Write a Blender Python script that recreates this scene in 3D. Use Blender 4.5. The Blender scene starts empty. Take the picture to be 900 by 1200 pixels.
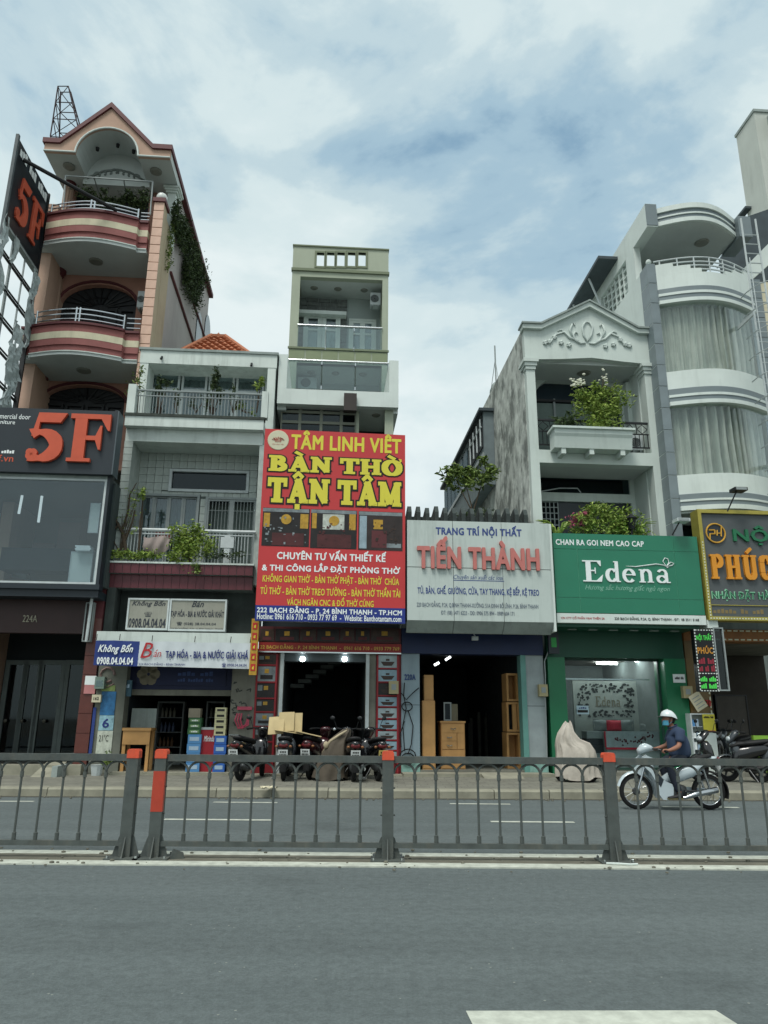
import bpy, math, random
from mathutils import Vector, Matrix
rad = math.radians
S = bpy.context.scene
C = S.collection
random.seed(7)

# ---------------------------------------------------------------- camera
FPX, PITCH, ROLL, CAMZ = 867.0, rad(15.6), 0.008, 1.38
CF = Vector((0, math.cos(PITCH), math.sin(PITCH)))
CU0 = Vector((0, -math.sin(PITCH), math.cos(PITCH)))
CR0 = Vector((1, 0, 0))
CR = CR0*math.cos(ROLL) + CU0*math.sin(ROLL)
CU = CU0*math.cos(ROLL) - CR0*math.sin(ROLL)
cam = bpy.data.cameras.new('camera')
cam.sensor_fit = 'VERTICAL'; cam.sensor_height = 36; cam.sensor_width = 27
cam.lens = 36*FPX/1200; cam.clip_start = 0.1; cam.clip_end = 2000
co = bpy.data.objects.new('camera', cam); C.objects.link(co)
co.matrix_world = Matrix(((CR.x, CU.x, -CF.x, 0), (CR.y, CU.y, -CF.y, 0), (CR.z, CU.z, -CF.z, CAMZ), (0, 0, 0, 1)))
S.camera = co

# ---------------------------------------------------------------- sky and sun
SUN_EL, SUN_AZ = rad(62), rad(205)      # azimuth clockwise from +Y
w = bpy.data.worlds.new('World'); S.world = w; w.use_nodes = True
nt = w.node_tree; N = nt.nodes; LK = nt.links; N.clear()
def nd(t, **k):
    n = N.new(t)
    for a, b in k.items(): setattr(n, a, b)
    return n
out = nd('ShaderNodeOutputWorld'); bg = nd('ShaderNodeBackground'); bg.inputs['Strength'].default_value = 0.1
sky = nd('ShaderNodeTexSky', sky_type='NISHITA'); sky.sun_disc = False
sky.sun_elevation = SUN_EL; sky.sun_rotation = SUN_AZ; sky.air_density = 1.2; sky.dust_density = 2.0; sky.ozone_density = 2.0
tc = nd('ShaderNodeTexCoord')
mp = nd('ShaderNodeMapping'); mp.inputs['Scale'].default_value = (1.0, 1.0, 1.9); mp.inputs['Rotation'].default_value = (0.3, 0.1, 0.4)
LK.new(tc.outputs['Generated'], mp.inputs['Vector'])
n1 = nd('ShaderNodeTexNoise'); n1.inputs['Scale'].default_value = 1.9; n1.inputs['Detail'].default_value = 9; n1.inputs['Roughness'].default_value = 0.56; n1.inputs['Distortion'].default_value = 0.35
LK.new(mp.outputs[0], n1.inputs['Vector'])
n2 = nd('ShaderNodeTexNoise'); n2.inputs['Scale'].default_value = 5.5; n2.inputs['Detail'].default_value = 7; n2.inputs['Roughness'].default_value = 0.55; n2.inputs['Distortion'].default_value = 0.3
LK.new(mp.outputs[0], n2.inputs['Vector'])
dotn = nd('ShaderNodeVectorMath', operation='DOT_PRODUCT'); LK.new(tc.outputs['Generated'], dotn.inputs[0])
def pix_dir(x, y):
    return (CF*FPX + CR*(x-450) - CU*(y-600)).normalized()
dotn.inputs[1].default_value = pix_dir(520, 60)
mr = nd('ShaderNodeMapRange'); mr.inputs['From Min'].default_value = 0.80; mr.inputs['From Max'].default_value = 1.0
mr.inputs['To Min'].default_value = 0.0; mr.inputs['To Max'].default_value = 0.19
LK.new(dotn.outputs['Value'], mr.inputs['Value'])
m1 = nd('ShaderNodeMath', operation='MULTIPLY_ADD'); m1.inputs[1].default_value = 0.35; LK.new(n2.outputs['Fac'], m1.inputs[0]); LK.new(n1.outputs['Fac'], m1.inputs[2])
m2 = nd('ShaderNodeMath', operation='SUBTRACT'); LK.new(m1.outputs[0], m2.inputs[0]); LK.new(mr.outputs[0], m2.inputs[1])
cr = nd('ShaderNodeValToRGB'); cr.color_ramp.interpolation = 'EASE'
CLOUD_RAMP = [(0.30, (1.05, 1.75, 2.35)), (0.38, (1.75, 2.5, 2.95)), (0.46, (2.5, 3.15, 3.35)), (0.53, (3.15, 3.7, 3.72)), (0.66, (3.75, 4.15, 4.1)), (0.80, (3.3, 3.75, 3.8))]
e = cr.color_ramp.elements
for i, (p, c) in enumerate(CLOUD_RAMP):
    el = e[i] if i < 2 else e.new(p)
    el.position = p; el.color = (c[0]/10, c[1]/10, c[2]/10, 1)
LK.new(m2.outputs[0], cr.inputs['Fac'])
sc10 = nd('ShaderNodeVectorMath', operation='SCALE'); sc10.inputs['Scale'].default_value = 10.0; LK.new(cr.outputs['Color'], sc10.inputs[0])
mx = nd('ShaderNodeMixRGB'); mx.inputs['Fac'].default_value = 0.93
LK.new(sky.outputs['Color'], mx.inputs['Color1']); LK.new(sc10.outputs[0], mx.inputs['Color2'])
LK.new(mx.outputs['Color'], bg.inputs['Color']); LK.new(bg.outputs[0], out.inputs['Surface'])
sd = bpy.data.lights.new('sun', 'SUN'); sd.energy = 1.25; sd.angle = rad(20); sd.color = (1.0, 0.97, 0.9)
so = bpy.data.objects.new('sun', sd); C.objects.link(so)
sdir = Vector((math.sin(SUN_AZ)*math.cos(SUN_EL), math.cos(SUN_AZ)*math.cos(SUN_EL), math.sin(SUN_EL)))
so.rotation_euler = (-sdir).to_track_quat('-Z', 'Y').to_euler(); so.location = (0, -5, 30)
S.view_settings.view_transform = 'Standard'; S.view_settings.look = 'None'; S.view_settings.exposure = 1.15; S.view_settings.gamma = 1
S.cycles.max_bounces = 8; S.cycles.diffuse_bounces = 4; S.cycles.transparent_max_bounces = 12
S.cycles.use_denoising = True

# ---------------------------------------------------------------- materials
def lin(h):
    h = h.lstrip('#'); v = [int(h[i:i+2], 16)/255 for i in (0, 2, 4)]
    return tuple(((x/12.92) if x <= .04045 else ((x+.055)/1.055)**2.4) for x in v)
MATS = {}
def mat(name, col, rough=.7, var=.25, scale=3.0, bump=0.0, bscale=30, metal=0, spec=.4, streak=0, sthr=.80, smap=(5, 5, .45), dirt_or_shade=None, emit=0, coat=0, sheen=0):
    """base colour varied by noise; streak = vertical streaks towards the dirt colour"""
    if name in MATS: return MATS[name]
    if isinstance(col, str): col = lin(col)
    m = bpy.data.materials.new(name); m.use_nodes = True; t = m.node_tree; n = t.nodes; l = t.links
    b = n['Principled BSDF']; b.inputs['Roughness'].default_value = rough; b.inputs['Metallic'].default_value = metal
    b.inputs['Specular IOR Level'].default_value = spec; b.inputs['Coat Weight'].default_value = coat
    c = n.new('ShaderNodeTexCoord')
    def noise(s, d, vec, rough_=.6):
        q = n.new('ShaderNodeTexNoise'); q.inputs['Scale'].default_value = s; q.inputs['Detail'].default_value = d; q.inputs['Roughness'].default_value = rough_
        l.new(vec, q.inputs['Vector']); return q.outputs['Fac']
    def ramp(v, a, b_):
        q = n.new('ShaderNodeMapRange'); q.inputs['From Min'].default_value = a; q.inputs['From Max'].default_value = b_; l.new(v, q.inputs['Value']); return q.outputs[0]
    def mixc(f, A, B):
        q = n.new('ShaderNodeMixRGB'); l.new(f, q.inputs['Fac'])
        for s, x in (('Color1', A), ('Color2', B)):
            if isinstance(x, tuple): q.inputs[s].default_value = (*x, 1)
            else: l.new(x, q.inputs[s])
        return q.outputs['Color']
    v0 = c.outputs['Object']
    dk = tuple(x*(1-var) for x in col); lt = tuple(min(1, x*(1+var*.4)) for x in col)
    cur = mixc(ramp(noise(scale, 6, v0), .3, .7), dk, lt)
    if streak:
        mp_ = n.new('ShaderNodeMapping'); mp_.inputs['Scale'].default_value = smap; l.new(v0, mp_.inputs['Vector'])
        a = noise(1.0, 8, mp_.outputs[0], .7); bb = noise(.55, 4, v0)
        mm = n.new('ShaderNodeMath'); mm.operation = 'MULTIPLY_ADD'; mm.inputs[1].default_value = .6; l.new(bb, mm.inputs[0]); l.new(a, mm.inputs[2])
        f = ramp(mm.outputs[0], sthr, sthr+.32 if sthr > .75 else sthr+.16)
        sf = n.new('ShaderNodeMath'); sf.operation = 'MULTIPLY'; sf.inputs[1].default_value = streak; l.new(f, sf.inputs[0])
        cur = mixc(sf.outputs[0], cur, dirt_or_shade or tuple(x*.25 for x in col))
    l.new(cur, b.inputs['Base Color'])
    if bump:
        bp = n.new('ShaderNodeBump'); bp.inputs['Strength'].default_value = bump; bp.inputs['Distance'].default_value = .02
        l.new(noise(bscale, 4, v0), bp.inputs['Height']); l.new(bp.outputs[0], b.inputs['Normal'])
    if emit:
        b.inputs['Emission Color'].default_value = (*col, 1); b.inputs['Emission Strength'].default_value = emit
    MATS[name] = m; return m
def glass(name, tint=(.5, .6, .62), refl=.25, rough=.03, opac=.35):
    if name in MATS: return MATS[name]
    m = bpy.data.materials.new(name); m.use_nodes = True; t = m.node_tree; n = t.nodes; l = t.links; n.clear()
    o = n.new('ShaderNodeOutputMaterial'); tr = n.new('ShaderNodeBsdfTransparent'); tr.inputs['Color'].default_value = (*tint, 1)
    g = n.new('ShaderNodeBsdfGlossy'); g.inputs['Roughness'].default_value = rough; g.inputs['Color'].default_value = (.85, .93, .95, 1)
    lw = n.new('ShaderNodeLayerWeight'); lw.inputs['Blend'].default_value = .2
    mr_ = n.new('ShaderNodeMapRange'); mr_.inputs['To Min'].default_value = refl; mr_.inputs['To Max'].default_value = min(1, refl+.18); l.new(lw.outputs['Fresnel'], mr_.inputs['Value'])
    s = n.new('ShaderNodeMixShader'); l.new(mr_.outputs[0], s.inputs['Fac']); l.new(tr.outputs[0], s.inputs[1]); l.new(g.outputs[0], s.inputs[2])
    tcx = n.new('ShaderNodeTexCoord'); nz = n.new('ShaderNodeTexNoise'); nz.inputs['Scale'].default_value = 1.2; l.new(tcx.outputs['Object'], nz.inputs['Vector'])
    bp = n.new('ShaderNodeBump'); bp.inputs['Strength'].default_value = .03; l.new(nz.outputs['Fac'], bp.inputs['Height']); l.new(bp.outputs[0], g.inputs['Normal'])
    l.new(s.outputs[0], o.inputs['Surface']); MATS[name] = m; return m
def leafmat(name, c1, c2, c3):
    m = mat(name, c1, rough=.55, var=0, spec=.3); t = m.node_tree; n = t.nodes; l = t.links; b = n['Principled BSDF']
    c = n.new('ShaderNodeTexCoord'); q = n.new('ShaderNodeTexNoise'); q.inputs['Scale'].default_value = 9; q.inputs['Detail'].default_value = 3; l.new(c.outputs['Object'], q.inputs['Vector'])
    r = n.new('ShaderNodeValToRGB'); r.color_ramp.elements[0].position = .35; r.color_ramp.elements[1].position = .68
    r.color_ramp.elements[0].color = (*lin(c1), 1); r.color_ramp.elements[1].color = (*lin(c3), 1); k = r.color_ramp.elements.new(.5); k.color = (*lin(c2), 1)
    l.new(q.outputs['Fac'], r.inputs['Fac']); l.new(r.outputs['Color'], b.inputs['Base Color']); return m

# ---------------------------------------------------------------- the facade frame: u along the street, v into the houses, z up
YAW = rad(4.0); FO = Vector((0, 17.85, 0)); FU = Vector((math.cos(YAW), math.sin(YAW), 0)); FV = Vector((-math.sin(YAW), math.cos(YAW), 0))
def P(px, py, v=0.0):
    """where the sight line through a photo pixel meets the vertical plane v: (u, z)"""
    d = CF*FPX + CR*(px-450) - CU*(py-600); o = Vector((0, 0, CAMZ)) - FO
    t = (v - o.dot(FV))/d.dot(FV); q = o + d*t
    return q.dot(FU), q.z
def U(px, py, v=0): return P(px, py, v)[0]
def Zp(px, py, v=0): return P(px, py, v)[1]
def R(x0, y0, x1, y1, v=0):
    xm, ym = (x0+x1)/2, (y0+y1)/2
    return U(x0, ym, v), U(x1, ym, v), Zp(xm, y1, v), Zp(xm, y0, v)
def PW(px, py, Y):
    d = CF*FPX + CR*(px-450) - CU*(py-600); t = Y/d.y
    return d.x*t, CAMZ + d.z*t
def PG(px, py, z=0.0):
    d = CF*FPX + CR*(px-450) - CU*(py-600); t = (z-CAMZ)/d.z
    return Vector((d.x*t, d.y*t, z))
def to_frame(p):
    q = Vector(p)-FO; return q.dot(FU), q.dot(FV), p[2]
ORG = {}
def tag(o, label=None, cat=None, group=None, kind=None):
    if label: o['label'] = label
    if cat: o['category'] = cat
    if group: o['group'] = group
    if kind: o['kind'] = kind
    return o
def thing(name, label, cat, u, v, z, group=None, turn=0):
    o = bpy.data.objects.new(name, None); C.objects.link(o); o.empty_display_size = .2
    o.location = FO + FU*u + FV*v + Vector((0, 0, z)); o.rotation_euler = (0, 0, YAW+turn)
    ORG[o.name] = (u, v, z); return tag(o, label, cat, group)
def thingw(name, label, cat, loc, rz=0, group=None):
    o = bpy.data.objects.new(name, None); C.objects.link(o); o.empty_display_size = .2
    o.location = loc; o.rotation_euler = (0, 0, rz); ORG[o.name] = (0, 0, 0); return tag(o, label, cat, group)
class MB:
    def __init__(s): s.v = []; s.f = []
    def quad(s, a, b, c, d): i = len(s.v); s.v += [a, b, c, d]; s.f.append((i, i+1, i+2, i+3)); return s
    def tri(s, a, b, c): i = len(s.v); s.v += [a, b, c]; s.f.append((i, i+1, i+2)); return s
    def box(s, x0, x1, y0, y1, z0, z1):
        if x0 > x1: x0, x1 = x1, x0
        if y0 > y1: y0, y1 = y1, y0
        if z0 > z1: z0, z1 = z1, z0
        i = len(s.v); s.v += [(x, y, z) for z in (z0, z1) for y in (y0, y1) for x in (x0, x1)]
        s.f += [tuple(i+k for k in q) for q in ((0, 2, 3, 1), (4, 5, 7, 6), (0, 1, 5, 4), (2, 6, 7, 3), (0, 4, 6, 2), (1, 3, 7, 5))]; return s
    def prism(s, pts, y0, y1):
        """outline in (x, z) pushed from y0 to y1"""
        A = sum(pts[i][0]*pts[(i+1) % len(pts)][1]-pts[(i+1) % len(pts)][0]*pts[i][1] for i in range(len(pts)))
        if A < 0: pts = pts[::-1]
        n = len(pts); i = len(s.v); s.v += [(x, y0, z) for x, z in pts] + [(x, y1, z) for x, z in pts]
        s.f.append(tuple(range(i, i+n))); s.f.append(tuple(range(i+2*n-1, i+n-1, -1)))
        s.f += [(i+k, i+n+k, i+n+(k+1) % n, i+(k+1) % n) for k in range(n)]; return s
    def ribbon(s, path, z0, z1, th):
        """upright band along an (x, y) path, thickness th towards +y"""
        n = len(path); i = len(s.v)
        for x, y in path: s.v += [(x, y, z0), (x, y, z1), (x, y+th, z1), (x, y+th, z0)]
        for k in range(n-1):
            a = i+4*k; b = a+4
            s.f += [(a+q, b+q, b+(q+1) % 4, a+(q+1) % 4) for q in range(4)]
        s.f += [(i, i+1, i+2, i+3), (i+4*n-1, i+4*n-2, i+4*n-3, i+4*n-4)]; return s
    def slab(s, path, yb, z0, z1):
        """plate between an (x, y) path and the straight back line yb"""
        n = len(path); i = len(s.v)
        s.v += [(x, y, z0) for x, y in path] + [(x, y, z1) for x, y in path]
        j = len(s.v); s.v += [(x, yb, z0) for x, _ in path] + [(x, yb, z1) for x, _ in path]
        for k in range(n-1):
            s.f += [(i+k, i+k+1, i+n+k+1, i+n+k), (i+k, j+k, j+k+1, i+k+1), (i+n+k, i+n+k+1, j+n+k+1, j+n+k), (j+k, j+n+k, j+n+k+1, j+k+1)]
        s.f += [(i, i+n, j+n, j), (i+n-1, j+n-1, j+2*n-1, i+2*n-1)]; return s
    def tube(s, pts, r, n=6, closed=False):
        pts = [Vector(p) for p in pts]; m = len(pts); i = len(s.v); rr = r if isinstance(r, (list, tuple)) else [r]*m
        prev = None
        for k, p in enumerate(pts):
            if closed: d = pts[(k+1) % m]-pts[k-1]
            else: d = pts[min(k+1, m-1)]-pts[max(k-1, 0)]
            d.normalize()
            a = prev if prev is not None else (Vector((0, 0, 1)) if abs(d.z) < .9 else Vector((1, 0, 0)))
            x = (a - d*a.dot(d))
            if x.length < 1e-4: x = d.orthogonal()
            x.normalize(); y = d.cross(x); prev = x
            s.v += [tuple(p + (x*math.cos(2*math.pi*q/n)+y*math.sin(2*math.pi*q/n))*rr[k]) for q in range(n)]
        for k in range(m if closed else m-1):
            a = i+k*n; b = i+((k+1) % m)*n
            s.f += [(a+q, a+(q+1) % n, b+(q+1) % n, b+q) for q in range(n)]
        if not closed: s.f += [tuple(range(i+n-1, i-1, -1)), tuple(range(i+(m-1)*n, i+m*n))]
        return s
    def lathe(s, c, prof, n=12, ax='z'):
        i = len(s.v)
        for r, h in prof:
            for q in range(n):
                a = 2*math.pi*q/n; ca, sa = r*math.cos(a), r*math.sin(a)
                s.v.append((c[0]+ca, c[1]+sa, c[2]+h) if ax == 'z' else ((c[0]+ca, c[1]+h, c[2]+sa) if ax == 'y' else (c[0]+h, c[1]+ca, c[2]+sa)))
        for k in range(len(prof)-1):
            a = i+k*n; b = a+n
            s.f += [(a+q, a+(q+1) % n, b+(q+1) % n, b+q) for q in range(n)]
        s.f += [tuple(range(i+n-1, i-1, -1)), tuple(range(i+(len(prof)-1)*n, i+len(prof)*n))]; return s
    def ball(s, c, r, n=10, sq=(1, 1, 1)):
        i = len(s.v); m = n//2
        for k in range(1, m):
            t = math.pi*k/m
            for q in range(n):
                a = 2*math.pi*q/n; s.v.append((c[0]+r*sq[0]*math.sin(t)*math.cos(a), c[1]+r*sq[1]*math.sin(t)*math.sin(a), c[2]+r*sq[2]*math.cos(t)))
        for k in range(m-2):
            a = i+k*n; b = a+n; s.f += [(a+q, b+q, b+(q+1) % n, a+(q+1) % n) for q in range(n)]
        t = len(s.v); s.v += [(c[0], c[1], c[2]+r*sq[2]), (c[0], c[1], c[2]-r*sq[2])]
        s.f += [(t, i+q, i+(q+1) % n) for q in range(n)]; b = i+(m-2)*n; s.f += [(t+1, b+(q+1) % n, b+q) for q in range(n)]; return s
    def wall(s, x0, x1, z0, z1, y0, y1, holes):
        xs = sorted({x0, x1, *[h for q in holes for h in q[:2]]}); zs = sorted({z0, z1, *[h for q in holes for h in q[2:]]})
        xs = [x for x in xs if x0 <= x <= x1]; zs = [z for z in zs if z0 <= z <= z1]
        def solid(i, j):
            if i < 0 or j < 0 or i >= len(xs)-1 or j >= len(zs)-1: return False
            cx, cz = (xs[i]+xs[i+1])/2, (zs[j]+zs[j+1])/2
            return not any(a < cx < b and c < cz < d for a, b, c, d in holes)
        for i in range(len(xs)-1):
            for j in range(len(zs)-1):
                if not solid(i, j): continue
                a, b, c, d = xs[i], xs[i+1], zs[j], zs[j+1]
                s.quad((a, y0, c), (b, y0, c), (b, y0, d), (a, y0, d)); s.quad((b, y1, c), (a, y1, c), (a, y1, d), (b, y1, d))
                if not solid(i-1, j): s.quad((a, y1, c), (a, y0, c), (a, y0, d), (a, y1, d))
                if not solid(i+1, j): s.quad((b, y0, c), (b, y1, c), (b, y1, d), (b, y0, d))
                if not solid(i, j-1): s.quad((a, y1, c), (b, y1, c), (b, y0, c), (a, y0, c))
                if not solid(i, j+1): s.quad((a, y0, d), (b, y0, d), (b, y1, d), (a, y1, d))
        return s
    def frame(s, x0, x1, z0, z1, y0, y1, t, tz=None):
        tz = tz or t; return s.wall(x0, x1, z0, z1, y0, y1, [(x0+t, x1-t, z0+tz, z1-tz)])
    def xf(s, M):
        s.v = [tuple(M @ Vector(p)) for p in s.v]; return s
    def build(s, name, m, parent=None, smooth=False, kind=None, label=None):
        me = bpy.data.meshes.new(name); og = ORG[parent.name] if parent else (0, 0, 0)
        me.from_pydata([(p[0]-og[0], p[1]-og[1], p[2]-og[2]) for p in s.v], [], s.f)
        if smooth: me.polygons.foreach_set('use_smooth', [True]*len(me.polygons))
        me.materials.append(m); me.update()
        o = bpy.data.objects.new(name, me); C.objects.link(o)
        if parent: o.parent = parent
        ORG[o.name] = og
        if kind: o['kind'] = kind
        if label: o['label'] = label
        return o
def B(*a): return MB().box(*a)
def in_frame(o):
    o.location = FO; o.rotation_euler = (0, 0, YAW); return o
def split_pieces(names):
    """pieces that were laid out together become one object each"""
    for o in list(bpy.data.objects):
        if o.type != 'MESH' or o.name.split('.')[0] not in names or len(o.data.polygons) < 7: continue
        me = o.data; par = list(range(len(me.vertices)))
        def fd(a):
            while par[a] != a: par[a] = par[par[a]]; a = par[a]
            return a
        for p in me.polygons:
            for i in p.vertices[1:]: par[fd(i)] = fd(p.vertices[0])
        gr = {}
        for p in me.polygons: gr.setdefault(fd(p.vertices[0]), []).append(tuple(p.vertices))
        if len(gr) < 2: continue
        for fs in gr.values():
            us = sorted({i for f in fs for i in f}); ix = {g: i for i, g in enumerate(us)}
            m2 = bpy.data.meshes.new(me.name); m2.from_pydata([me.vertices[i].co for i in us], [], [tuple(ix[i] for i in f) for f in fs]); m2.materials.append(me.materials[0])
            c = o.copy(); c.data = m2; C.objects.link(c)
        bpy.data.objects.remove(o)
def rep(o, offs):
    """copies of one piece on the same parent at offsets"""
    for d in offs:
        c = o.copy(); C.objects.link(c); c.location = o.location + Vector(d); ORG[c.name] = ORG[o.name]
def kids(o): return [c for c in bpy.data.objects if c.parent == o]
def copy_tree(o, parent=None, ch=None):
    ch = ch if ch is not None else {}
    if not ch:
        for q in bpy.data.objects:
            if q.parent: ch.setdefault(q.parent.name, []).append(q)
    c = o.copy(); C.objects.link(c); ORG[c.name] = ORG[o.name]
    if parent: c.parent = parent
    for k in ch.get(o.name, []): copy_tree(k, c, ch)
    return c

# ---------------------------------------------------------------- lettering
import unicodedata
GC = {}
def glyph(ch):
    """mesh of one plain glyph and its advance width"""
    if ch in GC: return GC[ch]
    def mk(t):
        cu = bpy.data.curves.new('t', 'FONT'); cu.body = t; cu.size = 1; cu.resolution_u = 2; cu.fill_mode = 'FRONT'
        o = bpy.data.objects.new('t', cu); me = bpy.data.meshes.new_from_object(o); bpy.data.objects.remove(o)
        v = [(x.co.x, x.co.y) for x in me.vertices]; f = [tuple(p.vertices) for p in me.polygons]; bpy.data.meshes.remove(me); return v, f
    if ch == ' ': adv = max(x for x, _ in mk('I I')[0])-max(x for x, _ in mk('II')[0]); GC[ch] = ([], [], adv, (0, adv, 0, 0)); return GC[ch]
    v, f = mk(ch); v2, _ = mk(ch+ch)
    if not v: GC[ch] = ([], [], .3, (0, .3, 0, 0)); return GC[ch]
    xs = [q[0] for q in v]; ys = [q[1] for q in v]; adv = max(q[0] for q in v2)-max(xs)
    GC[ch] = (v, f, adv, (min(xs), max(xs), min(ys), max(ys))); return GC[ch]
def bar2(a, b, w):
    d = Vector((b[0]-a[0], b[1]-a[1])); d.normalize(); n = Vector((-d.y, d.x))*w/2; d = d*w*.2
    return [(a[0]-d.x-n.x, a[1]-d.y-n.y), (b[0]+d.x-n.x, b[1]+d.y-n.y), (b[0]+d.x+n.x, b[1]+d.y+n.y), (a[0]-d.x+n.x, a[1]-d.y+n.y)]
def text(body, rc, v, m, parent, bold=0.0, ext=.004, shear=0, name='lettering', spacing=1.0):
    if body.startswith('#'):   # print that cannot be read in the photo: a row of small uneven marks
        u0, u1, z0, z1 = rc; b = MB(); n = len(body); w_ = (u1-u0)/n
        for i, ch in enumerate(body):
            if ch != ' ': h_ = (z1-z0)*(.62+.38*((i*7) % 5)/4); b.box(u0+w_*i+w_*.12, u0+w_*(i+1)-w_*.12, v-ext, v-.0005, z0, z0+h_)
        return b.build('illegible_print', m, parent, kind='stuff')
    V, F = [], []; x = 0.0; CH = []
    for ch in body:
        base, marks = ch, ''
        if ch in 'Đđ': base, marks = ('D' if ch == 'Đ' else 'd'), '-'
        elif ord(ch) > 127 and unicodedata.decomposition(ch):
            q = unicodedata.normalize('NFD', ch)
            if q[0].isalpha() and ord(q[0]) < 128: base, marks = q[0], q[1:]
        gv, gf, adv, (bx0, bx1, by0, by1) = glyph(base); i0 = len(V)
        V += [(x+a, c) for a, c in gv]; F += [tuple(i0+i for i in p) for p in gf]
        w_ = .085; cx = x+(bx0+bx1)/2; t = by1+.07; st = []
        if base in 'id': t = by1+.03
        if '\u0302' in marks: st += [((cx-.15, t), (cx, t+.12)), ((cx, t+.12), (cx+.15, t))]; t2 = t+.12; cx2 = cx+.17
        elif '\u0306' in marks: st += [((cx-.14, t+.1), (cx-.05, t+.02)), ((cx-.05, t+.02), (cx+.05, t+.02)), ((cx+.05, t+.02), (cx+.14, t+.1))]; t2 = t+.14; cx2 = cx
        else: t2, cx2 = t, cx
        if '\u031b' in marks: X = x+bx1; st += [((X-.04, by1-.1), (X+.07, by1-.02)), ((X+.07, by1-.02), (X+.08, by1+.1))]; adv += .06
        if '\u0301' in marks: st += [((cx2-.06, t2), (cx2+.08, t2+.13))]
        if '\u0300' in marks: st += [((cx2+.06, t2), (cx2-.08, t2+.13))]
        if '\u0309' in marks: st += [((cx2, t2), (cx2+.07, t2+.07)), ((cx2+.07, t2+.07), (cx2-.05, t2+.14))]
        if '\u0303' in marks: st += [((cx2-.14, t2+.02), (cx2-.05, t2+.09)), ((cx2-.05, t2+.09), (cx2+.05, t2+.03)), ((cx2+.05, t2+.03), (cx2+.14, t2+.1))]
        if '\u0323' in marks: st += [((cx-.04, -.16), (cx+.04, -.16))]
        if marks == '-': yb = (by0+by1)*.5 if ch == 'Đ' else by1*.82; st += [((x+bx0-.1, yb), (x+bx0+.2, yb))] if ch == 'Đ' else [((x+bx1-.25, yb), (x+bx1+.08, yb))]
        for a, c in st: i0 = len(V); V += bar2(a, c, w_); F.append((i0, i0+1, i0+2, i0+3))
        x += adv*spacing+bold*.8; CH.append(len(F))
    if not V: return None
    if shear: V = [(a+c*shear, c) for a, c in V]
    bo = bold*.75; n = len(V); b = MB()
    x0, x1 = min(q[0] for q in V)-bo, max(q[0] for q in V)+bo; y0, y1 = min(q[1] for q in V)-bo, max(q[1] for q in V)+bo
    u0, u1, z0, z1 = rc
    dirs = [(0, 0)] if not bold else [(0, 0), (-bo, 0), (bo, 0), (-bo*.7, bo*.7), (bo*.7, bo*.7), (-bo*.7, -bo*.7), (bo*.7, -bo*.7)]
    rim = set()
    if ext > .012:
        for p in F:
            for i in range(len(p)): rim.add((p[i], p[(i+1) % len(p)]))
        rim = [e_ for e_ in rim if (e_[1], e_[0]) not in rim]
    if ext >= .045 or z1-z0 >= .2:   # big letters: one object each
        a_ = 0
        for z_ in CH:
            fs = F[a_:z_]; a_ = z_
            if not fs: continue
            b = MB(); rm = {(p[i], p[(i+1) % len(p)]) for p in fs for i in range(len(p))}; rm = [e_ for e_ in rm if (e_[1], e_[0]) not in rm]
            used = sorted({i for p in fs for i in p}); ix = {g: i for i, g in enumerate(used)}; n_ = len(used)
            for k, (dx, dy) in enumerate(dirs):
                i0 = len(b.v); q_ = [(u0+(V[g][0]+dx-x0)/(x1-x0)*(u1-u0), v-ext-.0004*k, z0+(V[g][1]+dy-y0)/(y1-y0)*(z1-z0)) for g in used]
                b.v += q_ + [(q[0], v, q[2]) for q in q_]; b.f += [tuple(i0+ix[i] for i in p) for p in fs] + [(i0+ix[i], i0+n_+ix[i], i0+n_+ix[j], i0+ix[j]) for i, j in rm]
            b.build('letter', m, parent)
        return None
    for k, (dx, dy) in enumerate(dirs):
        i0 = len(b.v); e2 = ext+.0004*k
        b.v += [(u0+(q[0]+dx-x0)/(x1-x0)*(u1-u0), v-e2, z0+(q[1]+dy-y0)/(y1-y0)*(z1-z0)) for q in V]; b.f += [tuple(i0+i for i in p) for p in F]
        if rim: j0 = len(b.v); b.v += [(q[0], v, q[2]) for q in b.v[i0:i0+n]]; b.f += [(i0+i, i0+j, j0+j, j0+i) for i, j in rim]
    return b.build(name, m, parent, kind='stuff')   # print too small to pick apart
def tpx(body, x0, y0, x1, y1, v, m, parent, **k): return text(body, R(x0, y0, x1, y1, v), v, m, parent, **k)
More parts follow.
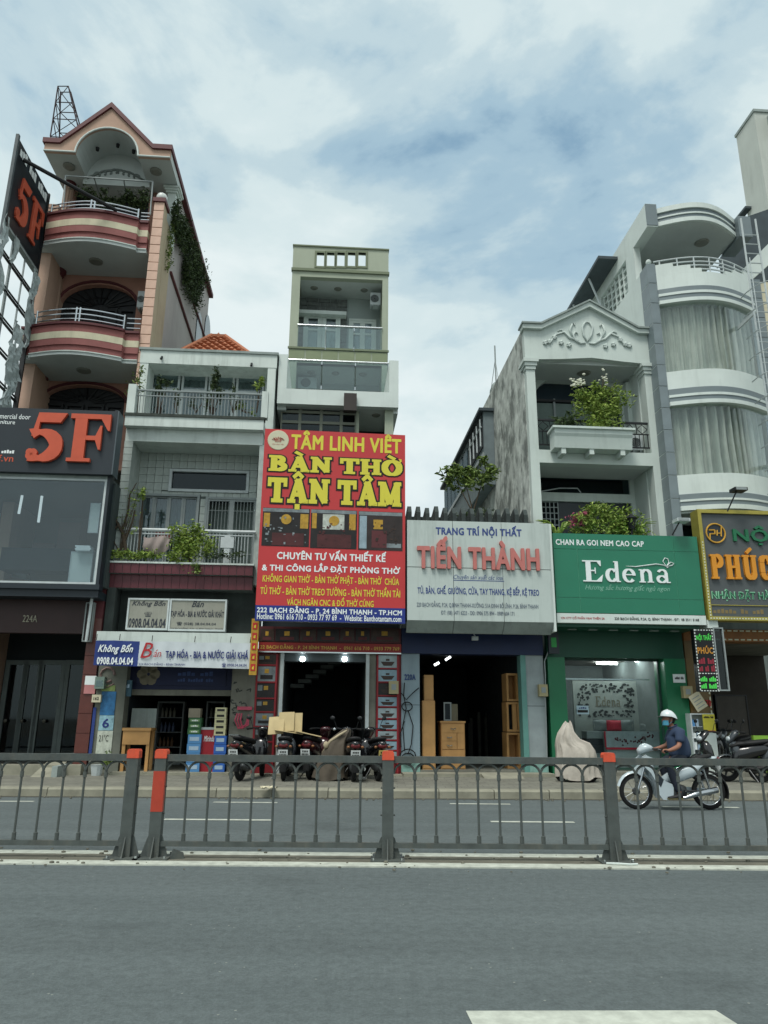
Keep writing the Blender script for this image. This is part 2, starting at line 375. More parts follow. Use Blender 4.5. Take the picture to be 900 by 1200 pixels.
# hand drawn serif letters: ('l', x0,y0,x1,y1,w) bars, ('a', cx,cy,rx,ry,from,to,w at the sides,w at top and bottom) arcs, ('p', points)
GL = {
 'T': (.86, [('l', .03, .93, .83, .93, .14), ('l', .43, .02, .43, .95, .24), ('l', .2, .05, .66, .05, .1), ('l', .06, .68, .06, 1, .1), ('l', .8, .68, .8, 1, .1)]),
 'B': (.84, [('l', .24, 0, .24, 1, .24), ('l', .03, .05, .4, .05, .1), ('l', .03, .95, .4, .95, .1), ('a', .36, .74, .27, .2, -90, 90, .2, .11), ('a', .38, .28, .33, .22, -90, 90, .22, .11)]),
 'A': (.94, [('l', .18, .03, .46, .97, .13), ('l', .46, .97, .76, .03, .26), ('l', .28, .33, .64, .33, .11), ('l', .03, .05, .34, .05, .1), ('l', .58, .05, .93, .05, .1)]),
 'N': (.96, [('l', .2, .03, .2, .97, .17), ('l', .2, .93, .76, .07, .25), ('l', .76, .03, .76, .97, .17), ('l', .03, .05, .36, .05, .1), ('l', .03, .95, .3, .95, .1), ('l', .62, .95, .94, .95, .1)]),
 'H': (.98, [('l', .22, .02, .22, .98, .23), ('l', .76, .02, .76, .98, .23), ('l', .22, .5, .76, .5, .13), ('l', .03, .05, .41, .05, .1), ('l', .03, .95, .41, .95, .1), ('l', .57, .05, .95, .05, .1), ('l', .57, .95, .95, .95, .1)]),
 'O': (.88, [('a', .44, .5, .34, .44, 0, 360, .24, .13)]),
 'M': (1.12, [('l', .2, .03, .2, .97, .15), ('l', .22, .95, .56, .1, .25), ('l', .56, .1, .88, .95, .14), ('l', .9, .03, .9, .97, .24), ('l', .03, .05, .36, .05, .1), ('l', .03, .95, .26, .95, .1), ('l', .72, .05, 1.08, .05, .1), ('l', .86, .95, 1.08, .95, .1)]),
 'P': (.66, [('l', .2, .02, .2, .98, .22), ('l', .03, .04, .38, .04, .08), ('l', .03, .96, .34, .96, .08), ('a', .3, .73, .24, .23, -90, 90, .2, .1)]),
 'h': (.76, [('l', .19, .02, .19, .98, .22), ('l', .57, .02, .57, .98, .22), ('l', .19, .5, .57, .5, .1), ('l', .03, .04, .35, .04, .08), ('l', .03, .96, .35, .96, .08), ('l', .41, .04, .73, .04, .08), ('l', .41, .96, .73, .96, .08)]),
 'U': (.72, [('l', .19, .28, .19, .98, .22), ('l', .55, .28, .55, .98, .2), ('a', .37, .29, .18, .23, 180, 360, .2, .13), ('l', .03, .96, .35, .96, .08), ('l', .4, .96, .7, .96, .08)]),
 'C': (.68, [('l', .17, .3, .17, .7, .22), ('l', .53, .3, .53, .38, .2), ('l', .53, .64, .53, .72, .2), ('a', .35, .71, .18, .23, 0, 180, .2, .12), ('a', .35, .29, .18, .23, 180, 360, .2, .12)]),
 '5': (.80, [('p', [(.2, 1), (.78, 1), (.66, .8), (.24, .8)]), ('p', [(.2, 1), (.26, .99), (.22, .55), (.1, .5)]), ('a', .28, .32, .34, .27, -118, 122, .26, .1), ('a', .15, .13, .05, .05, 0, 360, .11, .11)]),
 'F': (.92, [('l', .3, .02, .3, .98, .25), ('l', .08, .04, .56, .04, .07), ('l', .08, .95, .84, .95, .1), ('p', [(.9, 1), (.66, .98), (.86, .66), (.9, .66)]), ('l', .4, .5, .66, .5, .09), ('p', [(.7, .76), (.6, .5), (.7, .26), (.74, .26), (.74, .76)])]),
 'E': (.96, [('l', .3, .02, .3, .98, .22), ('l', .05, .03, .82, .03, .06), ('l', .05, .97, .82, .97, .06), ('p', [(.86, 1), (.66, .98), (.82, .74), (.86, .74)]), ('p', [(.93, .34), (.62, .04), (.62, 0), (.86, 0)]), ('l', .38, .52, .6, .52, .06), ('l', .6, .38, .6, .66, .04)]),
 'd': (.70, [('a', .3, .32, .2, .28, 40, 320, .16, .06), ('l', .53, .02, .53, .98, .15), ('l', .4, .96, .55, .96, .05), ('l', .5, .03, .68, .03, .05)]),
 'e': (.62, [('a', .3, .32, .22, .29, 0, 320, .14, .06), ('l', .14, .36, .56, .36, .05)]),
 'n': (.74, [('l', .2, .02, .2, .6, .15), ('a', .38, .4, .18, .2, 0, 150, .14, .07), ('l', .56, .02, .56, .42, .15), ('l', .06, .03, .34, .03, .05), ('l', .42, .03, .7, .03, .05), ('l', .06, .6, .2, .6, .05)]),
 'a': (.66, [('a', .27, .18, .18, .15, 20, 330, .12, .05), ('a', .3, .46, .17, .16, 0, 160, .1, .06), ('l', .47, .06, .47, .48, .14), ('l', .46, .03, .64, .03, .05)]),
}
AC = {'^': [('l', -.2, 1.08, .01, 1.27, .1), ('l', -.01, 1.27, .2, 1.08, .1)], '`': [('l', -.16, 1.3, .12, 1.1, .13)], "'": [('l', -.1, 1.08, .14, 1.28, .12)], '.': [('l', -.08, -.19, .08, -.19, .16)], ',': [('p', [(.28, .82), (.4, .8), (.5, .95), (.5, 1.1), (.36, 1.12), (.42, .98)])], '~': [('l', -.2, 1.12, .2, 1.12, .1)]}
def letters(items, u0, u1, z0, z1, v, m, parent, grow=0, ext=.02, gap=.06, name='letter'):
    """items: list of (glyph, accents) laid out between u0 and u1, cap height z0..z1"""
    tot = sum(GL[g][0]+gap for g, _ in items if g != ' ') + .35*sum(1 for g, _ in items if g == ' ') - gap
    sx = (u1-u0)/tot; sz = z1-z0; x = 0; k = 0
    for g, acc in items:
        if g == ' ': x += .35; continue
        wd, st = GL[g]; b = MB()
        st = list(st) + [((q[0], *[c+(wd/2 if (i % 2 == 0 and i < 4) else 0) for i, c in enumerate(q[1:])]) if q[0] == 'l' else (q[0], [(a_+wd/2-.05, b_) for a_, b_ in q[1]])) for a in acc for q in AC[a]]
        for q in st:
            k += 1; y = v-ext-.0006*(k % 9)
            if q[0] == 'p': pts = [(u0+(x+a)*sx, z0+c*sz) for a, c in q[1]]; 
            elif q[0] == 'l':
                ax, ay, bx, by, wt = q[1:]; d = Vector((bx-ax, by-ay)); d.normalize(); nn = Vector((-d.y, d.x))*(wt/2+grow); d = d*grow
                pts = [(u0+(x+p_[0])*sx, z0+p_[1]*sz) for p_ in ((ax-d.x+nn.x, ay-d.y+nn.y), (ax-d.x-nn.x, ay-d.y-nn.y), (bx+d.x-nn.x, by+d.y-nn.y), (bx+d.x+nn.x, by+d.y+nn.y))]
            else:
                cx, cy, rx, ry, a0, a1, ws, wt = q[1:]; n_ = max(6, int(abs(a1-a0)/15)); o_, i_ = [], []
                for j in range(n_+1):
                    a = rad(a0+(a1-a0)*j/n_); hw = (ws*abs(math.cos(a))+wt*abs(math.sin(a)))/2+grow
                    o_.append((cx+(rx+hw)*math.cos(a), cy+(ry+hw)*math.sin(a))); i_.append((cx+(rx-hw)*math.cos(a), cy+(ry-hw)*math.sin(a)))
                for j in range(n_):
                    pr = [(u0+(x+a)*sx, z0+c*sz) for a, c in (o_[j], o_[j+1], i_[j+1], i_[j])]
                    b.prism(pr, y, v)
                continue
            b.prism(pts, y, v)
        b.build(name, m, parent); x += wd+gap

# ---------------------------------------------------------------- foliage
def leaves(b, c, r, n, size, flat=.6, clumps=7, droop=0):
    cl = [(Vector([random.uniform(-1, 1) for _ in range(3)]).normalized()*random.uniform(.25, .85), random.uniform(.25, .5)) for _ in range(clumps)]
    for _ in range(n):
        q, s_ = random.choice(cl); d = Vector([random.gauss(0, 1) for _ in range(3)])*s_*.6; p = q+d
        p = Vector((c[0]+p.x*r[0], c[1]+p.y*r[1], c[2]+p.z*r[2]-droop*abs(d.x)))
        a = Vector([random.gauss(0, 1) for _ in range(3)]); a.z *= flat; a.normalize(); t = a.cross(Vector([random.gauss(0, 1) for _ in range(3)])).normalized()
        s2 = size*random.uniform(.6, 1.3); w_ = s2*random.uniform(.3, .5); n_ = a.cross(t)*w_*.35
        b.quad(tuple(p-a*s2/2), tuple(p+t*w_/2+n_), tuple(p+a*s2/2), tuple(p-t*w_/2+n_))
    return b
def PS(px, py, u):
    """sight line against the plane u: (v, z)"""
    d = CF*FPX + CR*(px-450) - CU*(py-600); o = Vector((0, 0, CAMZ)) - FO
    t = (u-o.dot(FU))/d.dot(FU); q = o+d*t
    return q.dot(FV), q.z
def bow(u0, u1, v0, dep, n=14, v1=None):
    v1 = v0 if v1 is None else v1
    return [(u0+(u1-u0)*i/n, v0+(v1-v0)*i/n-dep*math.sin(math.pi*i/n)) for i in range(n+1)]

# ================================================================ materials of the place
WHITE = mat('white_paint', '#c6d0cb', .75, .12, 1.5, .15, 40, streak=.45, dirt_or_shade=lin('#5c665f'))
WHITE2 = mat('clean_white_paint', '#c9d3cf', .7, .09, 1.2, .08, 40, streak=.28, dirt_or_shade=lin('#8a948f'))
GREYW = mat('grey_render', '#8f9a97', .85, .2, 2, .3, 30, streak=.5, dirt_or_shade=lin('#4c5552'))
DGREY = mat('dark_panel', '#222b32', .45, .15, 1.5)
BLACKM = mat('black_metal', '#14181b', .5, .2, 6)
STEEL = mat('stainless_steel', '#c3c9cc', .25, .1, 8, metal=1)
WHITEM = mat('white_metal', '#b8c1c2', .5, .15, 5)
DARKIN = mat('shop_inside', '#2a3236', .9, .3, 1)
PINK = mat('peach_render', '#b39684', .85, .12, 1.5, .2, 40, streak=.2)
PEACH = mat('peach_tile', '#cba996', .6, .12, 4)
SALMON = mat('salmon_wall', '#a87f70', .85, .15, 2, .2, 30)
BROWNR = mat('balcony_red', '#8c5552', .7, .15, 3, streak=.3)
MAROON = mat('maroon_trim', '#56262a', .6, .15, 3)
CREAM = mat('cream_band', '#c6c0a6', .75, .12, 4, streak=.4)
SOFFIT = mat('soffit', '#b9c1bf', .9, .1, 1.2, streak=.1)
TAN = mat('tan_side_wall', '#b3a58c', .85, .12, 1, .1, 20, streak=.35, dirt_or_shade=lin('#77674f'))
LILAC = mat('pale_side_wall', '#aaa5a3', .85, .1, 1, .1, 20, streak=.35, dirt_or_shade=lin('#77706a'))
LEAF = leafmat('leaf_green', '#3b4f26', '#647a3a', '#8b9c55')
LEAFD = leafmat('leaf_dark', '#26331f', '#3a4b2b', '#53653b')
LEAFY = leafmat('leaf_yellow_green', '#4f6a28', '#7d9340', '#a3b45f')
BARK = mat('bark', '#4a4034', .9, .3, 12, .4, 60)
GLASSW = glass('window_glass', (.8, .85, .87), .06, .02)
GLASSD = glass('dark_glass', (.4, .47, .5), .03, .04)
GLASSC = glass('clear_glass', (.75, .82, .82), .08, .03)
CURT = mat('curtain', '#a9b8ae', .9, .12, 3, sheen=1)
CURT2 = mat('grey_curtain', '#71807c', .9, .15, 3)
WOOD = mat('pale_wood', '#b98d57', .55, .25, 2.5, .1, 20)
TERR = mat('roof_tile_orange', '#ad6d4e', .75, .3, 6)
RUB = mat('rubber', '#0f1112', .85, .2, 8)
YEL = mat('yellow_print', '#e6d62c', .5, .05); BLK = mat('black_print', '#15120e', .6, .1); WPR = mat('white_print', '#dfe6e6', .5, .04)
NAVY = mat('navy_print', '#20306e', .6, .08)
NAVYV = mat('navy_vinyl', '#1c2f7c', .45, .1, 2)

# ================================================================ ground, road, pavement
def asphalt():
    m = bpy.data.materials.new('asphalt'); m.use_nodes = True; t = m.node_tree; n = t.nodes; l = t.links; b = n['Principled BSDF']; b.inputs['Roughness'].default_value = .9; b.inputs['Specular IOR Level'].default_value = .25
    c = n.new('ShaderNodeTexCoord')
    def nz(s, d, sc=(1, 1, 1)):
        mp_ = n.new('ShaderNodeMapping'); mp_.inputs['Scale'].default_value = sc; l.new(c.outputs['Object'], mp_.inputs['Vector'])
        q = n.new('ShaderNodeTexNoise'); q.inputs['Scale'].default_value = s; q.inputs['Detail'].default_value = d; q.inputs['Roughness'].default_value = .65; l.new(mp_.outputs[0], q.inputs['Vector']); return q.outputs['Fac']
    def rmp(v, stops):
        r = n.new('ShaderNodeValToRGB'); l.new(v, r.inputs['Fac']); e_ = r.color_ramp.elements
        for i, (p, cc) in enumerate(stops):
            k = e_[i] if i < 2 else e_.new(p); k.position = p; k.color = (*cc, 1)
        return r.outputs['Color']
    def mul(A, B_):
        q = n.new('ShaderNodeMixRGB'); q.blend_type = 'MULTIPLY'; q.inputs['Fac'].default_value = 1; l.new(A, q.inputs['Color1']); l.new(B_, q.inputs['Color2']); return q.outputs['Color']
    a = rmp(nz(.5, 5, (.25, 1, 1)), [(.3, (.086, .105, .107)), (.7, (.108, .129, .131))])
    a = mul(a, rmp(nz(55, 3), [(.3, (.8, .8, .8)), (.68, (1.12, 1.12, 1.12))]))
    a = mul(a, rmp(nz(14, 4), [(.35, (.86, .86, .86)), (.6, (1.08, 1.08, 1.08))]))
    a = mul(a, rmp(nz(1.0, 3, (.03, 1.6, 1)), [(.35, (.92, .92, .92)), (.65, (1.05, 1.05, 1.05))]))
    a = mul(a, rmp(nz(.9, 6, (.5, .9, 1)), [(.28, (.72, .72, .72)), (.42, (1, 1, 1))]))
    v = n.new('ShaderNodeTexVoronoi'); v.inputs['Scale'].default_value = 16; l.new(c.outputs['Object'], v.inputs['Vector'])
    s1 = n.new('ShaderNodeMath'); s1.operation = 'LESS_THAN'; s1.inputs[1].default_value = .11; l.new(v.outputs['Distance'], s1.inputs[0])
    g = n.new('ShaderNodeMath'); g.operation = 'GREATER_THAN'; g.inputs[1].default_value = .6; l.new(nz(4, 2), g.inputs[0])
    mm = n.new('ShaderNodeMath'); mm.operation = 'MULTIPLY'; l.new(s1.outputs[0], mm.inputs[0]); l.new(g.outputs[0], mm.inputs[1])
    q = n.new('ShaderNodeMixRGB'); l.new(mm.outputs[0], q.inputs['Fac']); l.new(a, q.inputs['Color1']); q.inputs['Color2'].default_value = (.2, .22, .2, 1)
    # dried pale patches
    g2 = n.new('ShaderNodeMapRange'); g2.inputs['From Min'].default_value = .70; g2.inputs['From Max'].default_value = .76; l.new(nz(2.2, 5, (.6, 1.3, 1)), g2.inputs['Value'])
    q2 = n.new('ShaderNodeMixRGB'); l.new(g2.outputs[0], q2.inputs['Fac']); l.new(q.outputs['Color'], q2.inputs['Color1']); q2.inputs['Color2'].default_value = (.17, .17, .15, 1)
    l.new(q2.outputs['Color'], b.inputs['Base Color'])
    bp = n.new('ShaderNodeBump'); bp.inputs['Strength'].default_value = .5; bp.inputs['Distance'].default_value = .012; l.new(nz(70, 4), bp.inputs['Height']); l.new(bp.outputs[0], b.inputs['Normal'])
    return m
ASPH = asphalt()
GRND = mat('bare_ground', '#5d5c52', .95, .3, .6)
tag(B(-400, 400, -400, 400, -.3, -.02).build('ground', GRND), kind='structure')
tag(B(-120, 120, -14, 14.9, -.1, 0).build('road', ASPH), kind='structure')
LINE = mat('road_paint', '#b4b9ae', .8, .3, 9, .2, 60, streak=.0)
KYAW = rad(1.3); KV = Vector((-math.sin(KYAW), math.cos(KYAW), 0)); KU = Vector((math.cos(KYAW), math.sin(KYAW), 0))
K0 = PG(450, 935.5); 
def kp(u, v, z=0): q = K0+KU*u+KV*v; return (q.x, q.y, z)
PAVE = mat('pavement_slab', '#7d7c70', .9, .22, 2.5, .3, 25, streak=0)
KERB = mat('kerb_concrete', '#8b8a7b', .9, .25, 3, .3, 30)
def pave_mat():
    m = mat('pavement_paver', '#77776d', .9, .25, 3, 0); t = m.node_tree; n = t.nodes; l = t.links; b = n['Principled BSDF']
    src = b.inputs['Base Color'].links[0].from_socket
    br = n.new('ShaderNodeTexBrick'); br.inputs['Scale'].default_value = 1; br.offset = 0.5; br.inputs['Brick Width'].default_value = .3; br.inputs['Row Height'].default_value = .3; br.inputs['Mortar Size'].default_value = .008
    br.inputs['Color1'].default_value = (1, 1, 1, 1); br.inputs['Color2'].default_value = (.82, .82, .82, 1); br.inputs['Mortar'].default_value = (.5, .5, .5, 1)
    c = n.new('ShaderNodeTexCoord'); l.new(c.outputs['Object'], br.inputs['Vector'])
    q = n.new('ShaderNodeMixRGB'); q.blend_type = 'MULTIPLY'; q.inputs['Fac'].default_value = .8; l.new(src, q.inputs['Color1']); l.new(br.outputs['Color'], q.inputs['Color2']); l.new(q.outputs['Color'], b.inputs['Base Color']); return m
mb = MB(); mb.quad(kp(-60, .42, .142), kp(60, .42, .142), kp(60, 14, .142), kp(-60, 14, .142))
pv = tag(mb.build('pavement', pave_mat()), kind='structure')
pvx = MB()   # slabs behind the kerb and the kerb stones, one object each where they can be told apart
def slab_piece(b, u0, u1, v0, v1, z0, z1, ch=.02):
    A = [kp(u0, v0+ch, z1), kp(u1, v0+ch, z1), kp(u1, v1, z1), kp(u0, v1, z1)]; Bt = [kp(u0, v0, z0), kp(u1, v0, z0), kp(u1, v1, z0), kp(u0, v1, z0)]
    i = len(b.v); b.v += Bt + [kp(u0, v0, z1-ch), kp(u1, v0, z1-ch)] + A
    b.f += [(i, i+1, i+5, i+4), (i+4, i+5, i+7, i+6), (i+6, i+7, i+8, i+9), (i+1, i+2, i+8, i+7, i+5), (i+3, i, i+4, i+6, i+9), (i+2, i+3, i+9, i+8)]
    return b
slab_piece(MB(), -60, -13, 0, .416, 0, .15).build('kerb', KERB, pv); slab_piece(MB(), 13, 60, 0, .416, 0, .15).build('kerb', KERB, pv)
k1 = slab_piece(MB(), 0, .985, 0, .2, -.03, .15, .03).build('kerb_stone', KERB, pv); 
rep(k1, [KU*i + Vector((0, 0, random.uniform(-.004, .004))) + KV*random.uniform(-.006, .006) for i in range(-13, 13) if i])
k2 = slab_piece(MB(), 0, .49, .21, .41, 0, .146, .004).build('kerb_slab', PAVE, pv)
rep(k2, [KU*i*.5 + Vector((0, 0, random.uniform(-.004, .003))) for i in range(-26, 26) if i])
GUT = mat('gutter_dirt', '#4c4b42', .95, .4, 4, .3, 30)
mb = MB(); mb.quad(kp(-60, -.16, .004), kp(60, -.16, .004), kp(60, 0, .004), kp(-60, 0, .004)); tag(mb.build('gutter', GUT), kind='structure')
def gline(name, x0, y0, x1, y1, hw):
    a, b_ = PG(x0, y0), PG(x1, y1); d = (b_-a).normalized(); q = Vector((-d.y, d.x, 0))*hw; z = Vector((0, 0, .004))
    m_ = MB(); m_.quad(tuple(a-q+z), tuple(b_-q+z), tuple(b_+q+z), tuple(a+q+z)); return tag(m_.build(name, LINE), kind='structure')
for x0, y0, x1, y1, w_ in ((-70, 939, 40, 939.3, .06), (250, 940.2, 325, 940.8, .06), (527, 942, 598, 942.6, .06), (776, 945.5, 866, 946.5, .06), (192, 960.3, 319, 961.3, .065), (575, 963, 673, 963.8, .065), (-180, 958, -60, 958.5, .065), (960, 966, 1060, 967, .065)):
    gline('lane_marking', x0, y0, x1, y1, w_)
# median: a low dirty strip between two painted edge lines
MY = (PG(450, 1016.8).y, PG(450, 1012.2).y, PG(450, 1004.6).y, PG(450, 1000.6).y)
MEDM = mat('median_dirt', '#66655a', .95, .35, 3, .4, 30)
mb = B(-60, 60, MY[1], MY[2], 0, .01); tag(mb.build('median_strip', MEDM), kind='structure')
for y0, y1 in ((MY[0], MY[1]-.002), (MY[2]+.002, MY[3])):
    tag(B(-60, 60, y0, y1, 0, .012).build('median_line', LINE), kind='structure')
a, b_, c_, d_ = PG(546, 1185.5), PG(839, 1185), PG(872, 1206), PG(556, 1206)
d_ = d_ + (d_-a)*0; mb = MB(); mb.quad((d_.x, d_.y, .004), (c_.x, c_.y, .004), (b_.x, b_.y, .004), (a.x, a.y, .004)); tag(mb.build('road_arrow', LINE), kind='structure')
mb = MB()
for _ in range(380):   # grit and crumbs along the median and the gutter
    if random.random() < .5: x, y, z = random.uniform(-6, 6), random.uniform(MY[0]-.25, MY[3]+.15), .0; z = .01 if MY[1] < y < MY[2] else .012
    else: x, y, z = kp(random.uniform(-9, 9), random.uniform(-.4, -.02), .004)
    s_ = random.uniform(.006, .028); mb.ball((x, y, z+s_*.3), s_, 6, (1, .8, .5))
tag(mb.build('grit', mat('grit', '#6e6d62', .95, .5, 20)), 'loose grit and crumbs lying along the median strip and the gutter', 'grit', kind='stuff')

# ================================================================ house 1: pink house behind the 5F door shop
V1, W1 = 1.6, 2.95
uL1, uR1 = U(27, 418, V1), U(192, 238, V1)
gz = .15
h1 = thing('townhouse', 'tall peach townhouse with two bowed red and cream balconies and an arched gable', 'building', (uL1+uR1)/2, 1.6, gz)
zp = Zp(187, 236, V1)           # pier top
def bal(yt, yb, xl, xr, xc0, xc1, h):
    """one bowed balcony: yt/yb pixel rows of cap top and soffit at the centre column"""
    xm = (xl+xr)/2; zt, zb = Zp(xm, yt, V1-.3), Zp(xm, yb, V1-.3)
    a, b_, c0, c1 = U(xl, yt, V1), U(xr, yt, V1), U(xc0, yt, V1), U(xc1, yt, V1); H = zt-zb
    mid = bow(c0, c1, V1-.12, .30); full = [(a, V1)] + [(c0, V1)] + mid + [(c1, V1)] + [(b_, V1)]
    MB().slab(full, W1, zb, zb+H*.12).build('balcony_floor', SOFFIT, h1)
    def ring(z0, z1, out, m, nm='balcony_band'):
        p = [(a, V1-out), (c0-.02, V1-out)] + [(x, y-out) for x, y in mid] + [(c1+.02, V1-out), (b_, V1-out)]
        MB().ribbon(p, z0, z1, .16+out).build(nm, m, h1)
    ring(zb+H*.12, zb+H*.30, .0, BROWNR, 'balcony_moulding'); ring(zb+H*.09, zb+H*.12, .03, WHITE, 'balcony_drip')
    ring(zb+H*.30, zb+H*.50, .04, BROWNR); ring(zb+H*.50, zb+H*.71, .045, CREAM); ring(zb+H*.71, zb+H*.93, .04, BROWNR); ring(zb+H*.93, zt, .10, MAROON, 'balcony_cap')
    # stainless rails
    tp = [(x, y+.06) for x, y in bow(c0+.05, c1-.05, V1-.12, .30)]
    g = c0+.05
    for fr in (.0, .49, .53, 1.0):
        x, y = tp[round(fr*14)]; x = tp[0][0]+(tp[-1][0]-tp[0][0])*fr
        MB().tube([(x, y, zt), (x, y, zt+h+.04)], .028, 8).build('rail_post', STEEL, h1)
    for k in range(3):
        MB().tube([(x, y, zt+h*(.34+.33*k)) for x, y in tp], .02, 6).build('rail_bar', STEEL, h1)
    for s0, s1 in ((a+.05, c0), (c1, b_-.02)):
        m_ = MB(); [m_.tube([(s0, V1+.05, zt+h*(.34+.33*k)), (s1, V1+.05, zt+h*(.34+.33*k))], .017, 6) for k in range(3)]; m_.build('side_rail', STEEL, h1)
    lx = (a+b_)/2
    MB().lathe((lx, V1+.55, zb-.05), [(.16, 0), (.2, .02), (.2, .05)], 14).build('ceiling_lamp', mat('lamp_glass', '#7d8078', .4), h1)
    return zt, zb
zt2, zb2 = bal(381, 418, 27, 165, 41, 148, .47)
zt3, zb3 = bal(250, 286, 46, 176, 59, 165, .36)
zc1 = Zp(88, 478, V1-.3)
# floor lines, back wall with arched door fans
def arch_wall(z0, z1, xa, xb, ya, yb, nm):
    """recess wall with an arched opening; xa..xb opening, ya crown row, yb springing row"""
    ua, ub = U(xa, yb, W1), U(xb, yb, W1); uc = (ua+ub)/2; rw = (ub-ua)/2; zs = Zp((xa+xb)/2, yb, W1); zk = Zp((xa+xb)/2, ya, W1)
    n_ = 14; pts = [(ua, z0)] + [(uc-rw*math.cos(math.pi*i/n_), zs+(zk-zs)*math.sin(math.pi*i/n_)) for i in range(n_+1)] + [(ub, z0), (uR1-.02, z0), (uR1-.02, z1), (uL1+.02, z1), (uL1+.02, z0)]
    MB().prism(pts, W1, W1+.22).build('back_wall', SALMON, h1)
    MB().prism([(uc-rw*1.0*math.cos(math.pi*i/n_), zs+(zk-zs)*math.sin(math.pi*i/n_)) for i in range(n_+1)] + [(ub, z0), (ua, z0)], W1+.2, W1+.24).build('arched_door', mat('dark_wood_door', '#1b1e22', .5, .3, 5), h1)
    m_ = MB()
    for i in range(1, 12):
        a = math.pi*i/12; m_.tube([(uc-.25*math.cos(a), W1+.17, zs+.12*math.sin(a)), (uc-rw*.96*math.cos(a), W1+.17, zs+(zk-zs)*.96*math.sin(a))], .022, 5)
    m_.tube([(uc-rw*.5*math.cos(math.pi*i/10), W1+.17, zs+(zk-zs)*.5*math.sin(math.pi*i/10)) for i in range(11)], .02, 5)
    m_.build('fan_light', BLACKM, h1)
    m_ = MB(); p = [(uc-rw*1.04*math.cos(math.pi*i/n_), W1-.03, zs+(zk-zs)*1.12*math.sin(math.pi*i/n_)) for i in range(n_+1)]; m_.tube(p, .045, 6); m_.build('arch_moulding', MAROON, h1)
    for j in range(4):
        x0 = ua+(ub-ua)*j/4
        MB().frame(x0+.03, x0+(ub-ua)/4-.03, z0+.05, zs-.05, W1+.12, W1+.18, .07).build('door_leaf', BLACKM, h1)
    # fluted half column at the left
    cx = U(xa-10, yb+10, W1-.25); m_ = MB()
    for q in range(10):
        a = 2*math.pi*q/10; m_.tube([(cx+.12*math.cos(a), W1-.2+.12*math.sin(a), z0), (cx+.11*math.cos(a), W1-.2+.11*math.sin(a), z1-.32)], .042, 5)
    m_.build('fluted_column', PINK, h1, smooth=True)
    MB().lathe((cx, W1-.2, z1-.34), [(.17, 0), (.2, .05), (.18, .09), (.24, .17), (.26, .3)], 14).build('column_capital', MAROON, h1)
arch_wall(zt2-.9, zb3+.12, 70, 160, 333, 357, 'a'); arch_wall(zc1-1.2, zb2+.12, 50, 146, 451, 470, 'b')
arch_wall(zt3-.9, zt3+2.35, 88, 176, 214, 226, 'c')
# side fins of the loggia
MB().box(uL1-.05, uL1+.25, V1+.25, 9.4, gz, zp-.1).build('left_wall', PINK, h1)
side = MB().box(uR1-.22, uR1, V1+.5, W1+.0, gz, zp-.25); side.build('fin_wall', TAN, h1)
MB().box(uR1-.22, uR1, W1+.002, 9.6, gz, zp+2.35).build('side_wall', LILAC, h1)
MB().box(uL1+.25, uR1-.222, W1+.9, 9.5, gz, zp+1.2).build('core_wall', GREYW, h1)
# pier of peach tiles
uP = U(181, 238, V1)
MB().box(uP, uR1-.004, V1+.06, V1+.5, gz, zp).build('pier', TAN, h1)
nt_ = 22; z0_ = Zp(170, 470, V1); hh = (zp-z0_)/nt_
tl = B(uP-.01, uR1+.006, V1+.03, V1+.062, z0_+.012, z0_+hh-.012).build('pier_tile', PEACH, h1); rep(tl, [(random.uniform(-.003, .003), random.uniform(-.004, .004), hh*i) for i in range(1, nt_)])
MB().box(uP-.05, uR1+.05, V1-.02, V1+.55, zp, zp+.13).build('pier_cap', MAROON, h1)
MB().ball(((uP+uR1)/2, V1+.24, zp+.30), .17, 14).build('globe_lamp', mat('globe_lamp', '#d8dcd8', .3, .05), h1, smooth=True)
# arched gable roof
gp = lambda x, y: P(x, y, V1-.25)
el, er = gp(54, 159), gp(200, 178); pk = gp(131.5, 123); sl, sr = gp(73, 161), gp(181, 171)
zeave = el[1]; zfl = Zp(70, 178, V1-.25); zpk = pk[1]
uc = pk[0]; hw = (sr[0]-sl[0])/2; uel, uer = el[0], er[0]; zE = (el[1]+er[1])/2+.02
zA = Zp(125, 150, V1-.25); ar = (U(162, 181, V1-.25)-U(88, 178, V1-.25))/2; uA = (U(162, 181, V1-.25)+U(88, 178, V1-.25))/2
def gable(zb, inset=0, arch=True, grow=0):
    arc = [(uA+(ar+grow)*math.cos(math.pi*i/18), zb+(zA-zb+grow)*math.sin(math.pi*i/18)) for i in range(19)]
    return [(uer, zb)] + (arc if arch else []) + [(uel, zb), (uel, zE-inset), (uc-hw, zE-inset), (uc, zpk-inset), (uc+hw, zE-inset), (uer, zE-inset)]
MB().prism(gable(zfl, .12), V1-.25, V1-.16).build('gable_front', PINK, h1)
MB().prism(gable(zfl+.01, .14), V1-.159, W1+.3).build('gable_vault', SOFFIT, h1)
MB().prism([(uel-.05, zE-.13), (uel-.05, zE+.03), (uc-hw, zE+.03), (uc, zpk+.05), (uc+hw, zE+.03), (uer+.05, zE+.03), (uer+.05, zE-.13), (uc+hw, zE-.13), (uc, zpk-.13), (uc-hw, zE-.13)], V1-.32, 9.6).build('gable_trim', MAROON, h1)
m_ = MB(); m_.tube([(x, V1-.27, z) for x, z in gable(zfl)[1:20]], .03, 6); m_.tube([(uel, V1-.27, zfl+.02), (uA-ar, V1-.27, zfl+.02)], .03, 6); m_.tube([(uA+ar, V1-.27, zfl+.02), (uer, V1-.27, zfl+.02)], .03, 6); m_.build('arch_trim', WHITE2, h1)
MB().prism([(uA+(ar+.1)*math.cos(math.pi*i/18), zfl-.2+(zA-zfl+.25)*math.sin(math.pi*i/18)) for i in range(19)], W1-.5, W1+.299).build('vault_back', SOFFIT, h1)
m_ = MB()
